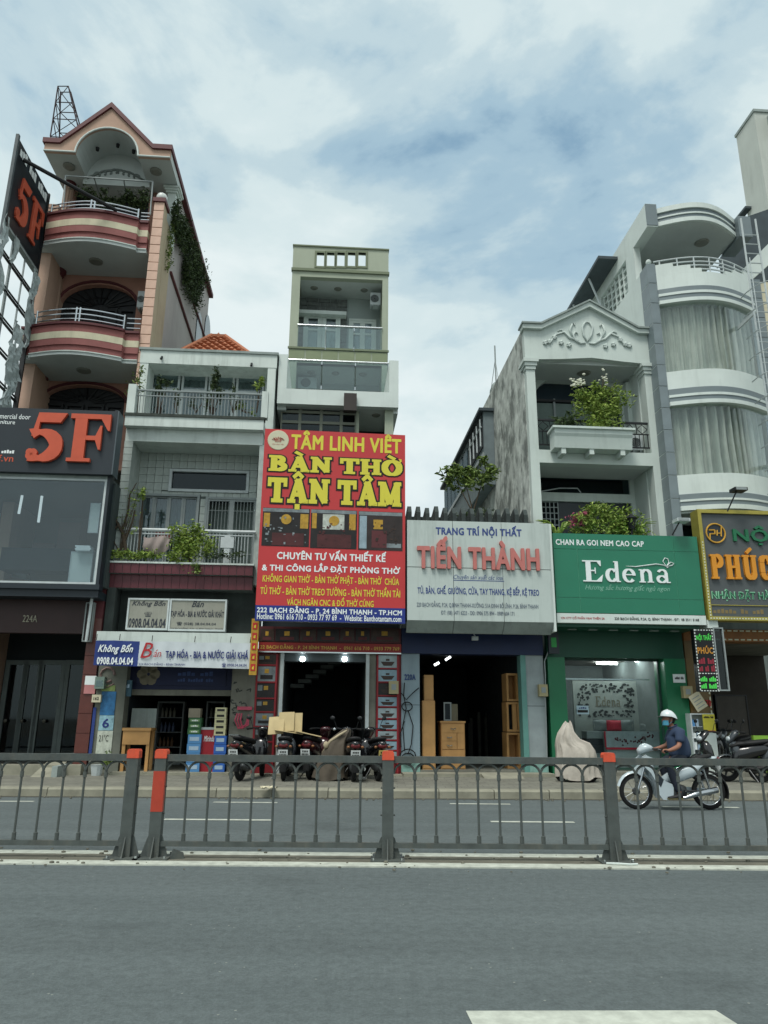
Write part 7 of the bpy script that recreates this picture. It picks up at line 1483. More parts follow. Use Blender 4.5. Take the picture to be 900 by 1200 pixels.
# rear structures seen left of the stained wall
bs = thing('rear_annex', 'dark glazed rooftop annex with curved roof behind the stained side wall', 'annex', u5L-.3, 8, 6)
u6 = u5L-.35; DKT = mat('dark_cladding', '#3b464b', .6, .25, 3)
va, za = PS(566, 479, u6); vb, zb_ = PS(521, 576, u6)
MB().box(u6-.0, u5L-.01, va, vb, za-2.6, za-.1).build('wall', mat('annex_wall', '#6b777a', .8, .2), bs)
MB().box(u6-.15, u5L-.01, va-.1, vb+.3, za-.099, za).build('roof', DKT, bs)
for k in range(3, 9):
    v_ = va+(vb-va)*k/9; f = MB().box(u6-.03, u6-.001, v_+.05, v_+(vb-va)/9-.1, za-1.5, za-.3).build('window', GLASSD, bs)
MB().box(u6-.05, u6-.001, va, vb, za-1.65, za-1.52).build('sill', GM, bs)
e1 = thing('stair_head', 'dark open stair head with white bars on top of the stained side wall', 'stair head', u5L-.1, 5.5, zge)
v1_, z1_ = PS(541, 478, u5L-.0); v2_, z2_ = PS(566, 478, u5L); 
MB().box(u6-.035, u6-.004, va+.1, va+2.6, za-1.3, za-.101).build('housing', mat('stair_dark', '#1c2428', .7), e1)
m_ = MB()
for k in range(4): m_.tube([(u6-.07, va+.2+k*.6, za-1.25), (u6-.07, va+.2+k*.6, za-.3)], .03, 5)
m_.tube([(u6-.07, va+.1, za-.6), (u6-.07, va+2.3, za-.6)], .03, 5); m_.build('bars', WHITEM, e1)
o = thing('roof_antenna', 'thin metal antenna mast with guy wires above the stained side wall', 'antenna', u5L, 3, zge); v_, z_ = PS(578, 405, u5L); m_ = MB(); vb_ = v_; zt_ = z_
m_.tube([(u5L+.05, vb_, zge-.3), (u5L+.05, vb_, zt_)], .025, 5); m_.build('mast', GM, o); MB().tube([(u5L+.05, vb_, zt_-.5), (u5L+.05, vb_+1.1, zge-.2)], .01, 4).tube([(u5L+.05, vb_, zt_-.5), (u5L+.05, vb_-.4, zge-.2)], .01, 4).build('guy_wire', GM, o)
o = thing('water_tank', 'pale rounded water tank peeping above the stained side wall', 'water tank', u5L+.6, 2.8, zge-.5); v_, z_ = PS(590, 418, u5L+.5); MB().lathe((u5L+.55, v_+.3, zge-.8), [(.45, 0), (.5, .1), (.5, 1.0), (.4, 1.25), (.1, 1.35)], 16).build('tank', GREYW, o, smooth=True); MB().lathe((u5L+.55, v_+.3, zge+.55), [(.12, 0), (.12, .08)], 10).build('lid', GM, o)

# ================================================================ house 6: white house with curved curtain windows
u6L = U(760, 330, 0); u6R = U(892, 440, .2)
h6 = thing('townhouse', 'white house with grey tiled edge column and curved curtained windows at the right', 'building', (u6L+u6R)/2, 0, gz)
CW = WHITE2; GT = mat('grey_tile', '#727e82', .4, .12, 3, spec=.5); GST = mat('grey_band', '#6f7b7f', .5, .08, 3)
uc0, uc1 = U(760, 330, 0), U(769.5, 330, 0)
zct = Zp(764, 309, 0); zcb = Zp(787, 622, 0)-.4; MB().box(uc0+.006, uc1-.0, .012, .5, 3.4, zct-.01).build('column', JOINT if False else CW, h6)
hh_ = abs(Zp(772, 345.5, 0)-Zp(771, 323, 0)); nt_ = 13; hh_ = (zct-zcb)/nt_
t_ = B(uc0, uc1, -.01, .5, zcb+.012, zcb+hh_-.012).build('column_tile', GT, h6); rep(t_, [(0, random.uniform(-.002, .002), hh_*k) for k in range(1, nt_)])
def arc(dv=0, n=20): return bow(uc1, u6R+.1, 0+dv, .45, n, .22+dv)
def band(z0, z1, out, m, nm, th=.2): MB().ribbon([(x, y-out) for x, y in arc()], z0, z1, th+out).build(nm, m, h6)
def zc(y): return Zp(825, y, -.35)
def bands(yw0, yw1, nm='band'):   # white, grey, line, grey, white between pixel rows at the crown
    H = [yw0]+list(yw1)
    for k in range(len(H)-1): band(zc(H[k+1])+.001, zc(H[k])-.001, (.0, .03, .05, .03, .06)[k], (CW, GST, CW, GST, CW)[k], 'spandrel_'+('white' if k % 2 == 0 else 'grey'))
bands(431, (452, 459, 462, 467, 471.5)); bands(553, (576, 582.5, 585, 590, 595.5)); bands(318, (334.5, 340, 343, 348, 352))
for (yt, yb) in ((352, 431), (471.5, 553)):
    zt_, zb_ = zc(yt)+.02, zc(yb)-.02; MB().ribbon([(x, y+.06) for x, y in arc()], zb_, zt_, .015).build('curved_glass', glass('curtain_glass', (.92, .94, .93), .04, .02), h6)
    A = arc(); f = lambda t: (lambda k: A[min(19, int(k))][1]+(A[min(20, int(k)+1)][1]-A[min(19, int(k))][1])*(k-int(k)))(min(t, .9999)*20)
    curtain(uc1+.03, u6R, zb_, zt_, 0, mat('pale_green_curtain', '#bfc3bb', .9, .1, 3, streak=.6, smap=(9, 5, .3), dirt_or_shade=lin('#7f8a82'), sthr=.72), h6, .13, .21, path=lambda t: f(t)+.28, name='curtain')  # vertical streaks painted into the cloth colour stand in for fold shade
MB().slab(arc(.02), 3, zc(595.5)-.06, zc(595.5)).build('soffit', SOFFIT, h6); MB().slab(arc(.21), 5, zc(471.5), zc(452)).slab(arc(.21), 5, zc(352), zc(334)).build('floor_slab', SOFFIT, h6)
MB().box(uc1, u6R+1.5, 1.6, 1.7, zc(596), zc(335)).build('room_wall', CURT2, h6)
MB().box(uc0+.01, u6R+2, 1.2, 1.4, 4.0, zc(596)).build('lower_wall', GREYW, h6); a, b_, c_, d_ = R(795, 606, 818, 626, 1.15); MB().box(a, b_+1, 1.14, 1.19, c_-.4, d_-.1).build('lower_window', GLASSD, h6); MB().frame(a, b_+1, c_-.4, d_-.1, 1.12, 1.199, .05).build('lower_window_frame', GM, h6)
# third floor terrace: stepped parapet + bar rail
zp6 = zc(318); 
stp = arc()
for k in range(20):
    t = k/20; lvl = 0 if (.38 < t < .62) else (.12 if .26 < t < .74 else (.24 if .12 < t < .9 else .36)); x0, y0 = stp[k]; x1, y1 = stp[k+1]
    if lvl: MB().ribbon([(x0, y0), (x1, y1)], zp6, zp6+lvl, .2).build('stepped_parapet', CW, h6)
for k, zz in enumerate((.14, .26, .38, .52)):
    p = [(x, y+.08, zp6+zz) for x, y in arc() ]; i0, i1 = (7, 13) if k == 0 else ((4, 16) if k == 1 else ((1, 19) if k == 2 else (0, 20))); MB().tube(p[i0:i1+1], .025, 6).build('rail_bar', WHITEM, h6)
for k in range(1, 20, 3): x, y = arc()[k]; MB().tube([(x, y+.08, zp6), (x, y+.08, zp6+.52)], .022, 6).build('rail_post', WHITEM, h6)
MB().ball((uc0+.15, .2, zct+.18), .08, 10).lathe((uc0+.15, .2, zct), [(.06, 0), (.03, .06), (.05, .12)], 8).build('finial', CW, h6)
# canopy
zk0, zk1 = Zp(815, 262, -.4), Zp(815, 239, -.5)
c6a = arc(-.12)
H = zk1-zk0
uK0, uK1 = U(755, 250, -.15), u6R-.25
def arcK(dv=0): return bow(uK0+.32, uK1, -.15+dv, .5, 18, .1+dv)
for k, (t0, t1, o_, m) in enumerate(((0, .22, .04, CW), (.225, .42, .0, GST), (.425, .5, .03, CW), (.505, .72, .0, GST), (.725, 1, .05, CW))):
    MB().ribbon([(x, y-o_) for x, y in arcK()], zk0+H*t0, zk0+H*t1, .2+o_).build('canopy_band', m, h6)
MB().slab(arcK(.05), 1.7, zk0-.02, zk0-.001).build('canopy_soffit', SOFFIT, h6); MB().slab(arcK(.21), 9, zk0+.001, zk0+.2).build('canopy_roof', CW, h6)
MB().box(uK0, uK0+.31, -.25, 9, zk0-.06, zk1+.12).build('canopy_beam', CW, h6); MB().box(uK0-.01, uK0+.32, -.27, -.251, zk0-.02, zk1+.1).build('beam_end', GST, h6); MB().box(uK1+.01, uK1+.4, -.1, .9, zk0-.1, zk1+.0).build('beam_end', GST, h6)
MB().lathe((U(822, 281, .4), .4, zk0-.06), [(.17, 0), (.21, .035)], 16).build('ceiling_lamp', MATS['lamp_glass'], h6)
# back wall of terrace
MB().box(uK0+.3, uK0+.5, 1.6, 2.2, zp6, zk0-.021).build('terrace_pier', CW, h6); MB().wall(uK0+.5, u6R+1, zp6-.3, zk0-.03, 2.2, 2.4, [(uK0+.6, U(838, 300, 2.2), zp6-.1, zk0-.5)]).build('terrace_wall', CW, h6); MB().box(uK0+.6, U(838, 300, 2.2), 2.28, 2.32, zp6-.1, zk0-.5).build('terrace_glazing', mat('blue_dark_glass', '#22303a'), h6)
TB(747, 288, 749, 318, .9, .05, 'terrace_column', CW, h6)
MB().box(uK0+.6, u6R+1, 3, 3.1, zp6-.4, zk0-.03).build('terrace_room', DARKIN, h6)
# left flank
MB().box(uc0, uc0+.2, .51, 9, 3.4, zct-.05).build('side_wall', CW, h6)
MB().box(uc0, uc0+.2, .75, 1.35, zct-.049, zk0-.061).box(uc0, uc0+.2, 3.5, 9, zct-.049, zk0-.061).build('side_pier', CW, h6)
m_ = MB(); vv0, vv1 = 1.35, 3.5; zl, zh = zct-.049, zk0-.07
for k in range(7): v_ = vv0+.1+(vv1-vv0-.2)*k/6; m_.box(uc0+.06, uc0+.12, v_-.03, v_+.03, zl, zh)
for j in range(9):
    for k in range(6):
        if (j+k) % 2: v_ = vv0+.1+(vv1-vv0-.2)*k/6; z_ = zl+(zh-zl)*(j+.5)/9; m_.box(uc0+.07, uc0+.11, v_+.031, v_+(vv1-vv0-.2)/6-.031, z_-.02, z_+.02)
m_.build('lattice_screen', CW, h6)
aw = thing('side_awning', 'dark metal awning on posts left behind the curved white house roof', 'awning', uc0-.6, 6, zk0)
m_ = MB(); 
va, za = PS(737, 280, uc0-.9); vb, zb_ = PS(688, 333, uc0-1.0)
m_.prism([(1.9, zk1-.15), (6.5, zk1-.15), (6.5, zk1-.25), (1.9, zk1-.25)], uc0-.62, uc0-.0); m_.v = [(y, x, z) for x, y, z in m_.v]; m_.build('sheet', DKT, aw)
for v_ in (3.0, 4.6, 6.2): MB().tube([(uc0-.55, v_, zk1-.25), (uc0-.1, v_, zk1-1.6)], .035, 5).build('strut', WHITEM, aw)
m_ = MB(); [m_.tube([(uc0-.5, 3.6, zct+.2*k), (uc0-.5, 7.4, zct+.2*k)], .02, 4) for k in range(5)]; [m_.tube([(uc0-.5, 3.6+.95*k, zct-.2), (uc0-.5, 3.6+.95*k, zct+.85)], .025, 4) for k in range(5)]; m_.build('guard_rail', GM, aw)
# caged ladder mast
lm = thing('caged_ladder', 'white caged steel ladder running up the right edge of the photo', 'ladder', U(885, 480, -.9), -.9, 5.0)
def lp(t, x): return P(868+t*(900-868)+x, 256+t*(512-256), -.9)
q = []
zA_, zB_ = Zp(868, 256, -.9), Zp(900, 560, -.9); uA_ = U(868, 256, -.9); uB_ = uA_
for o_ in (0, .42):
    MB().tube([(uA_+o_, -.9, zB_-1.2), (uA_+o_, -.9, zA_)], .028, 6).build('rail', WHITEM, lm)
r0 = MB().tube([(uA_, -.9, zB_-1), (uA_+.42, -.9, zB_-1)], .017, 5).build('rung', WHITEM, lm); rep(r0, [(0, 0, .3*k) for k in range(1, int((zA_-zB_+1)/.3))])
zh0_ = Zp(880, 312, -.9); 
h0 = MB().tube([(uA_+.21+.42*math.cos(a_)*1.0, -.9-.75*math.sin(a_), zB_-1) for a_ in [rad(-15+k*21) for k in range(11)]], .016, 5).build('hoop', WHITEM, lm); rep(h0, [(0, 0, .62*k) for k in range(1, int((zh0_-zB_+1)/.62))])
for a_ in (rad(30), rad(90), rad(150)): MB().tube([(uA_+.21+.42*math.cos(a_), -.9-.75*math.sin(a_), zB_-1), (uA_+.21+.42*math.cos(a_), -.9-.75*math.sin(a_), zh0_)], .014, 5).build('cage_bar', WHITEM, lm)
MB().box(uA_-.02, uA_+.02, -.9, .3, zA_-3, zA_-2.9).box(uA_+.4, uA_+.44, -.9, .3, zA_-7, zA_-6.9).build('wall_bracket', WHITEM, lm)
# house 7, mostly outside the frame
h7 = thing('apartment_block', 'plain tall pale block with a blank flank at the upper right corner', 'building', U(893, 250, 5), 6, gz)
v7 = 5.0; u7 = U(894, 200, v7); z7 = Zp(890, 139, v7+.3); e7 = PS(868.5, 200, u7)[0]
MB().box(u7, u7+6, v7, e7, gz, z7).build('wall', mat('block_flank', '#b6bcb5', .8, .08, 1, .1, 20, streak=.25), h7); MB().box(u7+.5, u7+6, v7-.6, v7-.001, z7-.9, z7-.2).build('eave', GREYW, h7); MB().box(u7+.6, u7+6, e7+.01, v7+6, gz, z7-6).build('rear_wall', GREYW, h7)
MB().box(u7-.04, u7+6.1, v7-.05, e7+.05, z7, z7+.12).build('coping', GREYW, h7)
m_ = MB(); 
for k in range(5): m_.tube([(u7-.1, e7+.1+k*.5, Zp(868, 250, v7)-1.2), (u7-.1, e7+.1+k*.5, Zp(868, 240, v7)-.2)], .02, 5)
m_.tube([(u7-.1, e7+.1, Zp(868, 240, v7)-.2), (u7-.1, e7+2.4, Zp(868, 240, v7)-.2)], .025, 5); m_.build('stair_rail', BLACKM, h7)
MB().box(u7-.25, u7, v7+1.0, v7+1.8, Zp(866, 222, v7), Zp(866, 222, v7)+.1).build('window_hood', DKT, h7)
h8 = thing('neighbour_house', 'white sloping stair parapet and grey tiled wall behind the caged ladder', 'building', u6R+.6, .6, gz)
m_ = MB(); q = [P(x, y, .8) for x, y in ((868, 318), (902, 284), (912, 300), (872, 336))]; m_.prism(q, .8, 1.0); m_.build('sloping_parapet', CW, h8)
m_ = MB(); q = [P(x, y, 1.6) for x, y in ((846, 300), (872, 255), (915, 240), (915, 330), (850, 330))]; m_.prism(q, 1.6, 1.8); m_.build('dark_gable', DKT, h8)
MB().box(u6R+.12, u6R+3, .5, .9, 3.5, Zp(885, 330, .5)).build('edge_wall', CREAM, h8)
t_ = B(u6R+.12, u6R+.55, .47, .499, zcb, zcb+hh_-.02).build('wall_tile', GT, h8); rep(t_, [(0, 0, hh_*k) for k in range(1, nt_)])
# gold framed signboard
ps = thing('gold_framed_signboard', 'grey signboard in a gold frame with big orange letters PHÚC', 'signboard', U(870, 665, VE), VE+.1, Zp(860, 728, VE)); GLD = mat('gold_frame', '#a39848', .35, .2, 6, metal=.4)
a = U(822.5, 662, VE); b_ = U(985, 662, VE); c_, d_ = Zp(860, 727.5, VE), Zp(860, 598.5, VE)
MB().box(a+.05, b_-.05, VE, VE+.3, c_+.05, d_-.05).build('board', mat('sign_grey', '#4d5355', .5, .08), ps); MB().frame(a, b_, c_, d_, VE-.06, VE+.3, .09).build('gold_frame', GLD, ps)
def z6(p, q): return 790+p/7.5, 580+q/7.5
lc = P(*z6(360, 338), VE); r = .235; MB().tube([(lc[0]+r*math.cos(k*.2618), VE-.03, lc[1]+r*math.sin(k*.2618)) for k in range(24)], .02, 6, True).build('logo_ring', mat('gold_letter', '#c79a3c', .4, .1, metal=.2), ps); MB().lathe((lc[0], VE-.02, lc[1]), [(r, 0), (r, .019)], 28, 'y').build('logo_disc', DGREY, ps)
m_ = MB()
for (x0, y0, x1, y1) in ((300, 312, 352, 312), (352, 312, 352, 348), (316, 345, 352, 345), (310, 340, 310, 395), (372, 312, 372, 360), (372, 340, 405, 340), (408, 272, 408, 368)):
    p0_, p1_ = P(*z6(x0, y0), VE), P(*z6(x1, y1), VE); m_.tube([(p0_[0], VE-.03, p0_[1]), (p1_[0], VE-.03, p1_[1])], .018, 5)
m_.build('logo_letters', MATS['gold_letter'], ps)
GRL = mat('green_letter', '#1d6a47', .45, .1); _, _, z0_, z1_ = R(*z6(515, 300), *z6(640, 402), VE)
text('NỘI', R(*z6(512, 270), *z6(868, 445), VE), VE, GRL, ps, bold=.03, ext=.05)
_, _, z0_, z1_ = R(*z6(310, 532), *z6(820, 745), VE)
letters([('P', ''), ('h', ''), ('U', "'"), ('C', '')], U(*z6(308, 640), VE), U(*z6(858, 650), VE), z0_, z1_, VE, mat('orange_gold_letter', '#cf8a24', .4, .08), ps, ext=.07)
text('NHẬN ĐẶT HÀNG', R(*z6(328, 828), *z6(945, 938), VE), VE, mat('light_green_print', '#8cc4a4', .5), ps, bold=.05, ext=.01); text('NHẬN ĐẶT HÀNG', R(*z6(336, 838), *z6(937, 930), VE), VE-.012, GRL, ps, bold=.0, ext=.006)
MB().box(a+.1, b_-.1, VE-.02, VE-.001, *R(*z6(300, 968), *z6(800, 974), VE)[2:]).build('gold_line', GLD, ps); text('###### ## ### ####', R(*z6(340, 1005), *z6(960, 1045), VE), VE, mat('dull_gold_text', '#7a6a45', .5), ps, bold=.01)
m_ = MB(); [m_.box(a+.03+.07*k, a+.07+.07*k, VE-.07, VE-.061, c_+.03, c_+.06) for k in range(40)]; [m_.box(a+.03, a+.06, VE-.07, VE-.061, c_+.1+.07*k, c_+.14+.07*k) for k in range(26)]; m_.build('led_bead', mat('led_white', '#cfd2b8', .5), ps)
# projecting LED sign
ls = thing('led_sign', 'projecting black LED sign with green, orange and red lines under the gold framed board', 'LED sign', U(830, 775, -1.0), -1.0, Zp(828, 811, -1.0))
a, b_, c_, d_ = R(816, 737.5, 839, 810.5, -1.0); MB().box(a, b_, -1.0, -.85, c_, d_).build('case', mat('led_black', '#0b0d10', .4), ls)
LGm, LOm, LRm = mat('led_glow_green', '#3fb045', .5, 0, emit=.2), mat('led_glow_orange', '#a5742a', .5, 0, emit=.1), mat('led_glow_red', '#7c2230', .5, 0, emit=.1)
H = d_-c_; W_ = b_-a
for t0, t1, tx, m in ((.80, .94, 'NỘI THẤT', LGm), (.60, .74, 'PHÚC', LOm), (.44, .54, '### ###', LRm), (.32, .42, '## ## ##', LRm), (.16, .24, '#### ####', LGm), (.05, .13, '### ####', LGm)): text(tx, (a+W_*.1, b_-W_*.1, c_+H*t0, c_+H*t1), -1.0, m, ls, bold=.05, ext=.008)
m_ = MB(); ld = mat('led_dot', '#b8c0bc', .5, 0, emit=.1)
for k in range(20): m_.box(a+.015, a+.035, -1.012, -1.001, c_+.03+H/20*k, c_+.07+H/20*k); m_.box(b_-.035, b_-.015, -1.012, -1.001, c_+.03+H/20*k, c_+.07+H/20*k)
for k in range(7): [m_.box(a+.04+W_/7*k, a+.04+W_/14+W_/7*k, -1.012, -1.001, z_, z_+.02) for z_ in (c_+.01, c_+H*.28, d_-.03)]
m_.build('led_dots', ld, ls); MB().frame(b_+.01, b_+.26, c_+.02, d_+.05, -1.0, -.94, .03).build('side_frame', GM, ls); MB().box(b_+.04, b_+.23, -.96, -.955, c_+.05, d_+.02).build('side_panel', GLASSD, ls)
a, b_, c_, d_ = R(829, 726.5, 841.5, 736, -1.0); MB().box(a, b_, -1.0, -.6, c_, d_).build('junction_box', WHITE2, ls)
# PHUC shop ground floor
s6L = U(811, 850, 0); p61 = U(837, 850, 0); zt6 = Zp(868, 752, 0); BRG = mat('brown_gold_tile', '#70592f', .4, .3, 3)
p6 = thing('wood_shop', 'furniture shop with brown gold pier and orange lintel at the right, motorbikes in front', 'shopfront', (s6L+p61)/2, 0, gz)
MB().box(s6L+.01, p61, .01, .5, gz, zt6).build('pier', BRG, p6); MB().box(s6L+.01, 12, -.02, .5, zt6+.001, Zp(868, 738, 0)).build('lintel', mat('orange_lintel', '#8a5a2a', .5, .3, 3), p6); MB().box(s6L+.01, 12, .05, .5, Zp(868, 738, 0)+.002, 4.4).build('upper_wall', GREYW, p6)
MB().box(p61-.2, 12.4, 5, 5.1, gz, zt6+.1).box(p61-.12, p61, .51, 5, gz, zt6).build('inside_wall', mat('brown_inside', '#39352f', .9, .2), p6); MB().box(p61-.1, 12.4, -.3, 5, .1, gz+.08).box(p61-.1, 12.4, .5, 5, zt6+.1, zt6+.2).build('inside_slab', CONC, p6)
m_ = MB(); [m_.box(p61+.1+.16*k, p61+.2+.16*k, -.04, -.021, z_, z_+.03) for k in range(30) for z_ in (zt6+.03, Zp(868, 738, 0)-.05)]; [m_.box(p61-.05, p61-.02, -.01, .009, gz+.1+.16*k, gz+.2+.16*k) for k in range(17)]; m_.build('led_bead', MATS['led_white'], p6)
tpx('278', 823.5, 820, 833, 828, 0, RED, p6, bold=.03, ext=.015)
a, b_, c_, d_ = R(840, 815, 876, 850, 2.5); o = thing('brown_board', 'tall brown board standing inside the right furniture shop', 'board', a, 2.5, gz+.1); MB().box(a, b_, 2.5, 2.6, gz+.1, d_).build('panel', mat('brown_grey_panel', '#4b4843', .8, .2), o); MB().frame(a-.02, b_+.02, gz+.1, d_+.02, 2.48, 2.61, .04).build('edge', BLACKM, o)
a, b_, c_, d_ = R(882, 862, 930, 874, .0); o = thing('green_bench', 'bright green low bench behind the parked motorbikes at the right edge', 'bench', a, .0, gz); LIME = mat('lime_paint', '#7da43c', .5, .1); MB().box(a, b_, -.05, .04, c_, d_).build('back', LIME, o); MB().box(a-.05, b_, -.5, -.06, c_-.06, c_-.001).build('seat', LIME, o); [MB().box(x, x+.06, y, y+.06, gz, c_-.06).build('leg', LIME, o) for x in (a, b_-.1) for y in (-.48, -.12)]
a, b_, c_, d_ = R(811, 836, 824.5, 884, -.25); b2 = U(839, 860, -.25); o = thing('glass_cabinet', 'pale glass cabinet with packets and a yellow poster beside the brown gold pier', 'cabinet', (a+b2)/2, -.25, gz); MB().frame(a, b2, gz, d_, -.25, .0, .03).build('frame', WHITEM, o); MB().box(a+.03, b2-.03, -.02, -.005, gz+.03, d_-.03).build('back_panel', WHITE2, o)
for k in range(5):
    z_ = gz+.05+(d_-gz-.1)*k/5; MB().box(a+.031, b_-.0, -.24, -.021, z_, z_+.015).build('shelf', STEEL, o)
    for j in range(4): x_ = a+.05+.09*j; MB().box(x_, x_+.07, -.2, -.1, z_+.016, z_+.016+random.uniform(.1, .18)).build('packet', (B1_, WPR, B2_, LB)[random.randrange(4)], o) if x_+.07 < b_ else None
_, _, c2, d2 = R(825, 837, 838.5, 858, -.25); MB().box(b_+.01, b2, -.27, -.251, c2, d2).build('yellow_poster', mat('poster_yellow', '#c9bf3c', .5, .15), o); text('###### ###', (b_+.03, b2-.03, d2-.09, d2-.04), -.27, BLK, o, bold=.02); MB().box(b_+.02, b2-.02, -.276, -.271, c2, c2+.04).build('orange_line', ORANGE, o); MB().box(b_+.01, b2, -.26, -.251, gz+.05, c2-.01).build('white_poster', WHITE2, o)
# ================================================================ median fence
FY = 8.12
FG = mat('fence_grey_paint', '#4a514f', .6, .3, 7, .15, 60, streak=.5, sthr=.78, smap=(9, 9, 3), dirt_or_shade=lin('#6a665a')); CAPO = mat('orange_reflector', '#cf5236', .5, .25, 14, streak=.5, smap=(20, 20, 10), dirt_or_shade=lin('#8a5a48')); REFL = mat('red_reflective_band', '#a8402f', .35, .15, 8)
def fx(px, py): return PW(px, py, FY)
zt_ = fx(450, 886)[1]; zr0 = fx(450, 894)[1]; zb1 = fx(450, 987.5)[1]; zb0 = fx(450, 993.5)[1]; zcp = fx(450, 880)[1]
posts = [(152.5, 'grey fence post with an orange cap, left of the gap in the median fence'), (185.5, 'fence post with a long red band, right of the gap in the median fence'), (454.5, 'orange capped fence post at the middle of the photo, before the altar shop'), (716, 'grey fence post with an orange cap in front of the covered motorbike and the rider')]
px_ = [fx(x, 940)[0] for x, _ in posts]
def post(x, label, band=False, lean=0):
    o = thingw('fence_post', label, 'fence post', (x, FY, .01), lean, 'posts of the median fence'); h = zcp-.01
    B(-.058, .058, -.05, .05, 0, h-.09).build('post', FG, o)
    b = MB(); b.wall(-.0605, .0605, h-.09, h-.012, -.052, .052, []); b = B(-.062, .062, -.054, .054, h-.089, h-.02); b.prism([(-.062, h-.02), (.062, h-.02), (.05, h), (-.05, h)], -.054, .054); b.build('cap', CAPO, o)
    for s in (-1, 1):
        m_ = MB(); m_.prism([(s*.058, 0), (s*.15, 0), (s*.135, .025), (s*.075, .2), (s*.058, .22)], -.006, .006); m_.build('gusset', FG, o)
    m_ = MB(); m_.prism([(-.05, 0), (-.14, 0), (-.12, .03), (-.05, .2)], -.006, .006); m_.v = [(y, x, z) for x, y, z in m_.v]; m_.build('gusset', FG, o)
    B(-.17, .17, -.15, .15, 0, .014).build('base_plate', FG, o)
    bt = MB().lathe((-.14, -.12, .014), [(.014, 0), (.014, .025)], 6).build('bolt', STEEL, o); rep(bt, [(.28, 0, 0), (0, .24, 0), (.28, .24, 0)])
    for z in (.42, .68): MB().tube([(-.075, 0, z), (.075, 0, z)], .009, 5).build('rail_lug', FG, o)
    if band: B(-.06, .06, -.052, .0, .44, .83).build('reflective_band', REFL, o)
    return o
for i, ((_, lb), x) in enumerate(zip(posts, px_)): post(x, lb, i == 1)
pw = px_[3]-px_[2]
xr = px_[3]+pw; post(xr, 'grey fence post with an orange cap beyond the right edge of the photo')
def panel(x0, x1, n, label):
    o = thingw('median_railing', label, 'fence panel', (x0, FY, .01), 0, 'panels of the median fence'); L = x1-x0; z = lambda v: v-.01
    B(0, L, -.03, .03, z(zr0), z(zt_)).build('top_rail', FG, o); B(0, L, -.028, .028, z(zb0), z(zb1)).build('bottom_rail', FG, o)
    d = L/(n+1); ztop = z(zr0)-d/2+.0; r = .0125; H = ztop-z(zb1)
    b0 = MB().lathe((d, 0, z(zb1)), [(.0, 0), (.022, 0), (.022, .07), (r, .075), (r, H-.06), (.02, H-.055), (.02, H), (.0, H)], 8).build('baluster', FG, o); rep(b0, [(d*k, 0, 0) for k in range(1, n)])
    a0 = MB().tube([(d-d/2-d/2*math.cos(math.pi*k/10), 0, ztop+(d/2-.003)*math.sin(math.pi*k/10)) for k in range(11)], .0125, 6).build('arch', FG, o); rep(a0, [(d*k, 0, 0) for k in range(1, n+1)])
    return o
panel(px_[2]+.06, px_[3]-.06, 9, 'section of nine arched bars in the median fence, before the furniture shop')
panel(px_[1]+.06, px_[2]-.06, 9, 'section of nine arched bars in the median fence, before the row of parked motorbikes')
panel(px_[3]+.06, xr-.06, 9, 'panel of arched bars at the right of the median fence, before the rider')
panel(px_[0]-pw+.06, px_[0]-.06, 9, 'panel of arched bars at the far left of the median fence, before the black shop')
o = thingw('metal_scrap', 'flat scrap of pale metal lying at the foot of the fence post before the rider', 'scrap', (px_[3]+.02, FY-.2, .014), rad(-12)); MB().tube([(-.16, 0, .008), (-.05, -.02, .014), (.07, .0, .008), (.14, .03, .009)], .009, 5).build('strip', WHITE2, o)
o = thingw('broken_foot', 'small broken dark metal foot beside the post right of the fence gap', 'scrap', (px_[1]+.24, FY-.02, .01), rad(20)); MB().prism([(-.07, 0), (.07, 0), (.06, .05), (-.04, .09)], -.03, .03).build('lump', FG, o); 

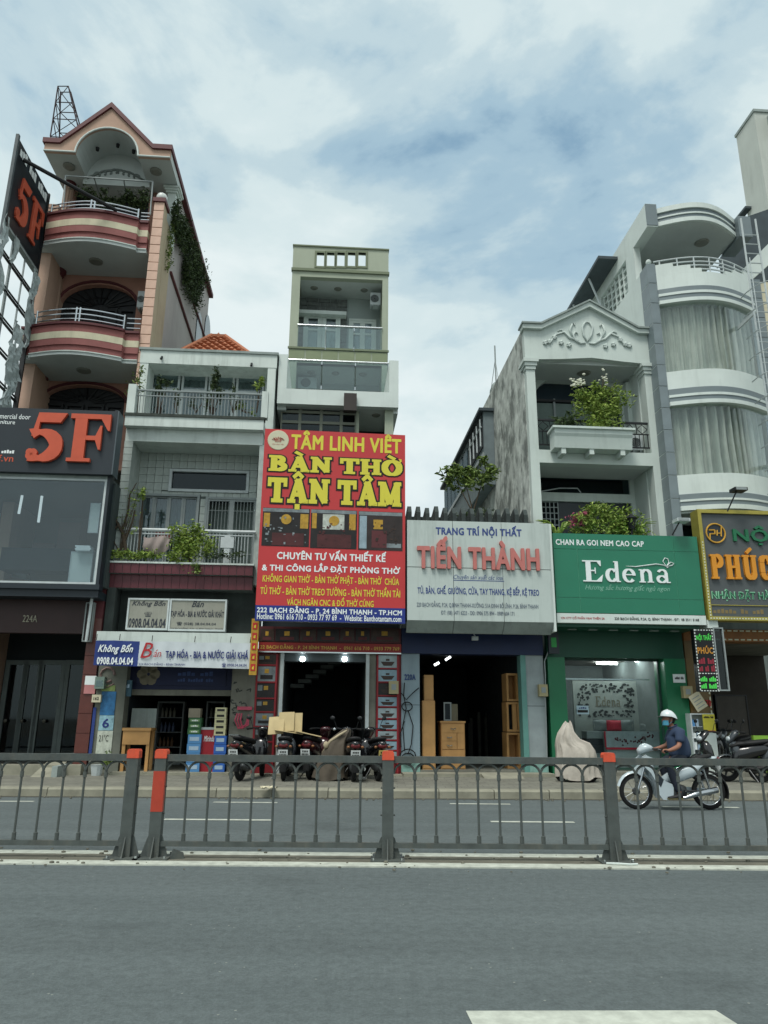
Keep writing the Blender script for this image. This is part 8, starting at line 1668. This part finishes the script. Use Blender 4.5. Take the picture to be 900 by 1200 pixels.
# ================================================================ motorbikes
MCW = mat('moto_white', '#aebbc0', .25, .05, 3, coat=.6); MBK = mat('moto_black', '#16181b', .22, .15, 3, coat=.7); MGR = mat('moto_grey', '#3a4045', .3, .15, 3, coat=.5); MRD = mat('moto_dark_red', '#3a1a1f', .25, .15, 3, coat=.6)
SEATM = mat('seat_vinyl', '#17181a', .65, .15, 8); ENG = mat('engine_metal', '#4c4f50', .45, .3, 9, metal=.6); CHR = mat('chrome', '#b8bdc0', .18, .1, 6, metal=1); TAIL = mat('tail_red', '#5a1a1e', .25, .1); PLT = mat('number_plate_white', '#c9cfcf', .5, .05); PLY = mat('number_plate_yellow', '#b5a25c', .5, .08); LENS = mat('headlamp_lens', '#aab4b8', .12, .1, 5); AMB = mat('amber_lens', '#7c5230', .3, .1)
def wheel(par, x, r, tr, spoke=True, z=None):
    z = r if z is None else z; w_ = MB(); n = 22
    w_.lathe((x, 0, z), [(r-tr*1.2, -.03), (r-tr*.4, -tr*.55), (r-tr*.1, -tr*.4), (r, 0), (r-tr*.1, tr*.4), (r-tr*.4, tr*.55), (r-tr*1.2, .03)], n, 'y')
    w_.f = w_.f[:-2]; t = w_.build('wheel', RUB, par, smooth=True)
    m_ = MB(); m_.tube([(x+(r-tr*1.2)*math.cos(2*math.pi*k/n), 0, z+(r-tr*1.2)*math.sin(2*math.pi*k/n)) for k in range(n)], .014, 6, True); m_.build('rim', CHR if spoke else ENG, t, smooth=True)
    m_ = MB(); R_ = r-tr*1.2
    if spoke:
        for k in range(14): a = 2*math.pi*k/14; b_ = a+(.5 if k % 2 else -.5); m_.tube([(x+.035*math.cos(b_), .02 if k % 2 else -.02, z+.035*math.sin(b_)), (x+R_*math.cos(a), 0, z+R_*math.sin(a))], .0028, 3)
    else:
        for k in range(5): a = 2*math.pi*k/5; m_.tube([(x, 0, z), (x+R_*math.cos(a), 0, z+R_*math.sin(a))], [.03, .018], 5)
    m_.build('spokes', CHR if spoke else ENG, t); MB().lathe((x, -.05, z), [(.05, 0), (.06, .02), (.06, .08), (.05, .1)], 12, 'y').build('hub', ENG, t)
    return t
def loft(secs, n=12):
    """smooth shell through (x, z centre, half width, half height) sections"""
    b = MB()
    for x, zc_, hw, hh in secs: b.v += [(x, hw*math.copysign(abs(math.cos(2*math.pi*q/n))**.8, math.cos(2*math.pi*q/n)), zc_+hh*math.copysign(abs(math.sin(2*math.pi*q/n))**.8, math.sin(2*math.pi*q/n))) for q in range(n)]
    for k in range(len(secs)-1): b.f += [(k*n+q, k*n+(q+1) % n, (k+1)*n+(q+1) % n, (k+1)*n+q) for q in range(n)]
    b.f += [tuple(range(n-1, -1, -1)), tuple(range((len(secs)-1)*n, len(secs)*n))]; return b
def arcstrip(x, z, r, a0, a1, hw, n=10):
    b = MB()
    for k in range(n+1):
        a = rad(a0+(a1-a0)*k/n); c, s = math.cos(a), math.sin(a)
        b.v += [(x+r*.93*c, -hw, z+r*.93*s), (x+r*c, -hw*.75, z+r*s), (x+r*1.03*c, 0, z+r*1.03*s), (x+r*c, hw*.75, z+r*s), (x+r*.93*c, hw, z+r*.93*s)]
    b.f = [(k*5+q, k*5+q+1, k*5+q+6, k*5+q+5) for k in range(n) for q in range(4)]; return b
def scooter(label, body, loc, rz, plate=PLT, steer=0, group='motorbikes parked on the pavement', name='parked_motorbike', mirror=True, lean=0, rack=False):
    """x points forward; origin on the ground under the rear wheel hub"""
    o = thingw(name, label, 'motorbike', loc, rz, group); o.rotation_euler.x = lean
    wheel(o, 0, .255, .085, False); F = Matrix.Translation((1.22, 0, 0)) @ Matrix.Rotation(steer, 4, 'Z') @ Matrix.Translation((-1.22, 0, 0))
    n0 = set(bpy.data.objects); wheel(o, 1.26, .26, .085, False); arcstrip(1.26, .26, .30, 20, 175, .06).build('front_fender', body, o, smooth=True)
    MB().tube([(1.26, .075, .26), (1.1, .06, .68)], .018, 6).tube([(1.26, -.075, .26), (1.1, -.06, .68)], .018, 6).build('fork', ENG, o)
    loft([(1.2, .80, .03, .03), (1.14, .86, .10, .09), (1.06, .95, .13, .09), (.98, 1.0, .12, .06), (.93, 1.0, .05, .03)]).build('handlebar_cowl', body, o, smooth=True)
    MB().ball((1.16, 0, .87), .075, 10, (.7, 1.1, .8)).build('headlight', LENS, o, smooth=True)
    hb = MB().tube([(.92, -.34, 1.0), (1.0, -.2, 1.02), (1.02, 0, 1.0), (1.0, .2, 1.02), (.92, .34, 1.0)], .014, 6).build('handlebar', BLACKM, o)
    for s in (-1, 1): MB().tube([(.99, s*.23, 1.015), (.92, s*.35, 1.0)], .021, 6).build('grip', RUB, o)
    if mirror:
        for s in (-1, 1): MB().tube([(.98, s*.22, 1.02), (.97, s*.27, 1.17), (.94, s*.3, 1.22)], .007, 5).build('mirror_stem', BLACKM, o); MB().ball((.93, s*.31, 1.24), .062, 8, (.25, 1, .75)).build('mirror', BLACKM, o, smooth=True)
    for q in set(bpy.data.objects)-n0:
        if q.type == 'MESH': q.data.transform(F)
    loft([(1.16, .70, .06, .08), (1.10, .66, .16, .17), (1.02, .58, .18, .25), (.96, .5, .15, .26), (.92, .42, .1, .2)]).build('leg_shield', body, o, smooth=True)
    loft([(.98, .3, .12, .05), (.75, .27, .16, .05), (.5, .3, .15, .07), (.42, .36, .13, .1)]).build('floorboard', SEATM, o, smooth=True)
    loft([(.55, .45, .1, .16), (.42, .55, .15, .18), (.15, .62, .17, .15), (-.12, .67, .15, .12), (-.33, .72, .10, .08), (-.42, .75, .04, .03)]).build('body_panel', body, o, smooth=True)
    loft([(.56, .72, .09, .03), (.42, .77, .14, .05), (.1, .80, .15, .055), (-.15, .83, .14, .05), (-.32, .85, .08, .03)]).build('seat', SEATM, o, smooth=True)
    loft([(.3, .3, .1, .1), (.1, .27, .09, .1), (-.08, .27, .07, .08)]).build('engine', ENG, o, smooth=True)
    MB().tube([(.25, -.12, .22), (.0, -.15, .22), (-.08, -.15, .24), (-.32, -.16, .32)], [.02, .045, .05, .04], 8).build('exhaust', ENG, o, smooth=True)
    MB().ball((-.38, 0, .70), .07, 10, (.6, 1.5, .75)).build('tail_light', TAIL, o, smooth=True)
    for s in (-1, 1): MB().ball((-.36, s*.14, .68), .035, 8, (.8, 1, .8)).build('turn_signal', AMB, o, smooth=True)
    b = MB().box(-.006, .006, -.095, .095, -.07, .07); b.xf(Matrix.Translation((-.43, 0, .55)) @ Matrix.Rotation(rad(-15), 4, 'Y')); p = b.build('number_plate', plate, o)
    b = MB(); b.box(-.009, -.0065, -.07, -.01, .012, .05).box(-.009, -.0065, .01, .06, .012, .05).box(-.009, -.0065, -.075, .075, -.045, -.012); 
    b2 = MB(); [b2.box(-.010, -.0065, -.07+.03*k, -.05+.03*k, -.048, -.012) for k in range(5)]; [b2.box(-.010, -.0065, -.06+.032*k, -.04+.032*k, .012, .048) for k in range(4)]
    b2.xf(Matrix.Translation((-.43, 0, .55)) @ Matrix.Rotation(rad(-15), 4, 'Y')); b2.build('plate_digits', BLK, p)
    arcstrip(0, .255, .34, 70, 190, .07).build('rear_fender', RUB, o, smooth=True)
    MB().tube([(.25, .1, .25), (.15, .26, .02)], .012, 5).build('side_stand', ENG, o)
    if rack: MB().tube([(-.2, .12, .85), (-.45, .1, .9), (-.45, -.1, .9), (-.2, -.12, .85)], .012, 5).build('grab_rail', CHR, o)
    return o
PZ = .143
def gp_(px, py): v = PG(px, py, PZ); return (v.x, v.y, PZ)
def kyaw(deg): return rad(deg)
scooter('black scooter parked by the drink cases, leftmost of the parked motorbikes', MBK, gp_(281, 915), kyaw(78), steer=.3, rack=True)
s2 = scooter('dark scooter with a folded cardboard sheet over its seat, before the left photo column', MGR, gp_(332, 915), kyaw(93), steer=-.2, mirror=False)
s3_ = scooter('dark red scooter tight against the right side of the cardboard covered one', MRD, gp_(363, 913.5), kyaw(80), steer=.25, mirror=False)
s4_ = scooter('black scooter beside the brown tarpaulin, in front of the dark stair', MBK, gp_(414, 916), kyaw(97), steer=-.35)
s5_ = scooter('black scooter with a yellowish plate, rightmost of the bikes before the altar shop', MBK, gp_(443, 915.5), kyaw(104), plate=PLY, steer=.3)
# cardboard on scooter 2
CARD = mat('cardboard', '#b3a27a', .85, .15, 4)
a = gp_(340, 915); o = thingw('cardboard_sheet', 'folded pale cardboard laid over the seats of two parked scooters', 'cardboard', (a[0], a[1]+.05, PZ), rad(4))
b = B(-.28, .32, -.22, .25, -.012, .0); b.xf(Matrix.Translation((-.1, .2, .96)) @ Matrix.Rotation(rad(8), 4, 'Y')); b.build('lower_leaf', CARD, o)
for x0, z, an, nm in ((-.36, 1.02, 62, 'flap'), (-.15, 1.1, 75, 'flap'), (.02, 1.08, 78, 'flap')):
    b = B(-.16, .17, -.2, .2, -.006, .006); b.xf(Matrix.Translation((x0, .3+x0*.1, z+.06)) @ Matrix.Rotation(rad(an), 4, 'X') @ Matrix.Rotation(rad(-8), 4, 'Y')); b.build(nm, CARD, o)
b = B(-.2, .34, -.2, .2, -.006, .006); b.xf(Matrix.Translation((.27, .12, .93)) @ Matrix.Rotation(rad(12), 4, 'Y')); b.build('side_leaf', CARD, o)
# tarpaulin half covering a bike
a = gp_(390, 915); o = thingw('brown_tarpaulin', 'brown tarpaulin draped over a bike between the red scooter and the black one', 'tarpaulin', (a[0], a[1]+.15, PZ), rad(4)); o.scale = (.85, .85, .9); BT = mat('brown_tarp', '#4e473d', .8, .3, 5); BTL = mat('tarp_lining', '#a89c82', .8, .2, 5)
def drape(o, prof, wid, y0, dy, m, seed, nm='sheet', nu=26, nv=14):
    random.seed(seed); ph = [random.uniform(0, 6) for _ in range(6)]; b = MB()
    def top(t):   # height profile along x
        for (x0, z0), (x1, z1) in zip(prof, prof[1:]):
            if x0 <= t <= x1: return z0+(z1-z0)*(t-x0)/(x1-x0)
        return prof[-1][1]
    X0, X1 = prof[0][0], prof[-1][0]
    for j in range(nv*2+1):
        s = (j-nv)/nv
        for i in range(nu+1):
            t = i/nu; x = X0+(X1-X0)*t; zt = top(x); a_ = min(1, abs(s)*1.6); drop = max(0, (abs(s)-.25)/.75)
            z = zt*(1-drop)+.03*drop-.05*(1-math.cos(a_*1.4))*(1 if drop < .1 else 0); y = (wid*(.35*min(1, abs(s)/.25)+.65*drop))*(1 if s > 0 else -1)*(.5+.5*math.sin(math.pi*min(1, max(0, t*.8+.1))))
            fold = .035*drop*math.sin(x*16+ph[0]+2*drop)+.02*drop*math.sin(x*31+ph[1]); ex = .06*drop*math.sin(t*3.14*2+ph[2])+(t-.5)*.12*drop
            b.v.append((x+ex, y0+y+fold*(1 if s > 0 else -1), max(.02, z)))
    n_ = nu+1; b.f = [(j*n_+i, (j+1)*n_+i, (j+1)*n_+i+1, j*n_+i+1) for j in range(nv*2) for i in range(nu)]
    for e0 in (0, nu): b.f.append(tuple(range(e0, (nv*2+1)*n_, n_)) if e0 else tuple(reversed(range(e0, (nv*2+1)*n_, n_))))
    return b.build(nm, m, o, smooth=True)
def shroud(o, secs, m, seed, nm, fold=.03, n=44):
    """cloth over a bike: rings (z, x0, x1, half depth), folds growing towards the hem"""
    random.seed(seed); ph = [random.uniform(0, 6) for _ in range(6)]; b = MB(); zt0 = secs[0][0]; zt1 = secs[-1][0]; rows = []
    for (a, b_) in zip(secs, secs[1:]):
        for k in range(3): rows.append(tuple(a[i]+(b_[i]-a[i])*k/3 for i in range(4)))
    rows.append(secs[-1])
    for r_, (z, x0, x1, hy) in enumerate(rows):
        g = 1-(z-zt0)/(zt1-zt0); cx, hx = (x0+x1)/2, (x1-x0)/2
        for q in range(n):
            a = 2*math.pi*q/n; c, s_ = math.cos(a), math.sin(a)
            f = 1+fold/max(hx, .12)*(math.sin(a*7+ph[0]+z*1.5)+.6*math.sin(a*12+ph[1]-z*3)+.4*math.sin(a*19+ph[2]))*(.25+g)
            b.v.append((cx+hx*math.copysign(abs(c)**.75, c)*f+.02*math.sin(z*9+ph[3]), hy*math.copysign(abs(s_)**.75, s_)*f, z+(.05*math.sin(a*3+ph[4])+.03*math.sin(a*5+ph[5]) if 0 < r_ < len(rows)-1 else (.04*(1+math.sin(a*3+ph[4])) if r_ == 0 else 0))))
    m_ = len(rows); b.f = [(k*n+q, k*n+(q+1) % n, (k+1)*n+(q+1) % n, (k+1)*n+q) for k in range(m_-1) for q in range(n)] + [tuple(range((m_-1)*n, m_*n))]
    return b.build(nm, m, o, smooth=True)
shroud(o, [(.0, -.5, .33, .34), (.3, -.42, .33, .32), (.6, -.3, .33, .28), (.85, -.12, .36, .22), (1.02, .08, .4, .15), (1.12, .22, .38, .06)], BT, 3, 'sheet', .022)
MB().tube([(-.28, -.14, .60), (-.1, -.16, .86), (.12, -.18, 1.0), (.3, -.16, 1.1)], [.03, .035, .03, .02], 6).build('pale_edge', BTL, o, smooth=True); MB().ball((-.2, -.2, .78), .07, 8, (1, .5, 1.2)).build('pale_patch', BTL, o, smooth=True)
MB().ball((.0, .1, 1.12), .045, 8, (.9, .3, .8)).build('mirror', CHR, o, smooth=True)
# covered motorbike
a = gp_(683, 917); o = thingw('covered_motorbike', 'motorbike under a beige satin dust cover before the green pier', 'motorbike', (a[0]-.05, a[1]+.25, PZ), rad(-14), 'motorbikes parked on the pavement')
o.scale = (.86, .86, .93); BC = mat('beige_cover', '#a8a298', .6, .2, 5, .5, 9, spec=.35); shroud(o, [(.03, -.46, .50, .36), (.35, -.47, .47, .34), (.62, -.46, .44, .3), (.76, -.45, .36, .26), (.84, -.43, .14, .23), (1.0, -.38, .0, .2), (1.2, -.27, -.08, .1), (1.27, -.2, -.13, .03)], BC, 11, 'dust_cover', .04, 72)
MB().lathe((.34, -.06, .14), [(.09, -.04), (.14, -.03), (.14, .03), (.09, .04)], 14, 'y').lathe((-.38, -.06, .14), [(.09, -.04), (.14, -.03), (.14, .03), (.09, .04)], 14, 'y').build('tyre', RUB, o)
# right hand group
scooter('black motorbike parked side on with a red and white tail, right of the glass cabinet', MBK, gp_(893, 917), kyaw(172), steer=.5)
scooter('black scooter facing the road just right of the glass cabinet, behind the rider', MBK, (gp_(862, 906)[0], gp_(862, 906)[1]+.9, PZ), kyaw(-115), steer=-.3)
scooter('dark scooter with a round white mirror seen against the brown board', MGR, (gp_(886, 906)[0]+.3, gp_(886, 906)[1]+1.1, PZ), kyaw(-140), steer=.3)
scooter('dark motorbike cut by the right edge of the photo', MGR, gp_(930, 918), kyaw(165), steer=.2)
# litter
random.seed(21)
for i, (x, y, w_, h_, lb, m) in enumerate(((315, 925, .28, .2, 'crumpled cream paper lying on the kerb below the parked scooters', CREAM), (317, 931, .2, .12, 'smaller cream paper scrap at the foot of the kerb', CREAM), (427, 914, .12, .08, 'small pale wrapper between the two black scooters', WPR), (500, 925, .0, .0, '', WPR))):
    if not lb: continue
    p = PG(x, y, .15 if y < 929 else .02); o = thingw('paper_litter', lb, 'litter', (p.x, p.y, p.z), random.uniform(0, 3)); b = MB(); n_ = 5
    for j in range(n_+1):
        for i_ in range(n_+1): b.v.append((w_*(i_/n_-.5)+random.uniform(-.015, .015), h_*(j/n_-.5)+random.uniform(-.015, .015), .01+random.uniform(0, .05)))
    b.f = [(j*(n_+1)+i_, j*(n_+1)+i_+1, (j+1)*(n_+1)+i_+1, (j+1)*(n_+1)+i_) for j in range(n_) for i_ in range(n_)]; b.build('paper', m, o)

# ================================================================ the rider and his motorbike
# built in metres back from the front wheel: x grows towards the tail (image right), y away from the camera, z up
RB = PG(747, 948.5, 0); S_ = 1.0
rb = thingw('white_motorbike', 'white underbone motorbike ridden to the left along the far lane', 'motorbike', (RB.x, RB.y, 0), rad(1.0))
sc_ = (PG(836, 950, 0).x-RB.x)/1.22
rb.scale = (sc_, sc_, sc_)
wheel(rb, 0, .282, .055); wheel(rb, 1.22, .282, .06)
arcstrip(0, .285, .315, -5, 165, .05).build('front_fender', MCW, rb, smooth=True)
MB().tube([(0, -.065, .285), (.17, -.06, .72)], .02, 8).tube([(0, .065, .285), (.17, .06, .72)], .02, 8).build('fork', CHR, rb, smooth=True)
MB().prism([(-.02, .62), (.10, .72), (.2, .78), (.25, .70), (.16, .6), (.08, .53)], -.05, .05).build('front_cowl', MCW, rb)
for s in (-1, 1):
    b = MB(); b.prism([(.06, .78), (.16, .86), (.27, .82), (.25, .70), (.30, .62), (.44, .46), (.58, .40), (.56, .22), (.47, .16), (.38, .17), (.32, .26), (.30, .42), (.22, .58), (.12, .68)], s*.13, s*.17); b.build('leg_shield', MCW, rb)
b = MB(); b.prism([(.24, .68), (.30, .62), (.42, .48), (.36, .36), (.31, .44)], -.174, -.1705); b.build('shield_decal', DGREY, rb)
loft([(.1, .74, .07, .05), (.2, .8, .13, .07), (.27, .74, .14, .08), (.3, .6, .11, .08)]).build('front_body', MCW, rb, smooth=True)
loft([(.08, .92, .04, .04), (.13, .95, .1, .07), (.22, .98, .13, .075), (.3, .97, .11, .05), (.34, .96, .05, .03)]).build('handlebar_cowl', MCW, rb, smooth=True)
MB().ball((.11, 0, .93), .07, 12, (.6, 1.1, .8)).build('headlight', LENS, rb, smooth=True)
MB().tube([(.42, -.33, .93), (.33, -.24, .97), (.28, 0, .96), (.33, .24, .97), (.42, .33, .93)], .013, 6).build('handlebar', BLACKM, rb)
for s in (-1, 1):
    MB().tube([(.36, s*.27, .96), (.46, s*.35, .925)], .02, 8).build('grip', RUB, rb); MB().tube([(.33, s*.24, .965), (.36, s*.33, .955)], .007, 4).build('brake_lever', CHR, rb)
MB().tube([(.34, .26, .97), (.33, .3, 1.08)], .007, 5).ball((.335, .31, 1.12), .055, 8, (.25, 1, .8)).build('mirror', BLACKM, rb, smooth=True)
b = loft([(.42, .44, .05, .06), (.55, .5, .08, .08), (.72, .54, .12, .12), (.95, .62, .14, .12), (1.15, .72, .12, .075), (1.34, .80, .07, .05), (1.42, .83, .03, .02)]); b.build('side_panel', MCW, rb, smooth=True)
loft([(.55, .66, .06, .03), (.65, .72, .12, .05), (.9, .77, .14, .05), (1.1, .82, .13, .045), (1.3, .86, .08, .03)]).build('seat', SEATM, rb, smooth=True)
MB().ball((1.43, 0, .80), .06, 10, (.5, 1.4, .8)).build('tail_light', TAIL, rb, smooth=True); b = B(1.42, 1.43, -.08, .08, .58, .7); b.build('number_plate', PLT, rb)
loft([(.42, .3, .06, .07), (.52, .3, .1, .1), (.68, .3, .12, .12), (.82, .3, .1, .08)]).build('engine', ENG, rb, smooth=True); MB().lathe((.62, -.16, .3), [(.1, 0), (.11, .03), (.11, .08)], 14, 'y').build('engine_cover', ENG, rb)
MB().tube([(.5, -.13, .2), (.75, -.16, .2), (.9, -.17, .25), (1.3, -.17, .33)], [.018, .025, .045, .05], 8).build('exhaust', CHR, rb, smooth=True)
MB().prism([(.72, .25), (1.22, .24), (1.3, .29), (1.22, .33), (.74, .36)], .08, .11).build('chain_case', MCW, rb); MB().tube([(.78, -.1, .3), (1.22, -.1, .285)], .018, 5).build('swing_arm', ENG, rb)
for s in (-.12, .12): MB().tube([(1.12, s, .64), (1.2, s, .32)], .02, 6).build('shock_absorber', CHR, rb)
arcstrip(1.22, .285, .33, -20, 110, .06).build('rear_fender', RUB, rb, smooth=True)
MB().tube([(.62, -.27, .19), (.62, .27, .19)], .014, 6).build('foot_peg', RUB, rb); MB().tube([(.95, -.24, .27), (.95, .24, .27)], .012, 6).build('rear_peg', CHR, rb)

def skin(name, m, par, pts, edges, radii, root=0, sub=1, mx=None):
    me = bpy.data.meshes.new('s'); me.from_pydata([Vector(p) for p in pts], edges, []); o = bpy.data.objects.new('s', me); C.objects.link(o)
    md = o.modifiers.new('k', 'SKIN'); md.use_smooth_shade = True; md.branch_smoothing = .6
    for i, r in enumerate(radii):
        me.skin_vertices[0].data[i].radius = (r, r) if not isinstance(r, tuple) else r
        me.skin_vertices[0].data[i].use_root = (i == root)
    sb_ = o.modifiers.new('s', 'SUBSURF'); sb_.levels = sub; sb_.render_levels = sub
    bpy.context.view_layer.update(); dg = bpy.context.evaluated_depsgraph_get(); nm = bpy.data.meshes.new_from_object(o.evaluated_get(dg)); bpy.data.objects.remove(o)
    nm.polygons.foreach_set('use_smooth', [True]*len(nm.polygons)); nm.materials.clear(); nm.materials.append(m); q = bpy.data.objects.new(name, nm); C.objects.link(q); q.parent = par; ORG[q.name] = (0, 0, 0); return q
rd = thingw('person', 'man in dark blue shirt, white helmet and blue mask riding the white motorbike', 'person', (RB.x, RB.y, 0), rad(1.0)); rd.scale = (sc_, sc_, sc_)
SKIN = mat('skin', '#8f6350', .6, .1, 9); SHIRT = mat('blue_shirt', '#2b3a52', .85, .15, 5); TROU = mat('dark_trousers', '#1d2430', .85, .2, 5); HEL = mat('white_helmet', '#c6cfd2', .25, .04, 3, coat=.5); MASK = mat('blue_mask', '#4689a2', .8, .08, 9); HAIR = mat('black_hair', '#100e0d', .7, .2, 20)
hip, bel, che, nck, hd = (.80, 0, .84), (.79, 0, 1.0), (.76, 0, 1.18), (.70, 0, 1.33), (.655, 0, 1.44)
P_ = [hip, bel, che, (.735, 0, 1.27), nck, (.675, 0, 1.38)]; E_ = [(0, 1), (1, 2), (2, 3), (3, 4), (4, 5)]; Rr = [(.13, .11), (.13, .11), (.13, .10), (.085, .08), .05, .052]
for s in (-1, 1):
    i = len(P_); sh_, el_, wr_, kn_ = (.76, s*.175, 1.245), (.70, s*.25, 1.02), (.49, s*.315, .945), (.475, s*.31, .94)
    P_ += [sh_, el_, (.60, s*.285, .975), wr_]; E_ += [(3, i), (i, i+1), (i+1, i+2), (i+2, i+3)]; Rr += [.05, .042, .04, .028]
    i = len(P_); P_ += [(.74, s*.1, .80), (.53, s*.16, .73), (.60, s*.165, .50), (.67, s*.17, .25)]; E_ += [(0, i), (i, i+1), (i+1, i+2), (i+2, i+3)]; Rr += [.085, .058, .052, .036]
    # palm, five fingers round the grip
    h0 = 6 if s < 0 else 14; h0 = [k for k, p in enumerate(P_) if p == wr_][0]
    i = len(P_); P_ += [(.435, s*.318, .955)]; E_ += [(h0, i)]; Rr += [.026]
    for f_, (dy, ln) in enumerate(((-.033, .9), (-.011, 1.0), (.011, .96), (.032, .78))):
        j = len(P_); y = s*(.318-dy*s*s)
        P_ += [(.412, y, .962), (.385, y, .945), (.39, y, .915), (.412, y, .905)]; E_ += [(i, j), (j, j+1), (j+1, j+2), (j+2, j+3)]; Rr += [.0095*ln, .009*ln, .0085*ln, .008*ln]
    j = len(P_); P_ += [(.43, s*.285, .935), (.41, s*.28, .91)]; E_ += [(i, j), (j, j+1)]; Rr += [.011, .009]
body = skin('body', SKIN, rd, P_, E_, Rr, 0, 2)
# head
b = MB(); n = 16
prof = [(-.115, .02), (-.10, .045), (-.07, .062), (-.03, .074), (.02, .08), (.07, .076), (.11, .05), (.125, .015)]
for z, r in prof:
    for q in range(n): a = 2*math.pi*q/n; c, s = math.cos(a), math.sin(a); b.v.append((hd[0]+r*c*(1.18)+(-.012 if (c < -.8 and -.06 < z < .0) else 0), r*s*.98, hd[2]+z))
for k in range(len(prof)-1): b.f += [(k*n+q, k*n+(q+1) % n, (k+1)*n+(q+1) % n, (k+1)*n+q) for q in range(n)]
b.f += [tuple(range(n-1, -1, -1)), tuple(range((len(prof)-1)*n, len(prof)*n))]; b.build('head', SKIN, rd, smooth=True)
MB().ball((hd[0]-.10, 0, hd[2]-.012), .018, 8, (1, .8, 1.3)).build('nose', SKIN, rd, smooth=True)
for s in (-1, 1): MB().ball((hd[0]+.02, s*.08, hd[2]-.01), .024, 8, (.8, .4, 1.3)).build('ear', SKIN, rd, smooth=True); MB().ball((hd[0]-.078, s*.032, hd[2]+.012), .010, 8, (.6, 1, .6)).build('eye', HAIR, rd, smooth=True)
b = MB(); [b.v.append((hd[0]+(.095*1.05+.0)*(math.cos(a))*(1 if True else 0)-.006, .083*math.sin(a), hd[2]+z)) for z in (-.012, -.035, -.065, -.092) for a in [math.pi+rad(-75+150*k/10) for k in range(11)]]
b.f = [(j*11+i, j*11+i+1, (j+1)*11+i+1, (j+1)*11+i) for j in range(3) for i in range(10)]; b.build('face_mask', MASK, rd, smooth=True)
MB().tube([(hd[0]-.02, -.083, hd[2]-.01), (hd[0]+.03, -.085, hd[2]+.01)], .003, 4).tube([(hd[0]-.02, -.083, hd[2]-.07), (hd[0]+.03, -.085, hd[2]-.03)], .003, 4).build('mask_strap', MASK, rd)
b = MB(); n = 20; rows_ = 8
for j in range(rows_+1):
    t = math.pi/2*j/rows_; zz_ = .118*math.cos(t)*1.0; rr_ = .125*math.sin(t)
    for q in range(n): a = 2*math.pi*q/n; c = math.cos(a); b.v.append((hd[0]+.012+rr_*c*1.12, rr_*math.sin(a)*.98, hd[2]+.045+zz_-(.05*max(0, c)*math.sin(t)**2)+(.01*max(0, -c))))
b.f = [(j*n+q, (j+1)*n+q, (j+1)*n+(q+1) % n, j*n+(q+1) % n) for j in range(rows_) for q in range(n)]; hm = b.build('helmet', HEL, rd, smooth=True)
MB().tube([(hd[0]+.012+.14*math.cos(a), .123*math.sin(a), hd[2]+.045-.05*max(0, math.cos(a))+.01*max(0, -math.cos(a))) for a in [2*math.pi*k/20 for k in range(20)]], .006, 5, True).build('helmet_rim', BLACKM, rd); b = MB(); b.prism([(hd[0]-.125, hd[2]+.06), (hd[0]-.17, hd[2]+.045), (hd[0]-.168, hd[2]+.038), (hd[0]-.12, hd[2]+.045)], -.07, .07); b.build('helmet_peak', BLACKM, rd)
loft([(hd[0]+.03, hd[2]-.02, .075, .05), (hd[0]+.08, hd[2]-.01, .06, .055), (hd[0]+.11, hd[2], .03, .03)]).build('hair', HAIR, rd, smooth=True); MB().tube([(hd[0]+.0, -.088, hd[2]+.03), (hd[0]-.02, -.08, hd[2]-.06), (hd[0]-.03, -.03, hd[2]-.115)], .005, 4).build('chin_strap', BLACKM, rd)
# clothes
Pt = [(.80, 0, .80), (.80, 0, .92), (.785, 0, 1.06), (.762, 0, 1.19), (.74, 0, 1.27), (.715, 0, 1.315)]; Et = [(0, 1), (1, 2), (2, 3), (3, 4), (4, 5)]; Rt = [(.2, .17), (.205, .175), (.205, .17), (.215, .165), (.165, .14), (.085, .085)]
for s in (-1, 1):
    i = len(Pt); Pt += [(.765, s*.18, 1.235), (.735, s*.225, 1.12), (.715, s*.24, 1.06)]; Et += [(4, i), (i, i+1), (i+1, i+2)]; Rt += [.105, .085, .085]
skin('shirt', SHIRT, rd, Pt, Et, Rt, 0, 2)
MB().tube([(.715+.075*math.cos(a), .07*math.sin(a), 1.33+.03*math.cos(a)) for a in [2*math.pi*k/12 for k in range(12)]], .014, 6, True).build('collar', SHIRT, rd, smooth=True)
Pt = [(.80, 0, .82), (.80, 0, .90)]; Et = [(0, 1)]; Rt = [(.175, .15), (.16, .13)]
for s in (-1, 1):
    i = len(Pt); Pt += [(.76, s*.11, .80), (.66, s*.15, .79), (.54, s*.165, .735), (.55, s*.165, .64), (.60, s*.168, .46), (.66, s*.17, .28)]; Et += [(0, i)] + [(i+k, i+k+1) for k in range(5)]; Rt += [.10, .095, .08, .072, .065, .06]
skin('trousers', TROU, rd, Pt, Et, Rt, 0, 2)
for s in (-1, 1):
    loft([(.70, .22, .035, .04), (.66, .235, .045, .05), (.6, .215, .045, .035), (.52, .205, .045, .025), (.46, .2, .035, .018)]).xf(Matrix.Translation((0, s*.185, 0))).build('shoe', mat('dark_shoe', '#1b1c1d', .6, .2, 8), rd, smooth=True); loft([(.70, .19, .04, .012), (.56, .185, .05, .012), (.45, .185, .035, .01)]).xf(Matrix.Translation((0, s*.185, 0))).build('sole', mat('shoe_sole', '#5e5a35', .7), rd)
split_pieces({'tyre', 'seam', 'side_pier', 'inside_slab', 'inside_wall', 'room_wall', 'room_ceiling', 'shop_wall', 'side_panel', 'red_edge', 'clamp', 'side_wall', 'bracket', 'wall_bracket', 'rear_wall', 'ceiling', 'side_rail', 'shaft', 'fork', 'guy_wire'})
